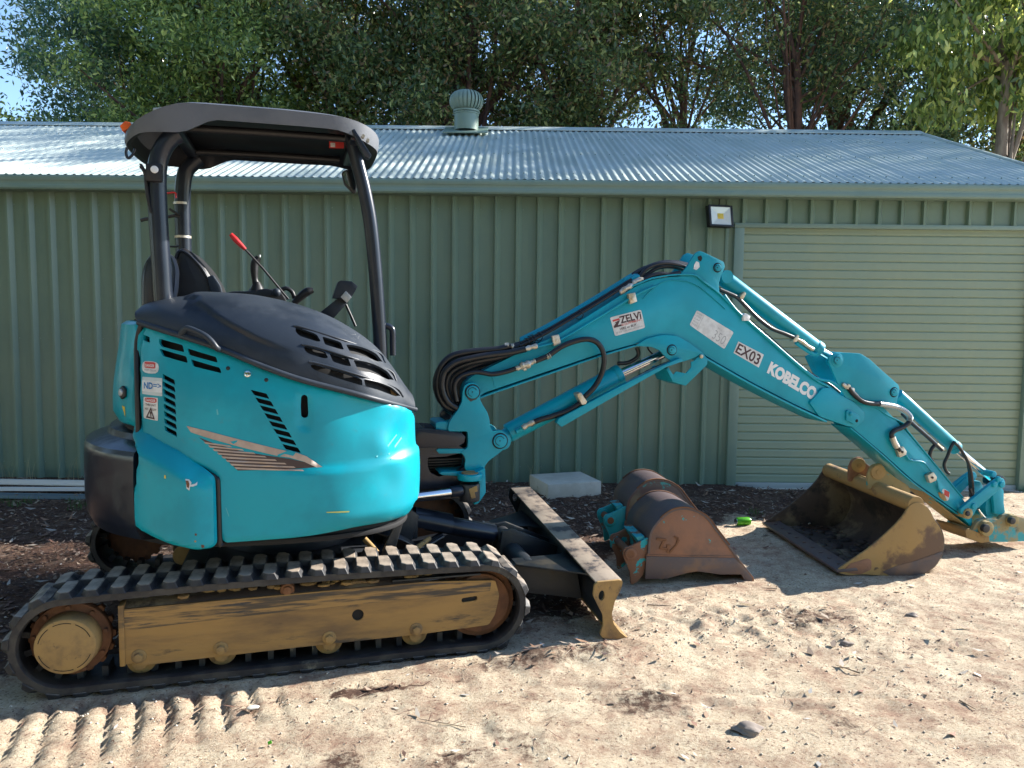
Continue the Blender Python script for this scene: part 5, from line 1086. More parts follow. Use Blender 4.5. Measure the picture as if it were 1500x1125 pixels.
def mulch_mask(x, y):
    b = 5.15+0.50*ss(x, 0.2, 2.0)+0.35*ss(x, 2.2, 3.4)+0.5*ss(x, 3.4, 4.2)
    b = b-1.1*(1-ss(x, 0.2, 1.0))
    n = (fbm(x*1.3, y*1.3, 5)-0.5)*2.2
    m = ss(y+n, b-0.25, b+0.35)
    m = m*(1-0.75*ss(x, 3.0, 4.2))
    lx = (x+1.157)*math.cos(E.yaw)+(y-3.957)*math.sin(E.yaw); ly = -(x+1.157)*math.sin(E.yaw)+(y-3.957)*math.cos(E.yaw)
    m = np.maximum(m, ss(ly, -0.66, -0.30)*(1-ss(lx, 1.35, 1.75)))
    m = np.maximum(m, 0.62*np.exp(-((lx-1.2)/0.45)**2-((ly+0.93)/0.10)**2)*(0.5+fbm(x*8, y*8, 95)))
    m = np.maximum(m, 0.9*np.exp(-((lx-0.2)/0.6)**2-((ly+1.02)/0.04)**2)*(fbm(x*6, y*6, 91) > 0.5))
    for cx, cy, r, a in ((-0.15, 2.62, 0.30, .55), (1.15, 2.85, 0.26, .5), (0.55, 3.0, 0.25, .45), (2.0, 2.9, 0.35, .35), (-0.55, 2.55, .2, .5), (1.9, 3.6, .4, .3), (0.2, 2.45, .16, .5), (1.6, 3.95, .3, .45)):
        m = np.maximum(m, a*np.exp(-(((x-cx)/r)**2+((y-cy)/(r*0.6))**2))*ss(fbm(x*5, y*5, 33), 0.35, 0.6)*1.3)
    return np.clip(m, 0, 1)
def ground_z(x, y):
    x = np.asarray(x, float); y = np.asarray(y, float)
    lx = (x+1.157)*math.cos(E.yaw)+(y-3.957)*math.sin(E.yaw); ly = -(x+1.157)*math.sin(E.yaw)+(y-3.957)*math.cos(E.yaw)
    near = np.exp(-((x-0.5)/9)**2-((y-4)/6)**2)
    z = (fbm(x*0.6, y*0.6, 1)-0.5)*0.05*near
    m = mulch_mask(x, y)
    z = z+near*((fbm(x*6, y*6, 2, 3)-0.5)*(0.022+0.03*m)+(fbm(x*22, y*22, 3, 3)-0.5)*(0.015+0.020*m))
    rough = np.exp(-((x-1.0)/0.9)**2-((y-3.85)/0.28)**2)
    z = z+rough*(fbm(x*13, y*13, 8, 3)-0.45)*0.07
    # prints of the track lugs beside the near track
    wv = np.sin((lx+0.11*(ly+0.9)+0.571+0.02*(fbm(x*5, y*5, 61)-.5))*2*math.pi/0.105+1.57)+(fbm(x*16, y*16, 62)-.5)*1.1
    zone = ss(-ly, 0.79, 0.84)*(1-ss(-ly, 1.02, 1.34)*(0.55+0.45*ss(lx, -.6, -.2)))*(1-ss(lx, -0.25, 0.15))*(0.55+0.75*fbm(x*4, y*4, 63))
    z = z-ss(wv, 0.35, 0.85)*zone*0.024-zone*(fbm(x*30, y*30, 64, 2)-.5)*0.014
    pr2 = ss(np.sin((ly+0.3*lx)*2*math.pi/0.11), -0.1, 0.9)*np.exp(-((x-1.0)/0.9)**2-((y-3.05)/0.10)**2); z = z-pr2*0.014
    # berm pushed up by the blade tip and under the far track
    z = z+0.045*np.exp(-((lx-1.25)/0.35)**2-((ly+0.93)/0.07)**2)*(0.5+fbm(x*9, y*9, 12))
    z = z+0.055*ss(ly, 0.15, 0.6)*(1-ss(ly, 1.3, 2.6))*np.exp(-((lx)/2.0)**4)
    flat = np.exp(-((np.abs(lx)/1.02)**8))*np.exp(-((np.abs(ly+0.63)/0.17)**8))     # beneath the near track
    z = z*(1-flat)+flat*(-0.004)
    z = z*(1-ss(y, 7.0, 7.2)*0.8)-0.03*ss(x, 2.0, 2.4)*ss(y, 6.9, 7.1)
    z = z-0.010*ss(y, -1, 0)*0
    bl = (x-2.06)*math.cos(R(5))+(y-4.58)*math.sin(R(5)); bw = -(x-2.06)*math.sin(R(5))+(y-4.58)*math.cos(R(5))
    z = z-0.055*ss(bl, 0.05, 0.2)*(1-ss(bl, 0.5, 0.6))*ss(bw, 0.02, 0.07)*(1-ss(bw, 1.03, 1.08))
    return z-0.012*np.exp(-((x-3.4)/0.6)**2-((y-5.3)/0.3)**2)
def axis(lo, hi, h, far, g=1.28):
    a = list(np.arange(lo, hi, h)); s = h; x = hi
    while x < far: a.append(x); s *= g; x += s
    a.append(far); s = h; x = lo-h; b = []
    while x > -far: b.append(x); s *= g; x -= s
    b.append(-far); return np.array(b[::-1]+a)
gx = axis(-4.8, 5.0, 0.020, 260); gy = axis(2.1, 7.3, 0.016, 260)
XX, YY = np.meshgrid(gx, gy); ZZ = ground_z(XX, YY); nx, ny = len(gx), len(gy)
co = np.stack([XX, YY, ZZ], -1).reshape(-1, 3)
ii = (np.arange(ny-1)[:, None]*nx+np.arange(nx-1)[None]).ravel(); fa = np.stack([ii, ii+1, ii+nx+1, ii+nx], -1)
def fast_mesh(name, co, quads, k=4):
    me = bpy.data.meshes.new(name); me.vertices.add(len(co)); me.vertices.foreach_set('co', np.ascontiguousarray(co, np.float32).ravel())
    me.loops.add(len(quads)*k); me.loops.foreach_set('vertex_index', np.ascontiguousarray(quads, np.int32).ravel())
    me.polygons.add(len(quads)); me.polygons.foreach_set('loop_start', np.arange(len(quads), dtype=np.int32)*k)
    me.update(calc_edges=True); return me
def vcol(me, name, vals):
    at = me.color_attributes.new(name, 'FLOAT_COLOR', 'POINT'); v = np.ones((len(me.vertices), 4), np.float32); vals = np.asarray(vals)
    v[:, :3] = vals if vals.ndim == 2 else vals[:, None]; at.data.foreach_set('color', v.ravel())
gme = fast_mesh('ground', co, fa); gme.polygons.foreach_set('use_smooth', [True]*len(gme.polygons)); vcol(gme, 'mulch', mulch_mask(XX, YY).ravel())
gm = bpy.data.materials.new('sandy_ground'); gm.use_nodes = True; n = gm.node_tree.nodes; l = gm.node_tree.links; b = n['Principled BSDF']
b.inputs['Roughness'].default_value = 0.95; b.inputs['Specular IOR Level'].default_value = 0.15
tc = n.new('ShaderNodeTexCoord')
def gn(sc, det=8, r=0.65):
    t = n.new('ShaderNodeTexNoise'); t.inputs['Scale'].default_value = sc; t.inputs['Detail'].default_value = det; t.inputs['Roughness'].default_value = r; l.new(tc.outputs['Object'], t.inputs['Vector']); return t.outputs['Fac']
def gr(i, a, c, lo=0., hi=1.):
    r = n.new('ShaderNodeMapRange'); r.inputs[1].default_value = a; r.inputs[2].default_value = c; r.inputs[3].default_value = lo; r.inputs[4].default_value = hi; l.new(i, r.inputs[0]); return r.outputs[0]
def gmix(f, a, c):
    x = n.new('ShaderNodeMix'); x.data_type = 'RGBA'; l.new(f, x.inputs[0])
    for k, q in ((6, a), (7, c)):
        if isinstance(q, tuple): x.inputs[k].default_value = (*q, 1)
        else: l.new(q, x.inputs[k])
    return x.outputs[2]
sand = gmix(gr(gn(1.6), .35, .65), (0.66, 0.545, 0.385), (0.50, 0.375, 0.245)); sand = gmix(gr(gn(90, 3), .38, .62), sand, (0.69, 0.59, 0.43))
sand = gmix(gr(gn(4.2, 10, .82), .45, .64), sand, (0.34, 0.215, 0.15)); sand = gmix(gr(gn(60, 6, .8), .55, .63), sand, (0.17, 0.085, 0.06))
mul = gmix(gr(gn(30), .4, .6), (0.075, 0.045, 0.035), (0.13, 0.075, 0.052)); mul = gmix(gr(gn(70, 6, .8), .58, .66), mul, (0.30, 0.22, 0.16)); mul = gmix(gr(gn(4), .5, .7), mul, (0.17, 0.12, 0.085))
va = n.new('ShaderNodeVertexColor'); va.layer_name = 'mulch'
ad = n.new('ShaderNodeMath'); ad.operation = 'ADD'; l.new(va.outputs['Color'], ad.inputs[0]); l.new(gr(gn(24, 8, .75), .3, .7, -.35, .35), ad.inputs[1])
l.new(gmix(gr(ad.outputs[0], .32, .62), sand, mul), b.inputs['Base Color'])
bp_ = n.new('ShaderNodeBump'); bp_.inputs['Strength'].default_value = 1.0; bp_.inputs['Distance'].default_value = 0.014; l.new(gn(95, 8, .85), bp_.inputs['Height']); l.new(bp_.outputs[0], b.inputs['Normal'])
tag(link('ground', gme, gm), kind='structure')

# ---- litter, chips, twigs, leaves and pebbles (uncountable)
def vc_mat(name, rough=0.85, trans=0.0):
    m = bpy.data.materials.new(name); m.use_nodes = True; n = m.node_tree.nodes; l = m.node_tree.links; b = n['Principled BSDF']; b.inputs['Roughness'].default_value = rough
    v = n.new('ShaderNodeVertexColor'); v.layer_name = 'col'; l.new(v.outputs['Color'], b.inputs['Base Color'])
    if trans:
        t = n.new('ShaderNodeBsdfTranslucent'); hs_ = n.new('ShaderNodeHueSaturation'); hs_.inputs['Value'].default_value = 1.7; hs_.inputs['Saturation'].default_value = 1.1; hs_.inputs['Hue'].default_value = 0.485; l.new(v.outputs['Color'], hs_.inputs['Color']); l.new(hs_.outputs[0], t.inputs['Color'])
        mx = n.new('ShaderNodeMixShader'); mx.inputs[0].default_value = trans; l.new(b.outputs[0], mx.inputs[1]); l.new(t.outputs[0], mx.inputs[2]); l.new(mx.outputs[0], n['Material Output'].inputs['Surface'])
    return m
LITTER = vc_mat('litter'); LITTER_PALE = vc_mat('pebbles', 0.9)
def scatter(name, N, xr, yr, keep, ln, wd, pal, zoff=0.006, tilt=0.35, bend=0.3, m=LITTER):
    x = rng.uniform(*xr, N*3); y = rng.uniform(*yr, N*3); k = keep(x, y) > rng.random(N*3); x = x[k][:N]; y = y[k][:N]; N = len(x)
    z = ground_z(x, y)+zoff*rng.random(N); a = rng.uniform(0, 2*np.pi, N); L = rng.uniform(*ln, N)*rng.uniform(.6, 1, N); Wd = L*rng.uniform(*wd, N)
    ti = rng.normal(0, tilt, N); tj = rng.normal(0, tilt, N)
    u = np.stack([np.cos(a), np.sin(a), np.sin(ti)], -1); v = np.stack([-np.sin(a), np.cos(a), np.sin(tj)], -1)
    c = np.stack([x, y, z], -1); up = np.array([0, 0, 1.]); bd = (rng.uniform(-bend, bend, N)*L)[:, None]*up
    U = u*(L/2)[:, None]; Vv = v*(Wd/2)[:, None]
    P = np.stack([c-U+bd, c-U*.1-Vv, c+U+bd, c+U*.1+Vv], 1)
    P[:, :, 2] = np.maximum(P[:, :, 2], (z+0.001)[:, None])
    me = fast_mesh(name, P.reshape(-1, 3), np.arange(N*4).reshape(-1, 4)); pal = np.array(pal); cc = pal[rng.integers(0, len(pal), N)]*rng.uniform(.6, 1.25, (N, 1)); vcol(me, 'col', np.repeat(cc, 4, 0))
    return tag(link(name, me, m), kind='stuff')
offm = lambda x, y: 1-np.exp(-((np.abs((x+1.157)*math.cos(E.yaw)+(y-3.957)*math.sin(E.yaw))/1.08)**8))*np.exp(-((np.abs(-(x+1.157)*math.sin(E.yaw)+(y-3.957)*math.cos(E.yaw)+0.62)/0.20)**8))
BR = [(.10, .05, .035), (.16, .085, .055), (.06, .035, .03), (.22, .14, .09), (.13, .09, .07), (.30, .22, .16)]
scatter('bark_mulch', 26000, (-5.5, 4.5), (3.0, 7.15), lambda x, y: mulch_mask(x, y)**2*offm(x, y), (.012, .05), (.25, .6), BR, 0.014, .45)
scatter('leaf_litter', 2600, (-5.5, 4.8), (3.2, 7.15), lambda x, y: mulch_mask(x, y)*offm(x, y), (.05, .10), (.22, .4), [(.36, .29, .22), (.26, .19, .14), (.45, .39, .32), (.17, .10, .07), (.30, .17, .10)], 0.02, .35, .25)
scatter('bark_crumbs', 20000, (-3.2, 4.8), (2.1, 6.5), lambda x, y: (0.12+0.9*ss(fbm(x*1.6, y*1.6, 44), .45, .7)+mulch_mask(x, y))*(1-mulch_mask(x, y)*.5)*offm(x, y), (.004, .014), (.25, .8), [(.22, .10, .065), (.15, .075, .05), (.30, .17, .11), (.42, .30, .20)], 0.002, .4)
scatter('dry_needles', 1700, (-3.2, 4.8), (2.1, 6.8), lambda x, y: (0.15+0.85*ss(fbm(x*1.3, y*1.3, 71), .45, .65))*offm(x, y), (.03, .11), (.03, .07), [(.20, .11, .075), (.32, .22, .15), (.12, .07, .05), (.45, .36, .26)], 0.006, .15, .06)
scatter('fallen_leaves', 230, (-3.0, 4.8), (2.1, 6.0), lambda x, y: .6*offm(x, y), (.03, .07), (.3, .5), [(.50, .44, .36), (.40, .26, .17), (.24, .13, .09), (.60, .56, .50)], 0.006, .3, .2)
def pebbles(name, N, xr, yr, rad, keep, pal):
    x = rng.uniform(*xr, N*3); y = rng.uniform(*yr, N*3); k = keep(x, y) > rng.random(N*3); x = x[k][:N]; y = y[k][:N]; N = len(x)
    base = np.array([(1, 0, 0), (0, 1, 0), (-1, 0, 0), (0, -1, 0), (0, 0, .8), (0, 0, -.6)]); tri_ = np.array([(0, 1, 4), (1, 2, 4), (2, 3, 4), (3, 0, 4), (1, 0, 5), (2, 1, 5), (3, 2, 5), (0, 3, 5)])
    r = rng.uniform(*rad, N)**1.0; P = base[None]*r[:, None, None]*rng.uniform(.55, 1.3, (N, 6, 1)); P[:, :, 0] += x[:, None]; P[:, :, 1] += y[:, None]; P[:, :, 2] += (ground_z(x, y)+r*.25)[:, None]
    me = fast_mesh(name, P.reshape(-1, 3), (tri_[None]+6*np.arange(N)[:, None, None]).reshape(-1, 3), 3); pal = np.array(pal); vcol(me, 'col', np.repeat(pal[rng.integers(0, len(pal), N)]*rng.uniform(.7, 1.2, (N, 1)), 6, 0))
    return tag(link(name, me, LITTER_PALE), kind='stuff')
pebbles('sand_lumps', 5200, (-3, 4.6), (2.1, 5.4), (.002, .008), lambda x, y: (.12+np.exp(-((x-1.0)/0.9)**2-((y-3.85)/0.3)**2)+.5*ss(fbm(x*2, y*2, 52), .55, .7))*(1-.7*mulch_mask(x, y))*offm(x, y), [(.50, .43, .34), (.44, .36, .28), (.55, .48, .39)])
pebbles('small_stones', 260, (-3, 4.6), (2.1, 6.5), (.004, .010), lambda x, y: .5*offm(x, y), [(.40, .28, .20), (.50, .45, .38), (.28, .17, .12)])
# twigs
bm = bmesh.new()
for _ in range(80):
    x = rng.uniform(-3, 4.6); y = rng.uniform(2.2, 6.9)
    if offm(np.array(x), np.array(y)) < .5: continue
    z = float(ground_z(x, y))+.006; a = rng.uniform(0, 6.28); L = rng.uniform(.04, .20); p0 = Vector((x, y, z)); p1 = Vector((x+L*math.cos(a), y+L*math.sin(a), float(ground_z(x+L*math.cos(a), y+L*math.sin(a)))+.008))
    bm_cyl(bm, p0, p1, rng.uniform(.0015, .004), .001, 5, False)
tag(fin('twigs', bm, M['wood']), kind='stuff')
# single larger things lying about
def rock(x, y, r, label, m=M['rock'], sq=.45, name='rock', cat='rock'):
    bm = bmesh.new(); bmesh.ops.create_icosphere(bm, subdivisions=3, radius=r); rd = random.Random(int(x*100))
    ph = [rd.uniform(0, 6) for _ in range(6)]
    for v in bm.verts:
        c = v.co.normalized(); k = 1+.14*math.sin(c.x*4+ph[0])+.12*math.sin(c.y*5+ph[1])+.1*math.sin(c.z*6+ph[2]+c.x*3); v.co = Vector((c.x*r*k*1.25, c.y*r*k*.8, c.z*r*k*sq))
    o = fin(name, bm, m); o.location = (x, y, float(ground_z(x, y))+r*sq*.35); return tag(o, label, cat)
p = W.gz(1096, 1070); rock(p[0], p[1], .048, 'dark flat stone on the sunlit sand near the lower right')
p = W.gz(1336, 900); rock(p[0], p[1], .028, 'small brown stone on the sand below the wide bucket')
p = W.gz(1240, 940); rock(p[0], p[1], .024, 'tiny dark stone on the open sand, left of the brown one', sq=.5)
p = W.gz(371, 1040); bm = bmesh.new(); prism(bm, [(-.022, -.012), (-.005, -.018), (.02, -.006), (.022, .01), (0, .018), (-.02, .008)], 0, .006, 'z'); o = fin('bark_piece', bm, M['concrete'], None, .002); o.location = (p[0], p[1], .008); tag(o, 'pale flat chip of bark or stone beside the track prints', 'bark')
a = W.gz(812, 968); b2 = W.gz(878, 962); bm = bmesh.new(); bm_cyl(bm, (a[0], a[1], .012), (b2[0], b2[1], .016), .022, n=14); o = fin('log_offcut', bm, M['wood'], None, .004); tag(o, 'short brown stick half buried in front of the dozer blade tip', 'stick')
a = W.gz(395, 1092); bm = bmesh.new(); bm_cyl(bm, (a[0]-.006, a[1], .008), (a[0]+.006, a[1]+.004, .012), .006, n=10); tag(fin('seed_pod', bm, M['can'], None), 'tiny green seed pod on the sand at the bottom', 'seed pod')

# ================================================================== SHED
WY = 7.2
shed = empty('shed', (0, WY, 0), label='long green corrugated metal shed with a roller door on its right', cat='shed')
def scol(name, x0, x1, y0, y1, z0, z1, m, bev=.003, parent=shed): return box(name, x0, x1, y0-WY, y1-WY, z0, z1, m, parent, bev)
def sheet_mesh(name, prof, z0, z1, m):
    """prof: list of (x, y) along the sheet; extruded in z"""
    N = len(prof); v = [(x, y, z0) for x, y in prof]+[(x, y, z1) for x, y in prof]; f = [(i, i+1, i+1+N, i+N) for i in range(N-1)]
    me = bpy.data.meshes.new(name); me.from_pydata(v, [], f); me.materials.append(m); return me
PIT = 0.1957; rib = [(0.0, 0), (.030, 0), (.044, -.0)]
def rib_profile(n, pit):
    if True:
        P = []
        for i in range(n):
            o = i*pit+pit*.5; P += [(i*pit, 0), (o-.024, 0), (o-.014, -.038), (o+.008, -.038), (o+.038, 0)]
        P.append((n*pit, 0)); return P
def rib_profile_old(n, pit):
    P = []
    for i in range(n):
        o = i*pit; P += [(o, 0), (o+pit*.5-.036, 0), (o+pit*.5-.020, -.026), (o+pit*.5+.020, -.026), (o+pit*.5+.036, 0)]
    P.append((n*pit, 0)); return P
wm = sheet_mesh('wall_sheet', rib_profile(4, PIT), 0.0, 2.72, M['green_wall'])
x0 = -4.66-PIT/2-PIT*15
xs = x0; 
while xs < 1.95-4*PIT+.01:
    o = link('wall_sheet', wm, None, shed); o.location = (xs, 0, 0); xs += 4*PIT
rest = int((2.0-xs)/PIT)
if rest > 0: o = link('wall_sheet', sheet_mesh('wall_sheet', rib_profile(rest, PIT), 0, 2.72, M['green_wall']), None, shed); o.location = (xs, 0, 0); xs += rest*PIT
scol('wall_end_strip', xs, 2.06, WY, WY+.006, 0, 2.72, M['green_wall'], 0)
PL = .2075; o = link('lintel_sheet', sheet_mesh('lintel_sheet', rib_profile(15, PL), 2.44, 2.72, M['green_wall']), None, shed); o.location = (2.01, -.004, 0)
scol('door_jamb', 2.035, 2.125, WY-.035, WY+.05, -.02, 2.405, M['green_trim']); scol('door_jamb', 4.80, 5.12, WY-.035, WY+.05, -.02, 2.405, M['green_trim'])
scol('door_head', 2.03, 5.12, WY-.042, WY+.03, 2.405, 2.445, M['green_trim'])
scol('corner_post', 1.955, 1.985, WY-.012, WY+.02, 0, 2.72, M['green_wall'])
# roller door
rd_ = empty('roller_door', (0, 0, 0)); rd_.parent = shed
pz = .0805; N_ = 30
sp2 = [(0, 0), (.006, .009), (.014, .011), (.022, .010), (.040, .010), (.058, .010), (.066, .011), (.0735, .009), (.0805, 0)]
def slat_mesh():
    v = []; 
    for x in (2.125, 4.80): v += [(x, .03-d, z) for z, d in sp2]
    k = len(sp2); f = [(i, i+k, i+k+1, i+1) for i in range(k-1)]; me = bpy.data.meshes.new('slat'); me.from_pydata(v, [], f); me.materials.append(M['green_door']); 
    me.polygons.foreach_set('use_smooth', [True]*len(me.polygons)); me.set_sharp_from_angle(angle=R(50)); return me
sm_ = slat_mesh()
for i in range(N_): o = link('slat', sm_, None, rd_); o.location = (0, 0, .015+i*pz)
box('bottom_rail', 2.125, 4.80, .0, .035, -.03, .018, M['door_seal'], rd_, .003)
# shed interior backing, side walls, back, slab
scol('side_wall', 5.10, 5.13, WY+.001, 13.2, 0, 2.72, M['green_wall']); scol('side_wall', -7.7, -7.67, WY+.03, 13.2, 0, 2.72, M['green_wall'])
scol('back_wall', -7.67, 5.10, 13.17, 13.2, 0, 2.72, M['green_wall']); scol('floor_slab', -7.6, 5.05, WY+.06, 13.1, -.10, -.005, M['concrete'])
for x in (-7.685, 5.115):
    bm = bmesh.new(); prism(bm, [(WY-WY+.02, 2.72), (13.18-WY, 2.72), (10.15-WY, 3.93)], x-.012, .024, 'x'); fin('gable', bm, M['green_wall'], shed)
# roof: corrugated sheets on both slopes
EY, EZ, RY, RZ = 7.02, 2.79, 10.15, 3.985
sl_len = math.hypot(RY-EY, RZ-EZ); sl_a = math.atan2(RZ-EZ, RY-EY)
CP = .0762
def corr_mesh(n):
    v = []; K = 6
    xs_ = np.arange(n*K+1)/K*CP; h = .0085*np.cos(xs_/CP*2*math.pi)
    for s in (0, sl_len): v += [(x, s, z) for x, z in zip(xs_, h)]
    k = len(xs_); f = [(i, i+1, i+1+k, i+k) for i in range(k-1)]; me = bpy.data.meshes.new('roof_sheet'); me.from_pydata(v, [], f); me.materials.append(M['roof'])
    me.polygons.foreach_set('use_smooth', [True]*len(me.polygons)); return me
rm = corr_mesh(10); xs = 5.20
while xs > -7.9:
    xs -= 10*CP
    for s in (0, 1):
        o = link('roof_sheet', rm, None, shed)
        if s == 0: o.location = (xs, EY-WY, EZ+(.0015 if int(xs*10) % 2 else 0)); o.rotation_euler = (sl_a, 0, 0)
        else: o.location = (xs+10*CP, 2*RY-EY-WY, EZ); o.rotation_euler = (sl_a, 0, math.pi)
# roof screws
bm = bmesh.new()
for row in (.25, 1.35, 2.45, 3.1):
    for k in range(0, 86): 
        x = 5.12-k*CP*2; q = row; bmesh.ops.create_cone(bm, cap_ends=True, segments=5, radius1=.007, radius2=.005, depth=.008, matrix=Matrix.Translation((x, EY-WY+q*math.cos(sl_a), EZ+q*math.sin(sl_a)+.012)))
tag(fin('roof_screws', bm, M['green_trim'], shed), kind='stuff')
bm = bmesh.new(); prism(bm, [(RY-WY-.17, RZ-.045), (RY-WY-.02, RZ+.028), (RY-WY+.02, RZ+.028), (RY-WY+.17, RZ-.045), (RY-WY+.17, RZ-.052), (RY-WY, RZ+.018), (RY-WY-.17, RZ-.052)], -7.9, 13.12, 'x'); fin('ridge_cap', bm, M['roof'], shed)
bm = bmesh.new()
for k in range(172): bm_box(bm, 5.19-k*CP-.020, 5.19-k*CP+.018, RY-WY-.166, RY-WY-.150, RZ-.068, RZ-.046)
tag(fin('ridge_notches', bm, M['void'], shed), kind='stuff')
bm = bmesh.new(); d_ = .07
prism(bm, [(EY-WY-.02, EZ+.012), (RY-WY, RZ+.030), (2*RY-EY-WY+.02, EZ+.012), (2*RY-EY-WY+.02, EZ-.10), (RY-WY, RZ-.09), (EY-WY-.02, EZ-.10)], 5.17, .035, 'x'); fin('barge_board', bm, M['roof'], shed)
gp = [(-.185, 2.662), (-.185, 2.668), (-.192, 2.672), (-.192, 2.70), (-.187, 2.705), (-.187, 2.735), (-.193, 2.742), (-.193, 2.775), (-.180, 2.792), (-.172, 2.790), (-.172, 2.675), (-.045, 2.675), (-.045, 2.76), (-.035, 2.76), (-.035, 2.662)]
bm = bmesh.new(); prism(bm, gp, -7.95, 13.1, 'x'); fin('gutter', bm, M['green_trim'], shed, .0015, 1)
scol('fascia', -7.9, 5.14, WY-.033, WY-.001, 2.72, 2.80, M['green_trim']); scol('soffit_strip', -7.9, 5.1, WY-.032, WY+.02, 2.70, 2.72, M['green_trim'])
# screws along the wall
bm = bmesh.new()
for z in (1.32, 0.15, 2.55):
    for k in range(-15, 34):
        x = -4.66+PIT*k+PIT*.25
        if x < 1.95: bmesh.ops.create_cone(bm, cap_ends=True, segments=6, radius1=.006, radius2=.005, depth=.006, matrix=Matrix.Translation((x, -.004, z)) @ Matrix.Rotation(math.pi/2, 4, 'X'))
tag(fin('wall_screws', bm, M['green_trim'], shed), kind='stuff')
scol('apron', 2.05, 5.1, WY-.06, WY+.06, -.06, -.028, M['concrete'])

# rotating roof ventilator
vx, vy, vz = -.60, 9.75, 3.83
tv = empty('roof_ventilator', (vx, vy, vz), label='pale green whirlybird ventilator turning on the shed roof ridge', cat='ventilator')
def lathe(name, prof, m, parent, n=40):
    v = []; f = []
    for i in range(n):
        a = 2*math.pi*i/n
        for r, z in prof: v.append((r*math.cos(a), r*math.sin(a), z))
    k = len(prof)
    for i in range(n):
        j = (i+1) % n
        for q in range(k-1): f.append((i*k+q, j*k+q, j*k+q+1, i*k+q+1))
    return raw(name, v, f, m, parent, True, 40)
lathe('vent_neck', [(.150, .03), (.150, .22), (.158, .225), (.158, .240), (.145, .24)], M['green_trim'], tv)
bm = bmesh.new(); bm_box(bm, -.27, .27, -.26, .24, -.006, .008, Matrix.Translation((0, 0, .045)) @ Matrix.Rotation(sl_a, 4, 'X')); fin('flashing', bm, M['green_trim'], tv, .003)
lathe('dome_cap', [(.0, .515), (.05, .512), (.10, .498), (.115, .488), (.112, .484), (0, .505)], M['green_trim'], tv)
lathe('lower_ring', [(.155, .245), (.165, .25), (.165, .27), (.150, .27)], M['green_trim'], tv); cyl('spindle', (0, 0, .2), (0, 0, .50), .05, M['void'], tv)
def vane():
    v = []; f = []; n = 12
    for i in range(n+1):
        t = i/n; ph = -1.05+t*2.25; r = .205*math.cos(ph*.93)**.72 if math.cos(ph*.93) > 0 else .02; z = .385+.128*math.sin(ph)
        r = max(r, .10)
        for a, rr_ in ((-.125, r*1.0), (.0, r*1.03), (.135, r*.90)): v.append((rr_*math.cos(a), rr_*math.sin(a), z))
    for i in range(n):
        for k in range(2): f.append((i*3+k, i*3+k+1, i*3+k+4, i*3+k+3))
    me = bpy.data.meshes.new('vane'); me.from_pydata(v, [], f); me.materials.append(M['green_trim']); me.polygons.foreach_set('use_smooth', [True]*len(me.polygons)); return me
vm = vane()
for k in range(24): o = link('vane', vm, None, tv); o.rotation_euler = (0, 0, 2*math.pi*k/24)
# floodlight on the wall
fl = empty('floodlight', (1.856, WY-.03, 2.476), label='small black LED floodlight fixed on the wall left of the roller door', cat='floodlight')
TF = Matrix.Rotation(R(14), 4, 'Z') @ Matrix.Rotation(R(-12), 4, 'X')
def fbox(name, a, m, bev=.004): bm = bmesh.new(); bm_box(bm, *a); bmesh.ops.transform(bm, matrix=TF, verts=bm.verts); return fin(name, bm, m, fl, bev)
fbox('housing', (-.115, .115, -.09, -.03, -.095, .095), M['black'], .008)
for a in ((-.120, .120, -.105, -.09, .082, .100), (-.120, .120, -.105, -.09, -.100, -.082), (-.120, -.098, -.105, -.09, -.082, .082), (.098, .120, -.105, -.09, -.082, .082)): fbox('frame', a, M['black'], .003)
bm = bmesh.new(); o_ = [(-.098, -.094, -.082), (.098, -.094, -.082), (.098, -.094, .082), (-.098, -.094, .082)]; i_ = [(-.03, -.0905, -.025), (.03, -.0905, -.025), (.03, -.0905, .025), (-.03, -.0905, .025)]
o_ = [(x, -.100, z) for x, y, z in o_]; A = [bm.verts.new(q) for q in o_]; B = [bm.verts.new(q) for q in i_]
for i in range(4): bm.faces.new((A[i], A[(i+1) % 4], B[(i+1) % 4], B[i]))
bmesh.ops.transform(bm, matrix=TF, verts=bm.verts); fin('reflector', bm, M['lens'], fl, smooth=False)
fbox('led_chip', (-.03, .03, -.093, -.0895, -.025, .025), M['yellow'], .001)
box('bracket', -.10, .10, -.03, .0, .095, .118, M['black'], fl); box('bracket', -.012, .012, -.03, .028, -.05, .10, M['black'], fl)
tube('cable', [(.02, -.01, .11), (.03, .0, .16), (.03, .015, .24)], .005, M['black'], fl)

# concrete block
zb = .13; c4 = [W.gz(803, 710, zb), W.gz(881, 705, zb), W.gz(856, 690, zb), W.gz(780, 692, zb)]
a = np.array(c4[0][:2]); b2 = np.array(c4[1][:2]); ya = math.atan2(*(b2-a)[::-1]); Lb = np.linalg.norm(b2-a)
bm = bmesh.new(); bm_box(bm, 0, Lb, 0, .46, -.05, zb); bmesh.ops.transform(bm, matrix=Matrix.Translation((a[0], a[1], 0)) @ Matrix.Rotation(ya, 4, 'Z'), verts=bm.verts)
tag(fin('concrete_block', bm, M['concrete'], None, .006), 'pale rectangular concrete block lying in the mulch against the shed wall', 'concrete block')
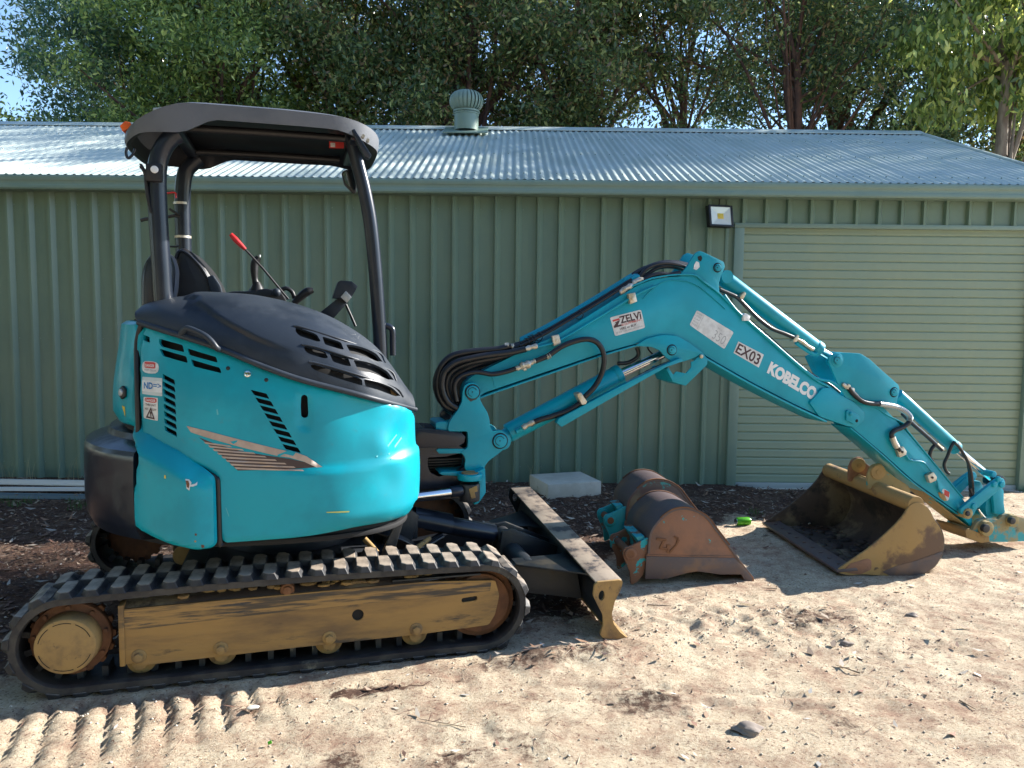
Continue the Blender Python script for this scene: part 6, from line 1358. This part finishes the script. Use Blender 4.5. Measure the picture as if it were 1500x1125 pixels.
# drink can
p = W.gz(1088, 770, .0); cn_ = empty('drink_can', (p[0], p[1], .034), R(12), label='crushed bright green drink can lying on the ground between the buckets', cat='can')
v = []; prof = [(.0, -.058), (.024, -.058), (.027, -.054), (.031, -.047), (.031, .044), (.026, .056), (.0, .054)]
bm = bmesh.new(); n_ = 20; ringv = []
for r, x in prof: ringv.append([bm.verts.new((x, r*math.cos(2*math.pi*i/n_)*(1-.25*math.exp(-((x-.005)/.02)**2)*(i < 8)), r*math.sin(2*math.pi*i/n_))) for i in range(n_)] if r else [bm.verts.new((x, 0, 0))])
for q in range(len(prof)-1):
    A, B = ringv[q], ringv[q+1]
    for i in range(n_):
        j = (i+1) % n_; vs = [A[i % len(A)], A[j % len(A)], B[j % len(B)], B[i % len(B)]]; vs = list(dict.fromkeys(vs)); bm.faces.new(vs)
fin('can_body', bm, M['can'], cn_); cyl('can_end', (-.0595, 0, 0), (-.057, 0, 0), .025, M['chrome'], cn_, n=20)
# lengths of metal lying by the wall at the left
ml = [((-5.2, 6.66), (-3.45, 6.56), .045, .03, 'white'), ((-4.9, 6.44), (-3.3, 6.50), .05, .025, 'white'), ((-5.4, 6.33), (-3.2, 6.28), .09, .028, 'blueish'), ((-4.6, 6.55), (-3.6, 6.53), .03, .04, 'white')]
M['blueish'] = mat('blue_grey_trim', (.16, .23, .27), .5); lb = ('longest rearmost white metal strip by the wall at far left', 'white metal strip with a bent middle at far left, second from the front', 'blue grey length of folded trim lying in front of the white strips', 'short narrow white strip lying between the longer white ones')
for (a, b2, w_, h_, m_), L in zip(ml, lb):
    a = Vector((*a, 0)); b2 = Vector((*b2, 0)); d = b2-a; mt = Matrix.Translation(a) @ Matrix.Rotation(math.atan2(d.y, d.x), 4, 'Z'); z0 = (.055, .035, .008, .075)[lb.index(L)]
    bm = bmesh.new(); prof_ = [(0, z0), (w_, z0), (w_, z0+h_), (w_-.004, z0+h_), (w_-.004, z0+.004), (.004, z0+.004), (.004, z0+h_), (0, z0+h_)]
    prism(bm, prof_, 0, d.length, 'x'); bmesh.ops.transform(bm, matrix=mt, verts=bm.verts); tag(fin('metal_strip', bm, M[m_]), L, 'metal strip', 'metal lengths lying by the shed wall')
# weeds
def weeds(name, spots, m, nst, hgt):
    bm = bmesh.new(); r = random.Random(5)
    for (x, y) in spots:
        for _ in range(nst):
            a = r.uniform(0, 6.28); h = r.uniform(*hgt); lx_ = r.uniform(.1, .6)*h; px_, py_ = x+r.uniform(-.06, .06), y+r.uniform(-.03, .03); z = float(ground_z(px_, py_)); w_ = r.uniform(.0012, .0028)
            pts = [Vector((px_+math.cos(a)*lx_*t*t, min(py_+math.sin(a)*lx_*t*t, WY-.04), z+h*t*(1-.2*t))) for t in (0, .35, .7, 1)]
            sd = Vector((-math.sin(a), math.cos(a), 0))*w_; prev = None
            for t, q in enumerate(pts):
                cur = (bm.verts.new(q-sd*(1-t/3.3)), bm.verts.new(q+sd*(1-t/3.3)))
                if prev: bm.faces.new((prev[0], prev[1], cur[1], cur[0]))
                prev = cur
    return tag(fin(name, bm, m, None, 0, smooth=False), kind='stuff')
M['drygrass'] = mat('dry_grass', (.42, .36, .20), .8); M['grass'] = mat('green_weed', (.07, .14, .035), .7)
weeds('dry_weeds', [(W.gz(u, v_)[0], min(W.gz(u, v_)[1], 7.1)) for u, v_ in ((90, 706), (110, 706), (15, 712), (40, 706), (775, 712), (790, 706), (865, 708), (872, 706), (815, 706), (700, 706), (920, 708), (3, 706))], M['drygrass'], 7, (.08, .32))
weeds('green_weeds', [(W.gz(u, v_)[0], W.gz(u, v_)[1]) for u, v_ in ((8, 738), (20, 742), (35, 738), (108, 738), (118, 742), (112, 746), (45, 736), (1104, 752), (1108, 756), (1500, 716))], M['grass'], 26, (.02, .09))
# ================================================================== BUCKETS
def bucket_root(fr, **k): return empty(k.pop('name'), tuple(fr.o), fr.yaw, **k)
zr = lambda L: [(840+a/4.6875, 640+b/4.6875) for a, b in L]
def trench_bucket(fr, w, dz, label, m_plate, m_shell, m_ear):
    B0 = Frame(.71, 4.38, R(8.6))
    root = empty('excavator_bucket', (fr.o[0], fr.o[1], dz), fr.yaw, label=label, cat='bucket', group='rusty trenching buckets standing mouth down')
    out = pxs(B0, zr([(490, 975), (500, 880), (510, 800), (525, 690), (535, 650), (570, 600), (640, 535), (690, 505), (740, 495), (800, 498), (860, 520), (920, 560), (980, 640), (1080, 770), (1150, 870), (1225, 960), (1228, 985), (1200, 992), (1172, 985), (1150, 940), (1010, 942), (850, 920), (780, 930), (720, 947), (640, 970)]), 0)
    o = plate('side_plate', fillet(out, .02, 3), 0, .012, m_plate, root, .003); plate('side_plate', fillet(out, .02, 3), w-.012, .012, m_plate, root, .003)
    strip_ = pxs(B0, zr([(500, 805), (860, 815), (1090, 815), (1100, 832), (1090, 830), (860, 826), (500, 818)]), 0); plate('weld_strip', strip_, -.004, .006, m_plate, root, .001)
    lowp = pxs(B0, zr([(498, 818), (1105, 830), (1150, 880), (1222, 962), (1226, 984), (1200, 990), (1172, 984), (1150, 941), (1010, 943), (850, 921), (780, 931), (720, 948), (640, 971), (490, 974)]), 0); plate('wear_plate', lowp, -.008, .010, M['worn_shell'], root, .002)
    arc = np.array(catmull([(p[0], 0, p[1]) for p in pxs(B0, zr([(515, 800), (525, 690), (545, 630), (600, 562), (670, 510), (740, 492), (810, 498), (870, 522), (925, 562), (980, 636), (1080, 766), (1150, 866), (1228, 962)]), 0)], 6))[:, [0, 2]]
    t = np.gradient(arc, axis=0); t /= np.linalg.norm(t, axis=1)[:, None]; n_ = np.c_[-t[:, 1], t[:, 0]]
    poly = [tuple(a+b*.006) for a, b in zip(arc, n_)]+[tuple(a-b*.008) for a, b in zip(arc, n_)][::-1]
    plate('shell', poly, -.004, w+.008, m_shell, root, .002)
    lip = pxs(B0, zr([(1150, 880), (1235, 960), (1240, 990), (1200, 996), (1180, 965)]), 0); plate('cutting_edge', lip, -.006, w+.012, M['rust'], root, .004)
    rimp = [tuple(a+b*.012) for a, b in zip(arc[18:60], n_[18:60])]+[tuple(a+b*.004) for a, b in zip(arc[18:60], n_[18:60])][::-1]
    for c in (-.008, w-.004): plate('edge_rim', rimp, c, .014, M['rust'], root, .002)
    ear = pxs(B0, zr([(345, 790), (360, 765), (400, 755), (520, 695), (522, 780), (505, 860), (485, 950), (440, 1005), (400, 1022), (392, 930), (370, 880), (348, 830)]), 0)
    ys = (.012, w-.14)
    for c in ys:
        plate('hitch_ear', fillet(ear, .012, 3), c, .018, m_ear, root, .004)
    e0 = pxs(B0, zr([(395, 805)]), 0)[0]
    for c in ys: cyl('ear_boss', (e0[0], c-.012, e0[1]), (e0[0], c+.03, e0[1]), .036, m_ear, root, n=24, bevel=.004)
    for c in ys: cyl('pin_hole', (e0[0], c-.0135, e0[1]), (e0[0], c-.011, e0[1]), .022, M['rust'], root, n=20)
    cyl('hitch_pin', (e0[0], ys[0]-.01, e0[1]), (e0[0], ys[1]+.03, e0[1]), .022, M['rust'], root, n=20)
    bk_ = pxs(B0, zr([(440, 700), (500, 690), (520, 780), (500, 900), (470, 980), (455, 980), (480, 880), (490, 780)]), 0); plate('ear_web', bk_, ys[0]+.02, ys[1]-ys[0]-.02, M['teal_chipped'], root, .003)
    # raised welded mark
    g = lambda pts: [(p[0], p[1]) for p in pxs(B0, zr(pts), 0)]
    for L in ([(572, 690), (640, 700), (636, 716), (566, 706)], [(612, 705), (634, 708), (610, 755), (655, 765), (650, 782), (586, 768)], [(640, 735), (668, 742), (652, 790), (700, 740), (712, 700), (690, 690), (690, 676), (722, 690), (728, 712), (706, 750), (660, 800), (636, 792)]):
        plate('raised_mark', fillet(g(L), .003, 2), -.006, .008, M['rust'], root, .0015)
    return root
FR1 = Frame(.71, 4.38, R(8.6)); FR2 = Frame(*(FR1.w((.030, .54, 0))[:2]), R(8.6))
trench_bucket(FR1, .43, 0, 'rusty curved bucket nearest the camera with chipped teal hitch ears', M['rust_flecked'], M['worn_shell'], M['rust_teal'])
M['teal_worn'] = mat('worn_teal_ear', (.012, .33, .36), .5, col2=(.16, .13, .09), scale=6, thr=(.58, .66), bump=.3)
M['plate_back'] = mat('brown_teal_plate', (.10, .07, .062), .55, col2=(.17, .16, .11), scale=4, thr=(.45, .6), col3=(.03, .26, .26), scale3=6, thr3=(.56, .60), bump=.4)
trench_bucket(FR2, .31, .055, 'rusty curved bucket behind the nearest one, with solid teal hitch ears', M['plate_back'], M['worn_shell'], M['teal_worn'])

# wide grading bucket
B = Frame(2.06, 4.58, R(5)); zw = lambda L: [(1100+a/3.75, 650+b/3.75) for a, b in L]
wb = empty('grading_bucket', tuple(B.o), B.yaw, label='wide mud caked grading bucket lying open under the excavator arm', cat='bucket'); wb.location.z = .012
WW = 1.10
op = zw([(478, 702), (545, 655), (640, 590), (730, 515), (795, 455), (838, 405), (862, 365), (880, 342), (912, 330), (945, 340), (972, 362), (988, 385), (1005, 425), (1040, 470), (1060, 530), (1058, 590), (1040, 640), (1010, 685), (965, 718), (920, 740), (850, 752), (760, 742), (700, 735), (620, 728), (540, 735), (485, 722)])
outp = fillet(pxs(B, op, 0), .015, 3)
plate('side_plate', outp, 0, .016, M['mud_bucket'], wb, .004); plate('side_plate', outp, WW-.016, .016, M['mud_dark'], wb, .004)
patchp = pxs(B, zw([(545, 668), (640, 640), (660, 650), (660, 700), (600, 728), (545, 722), (500, 712)]), 0); plate('worn_patch', fillet(patchp, .01, 3), -.003, .004, M['rust_bucket'], wb, .001)
patchp = pxs(B, zw([(720, 715), (800, 680), (900, 655), (1000, 620), (1052, 600), (1038, 640), (1008, 682), (962, 715), (918, 737), (850, 748), (770, 738)]), 0); plate('worn_patch', fillet(patchp, .01, 3), -.003, .004, M['worn_shell'], wb, .001)
arc = np.array(catmull([(p[0], 0, p[1]) for p in pxs(B, zw([(485, 722), (540, 735), (620, 728), (700, 735), (760, 742), (850, 752), (920, 740), (965, 718), (1010, 685), (1040, 640), (1058, 590), (1060, 530), (1040, 470), (1005, 425), (985, 385), (965, 358)]), 0)], 5))[:, [0, 2]]
t = np.gradient(arc, axis=0); t /= np.linalg.norm(t, axis=1)[:, None]; n_ = np.c_[-t[:, 1], t[:, 0]]
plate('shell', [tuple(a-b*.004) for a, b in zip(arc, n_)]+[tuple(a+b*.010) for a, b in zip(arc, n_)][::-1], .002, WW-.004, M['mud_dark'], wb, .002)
tc_ = pxs(B, zw([(912, 348)]), 0)[0]; cyl('torsion_tube', (tc_[0], .008, tc_[1]), (tc_[0], WW-.008, tc_[1]), .052, M['mud_bucket'], wb, n=36, bevel=.004)
lipx = pxs(B, zw([(478, 700), (486, 722), (545, 738), (560, 728), (500, 700)]), 0)
plate('cutting_edge', [(lipx[0][0]-.01, .012), (lipx[0][0]-.01, .030), (lipx[0][0]+.115, .042), (lipx[0][0]+.13, .020)], -.004, WW+.008, M['worn_shell'], wb, .003)
M['lip'] = M['worn_shell']
for i in range(9): box('wear_bolt', lipx[0][0]+.040, lipx[0][0]+.062, .08+i*.115, .10+i*.115, .034, .042, M['worn_shell'], wb, .002)
e1 = pxs(B, zw([(640, 262), (642, 180), (655, 148), (685, 122), (712, 118), (728, 132), (740, 155), (800, 200), (862, 238), (878, 265), (872, 292), (858, 306), (780, 282), (700, 248)]), .42); e2 = [(p[0], p[1]) for p in e1]
plate('hitch_ear', fillet(e2, .012, 3), .42, .022, M['mud_teal'], wb, .004); plate('hitch_ear', fillet(e2, .012, 3), .66, .022, M['rust_bucket'], wb, .004)
pe_ = pxs(B, zw([(695, 165)]), .42)[0]; pe3 = pxs(B, zw([(825, 268)]), .42)[0]
for c in (.42, .66): cyl('ear_boss', (pe_[0], c-.012, pe_[1]), (pe_[0], c+.034, pe_[1]), .050, M['mud_bucket'], wb, n=24, bevel=.004); cyl('pin_hole', (pe_[0], c-.0155, pe_[1]), (pe_[0], c-.0115, pe_[1]), .018, M['mud_plain'], wb, n=20); cyl('ear_bolt', (pe3[0], c-.01, pe3[1]), (pe3[0], c+.03, pe3[1]), .012, M['mud_bucket'], wb, n=10)
plate('ear_gusset', [(pe_[0]-.01, tc_[1]+.02), (pe_[0]+.14, tc_[1]-.06), (pe_[0]+.14, tc_[1]-.02), (pe_[0]-.0, tc_[1]+.06)], .44, .22, M['mud_bucket'], wb, .004)
bm = bmesh.new(); r = random.Random(8)                                   # dried soil heaped inside
for _ in range(90):
    y = r.uniform(.06, WW-.06); s = r.random(); x = lipx[0][0]+.14+s*.42; d = r.uniform(.01, .035)
    zf = float(np.interp(x, arc[:45, 0], arc[:45, 1])); bmesh.ops.create_icosphere(bm, subdivisions=1, radius=d, matrix=Matrix.Translation((x, y, zf+.012)) @ Matrix.Diagonal((1.6, 1.6, .5, 1)))
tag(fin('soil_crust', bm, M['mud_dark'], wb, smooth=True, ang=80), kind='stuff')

# ================================================================== TREES
LEAF = vc_mat('leaves', .24, .36)
def cloud_leaves(N, cen, spread, ln, wd, pal, droop):
    C_ = cen[rng.integers(0, len(cen), N)]+rng.normal(0, 1, (N, 3))*spread
    d = rng.normal(0, 1, (N, 3)); d[:, 2] -= droop; d /= np.linalg.norm(d, axis=1)[:, None]
    s = np.cross(d, rng.normal(0, 1, (N, 3))); s /= np.linalg.norm(s, axis=1)[:, None]+1e-9
    L = rng.uniform(*ln, N)[:, None]; Wd = L*rng.uniform(*wd, N)[:, None]
    P = np.stack([C_-d*L*.5, C_-d*L*.05-s*Wd*.5, C_+d*L*.5, C_-d*L*.05+s*Wd*.5], 1)
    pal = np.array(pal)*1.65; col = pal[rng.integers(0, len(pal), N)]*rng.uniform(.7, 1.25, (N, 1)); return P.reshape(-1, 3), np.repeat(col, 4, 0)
OL = [(.24, .26, .10), (.06, .095, .035), (.08, .115, .04), (.045, .075, .035), (.10, .135, .05), (.055, .085, .04), (.16, .12, .06)]  # brightest tone of each palette paints sunlit highlights into the leaves
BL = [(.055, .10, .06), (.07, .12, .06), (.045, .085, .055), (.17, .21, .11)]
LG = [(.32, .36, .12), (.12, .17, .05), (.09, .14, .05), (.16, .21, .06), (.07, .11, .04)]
def tree(x, y, h, r, label, n_leaf, zlo, pal, trunk_r=.16, lean=(0, 0), sparse=0.0, bark='redbark', ln=(.08, .14), droop=.45, name='tree', ncl=120, seed=1, fork=True, cr=None):
    rd = random.Random(seed); root = empty(name, (x, y, 0), label=label, cat='tree', group='trees behind the shed')
    top = np.array([lean[0], lean[1], h*.62]); pts = [np.array([0, 0, -.2]), np.array([lean[0]*.2+rd.uniform(-.1, .1), lean[1]*.2, h*.22]), np.array([lean[0]*.55+rd.uniform(-.15, .15), lean[1]*.5, h*.42]), top]
    tube('trunk', pts, trunk_r, M[bark], root, 5, 10, rads=[trunk_r*1.3, trunk_r, trunk_r*.8, trunk_r*.5])
    cz = (zlo+h)/2; hz = (h-zlo)/2; cen = []
    for i in range(ncl):
        while True:
            q = np.array([rd.uniform(-1, 1), rd.uniform(-1, 1), rd.uniform(-1, 1)]); L = np.linalg.norm(q)
            if .25 < L < 1: break
        q = q*np.array([r, r*.8, hz])*(1+.15*math.sin(i)); cen.append(q+np.array([lean[0], lean[1], cz]))
    cen = np.array(cen)
    if sparse: cen = cen[rng.random(len(cen)) > sparse]
    vs = []; fs = []
    for i in range(0, len(cen), 3):                                    # limbs run from the trunk out to the clumps
        s = rd.uniform(.35, 1.0); b0 = np.array(pts[1])*(1-s)+top*s if s < .99 else top; c = cen[i]; mid = (b0+c)/2+np.array([rd.uniform(-.3, .3), rd.uniform(-.2, .2), rd.uniform(-.1, .4)])
        Pq = catmull([b0, mid, c], 4); N_ = len(Pq); r0 = trunk_r*rd.uniform(.20, .42); up = None
        for j, p in enumerate(Pq):
            t = Pq[min(j+1, N_-1)]-Pq[max(j-1, 0)]; t /= np.linalg.norm(t)+1e-9; a = np.cross(t, [.3, .9, .2]); a /= np.linalg.norm(a)+1e-9; b_ = np.cross(t, a); rr_ = r0*(1-.8*j/(N_-1)); base = len(vs)
            for k in range(6): an = k*math.pi/3; vs.append(p+rr_*(math.cos(an)*a+math.sin(an)*b_))
            if j:
                for k in range(6): fs.append((base-6+k, base-6+(k+1) % 6, base+(k+1) % 6, base+k))
    raw('limbs', vs, fs, M[bark], root, True)
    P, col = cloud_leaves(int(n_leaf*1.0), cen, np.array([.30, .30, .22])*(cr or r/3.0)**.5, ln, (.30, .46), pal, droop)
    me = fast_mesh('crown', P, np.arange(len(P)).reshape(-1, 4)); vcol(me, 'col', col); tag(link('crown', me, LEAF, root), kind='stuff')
    return root
TR = [(-10.6, 15.5, 5.7, 2.6, 'pale olive tree at the far left with sky above it', 32000, 3.4, LG, .14, .3, 'redbark', 101),
      (-7.4, 16.5, 8.6, 2.3, 'blue green tree left of the canopy, second from the left', 48000, 3.6, BL, .16, .25, 'redbark', 102),
      (-5.6, 14.8, 9.4, 2.6, 'olive tree with forked dark limbs above the black canopy roof', 54000, 3.7, LG, .16, .15, 'redbark', 103),
      (-3.2, 15.6, 11.0, 3.0, 'tall dense dark tree above the rear of the canopy', 68000, 3.7, OL, .2, .1, 'redbark', 104),
      (-.9, 14.8, 10.6, 2.7, 'dense dark tree directly behind the whirlybird ventilator', 64000, 3.7, OL, .2, .12, 'redbark', 105),
      (1.35, 15.0, 11.0, 2.5, 'dense dark tree just right of the ventilator, with red brown limbs', 60000, 3.9, OL, .2, 0, 'redbark', 106),
      (3.6, 15.6, 10.5, 2.7, 'thin crowned tree with blue sky showing through, left of the forked trunk', 16000, 5.5, OL, .11, .4, 'redbark', 107),
      (5.1, 14.4, 10.4, 2.6, 'forked brown trunk tree with a loose crown over the right roof', 17000, 5.4, OL, .11, .4, 'redbark', 108),
      (7.2, 16.8, 10.5, 3.0, 'hazy dark tree behind the right end of the ridge', 66000, 3.3, BL, .2, 0, 'redbark', 109),
      (10.2, 16.2, 11.5, 3.0, 'broad dark tree at the far right behind the gum', 60000, 2.6, OL, .2, 0, 'redbark', 111)]
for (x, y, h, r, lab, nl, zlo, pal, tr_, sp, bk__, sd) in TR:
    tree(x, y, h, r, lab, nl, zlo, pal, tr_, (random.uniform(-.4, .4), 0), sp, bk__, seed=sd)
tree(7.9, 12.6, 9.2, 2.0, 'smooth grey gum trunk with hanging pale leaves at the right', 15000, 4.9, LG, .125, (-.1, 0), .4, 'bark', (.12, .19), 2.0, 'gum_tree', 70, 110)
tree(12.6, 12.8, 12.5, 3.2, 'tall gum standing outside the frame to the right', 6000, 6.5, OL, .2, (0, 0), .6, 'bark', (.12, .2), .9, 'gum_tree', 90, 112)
for q_ in ((-8.6, 3.2, 9.5, 3.0, 'big dark tree added outside the frame to block skylight', 201), (-8.5, -3.2, 10.0, 3.2, 'big dark tree added outside the frame to block skylight', 202)):  # unseen trees added at the left to darken sky fill and reflections
    t_ = tree(q_[0], q_[1], q_[2], q_[3], q_[4], 22000, 1.6, OL, .2, (0, 0), 0, 'redbark', (.22, .34), .7, 'tree', 90, q_[5]); t_['group'] = 'unseen trees added to block skylight'
for i, (x_, y_) in enumerate(((-13, -7), (-7.5, -9.5), (-2, -10.5), (3.5, -10.5), (9, -9.5), (-12.5, 7.2))):  # further unseen trees, mostly behind the camera, added to cut skylight
    t_ = tree(x_, y_, 9.5+(i % 2), 3.4, 'big dark tree added outside the frame to block skylight', 9000, 1.2, OL, .2, (0, 0), 0, 'redbark', (.34, .55), .7, 'tree', 90, 300+i); t_['group'] = 'unseen trees added to block skylight'
def shrub(x, y, h, r, n, label, pal):
    root = empty('shrub', (x, y, 0), label=label, cat='shrub', group='shrubs beyond the shed')
    cen = np.array([[random.uniform(-r, r), random.uniform(-r*.6, r*.6), random.uniform(.2, h)] for _ in range(60)]); P, col = cloud_leaves(n, cen, np.array([.35, .3, .3]), (.08, .15), (.2, .32), pal, .3)
    me = fast_mesh('foliage', P, np.arange(len(P)).reshape(-1, 4)); vcol(me, 'col', col); tag(link('foliage', me, LEAF, root), kind='stuff')
    tube('stem', [(0, 0, -.1), (.05, 0, h*.4), (0, .05, h*.8)], .05, M['redbark'], root)
for i, (x, y, h, r) in enumerate(((8.6, 15.0, 3.6, 2.2), (11.2, 13.6, 3.4, 2.0), (6.6, 18.5, 4.2, 2.4))):
    shrub(x, y, h, r, 20000, ('low dark shrub under the gum trunk beyond the shed end', 'leafy shrub at the far right edge beyond the shed', 'tall shrub behind the roof below the hazy tree')[i], BL)
for i, x in enumerate(np.arange(-13, 1.6, 2.6)):
    shrub(float(x), 18.0, 4.9, 1.8, 9000, 'dark undergrowth bush closing the gap %s' % ('at the far left edge', 'left of the olive tree', 'behind the olive tree', 'behind the canopy roof', 'left of the ventilator', 'behind the ventilator')[i], OL)
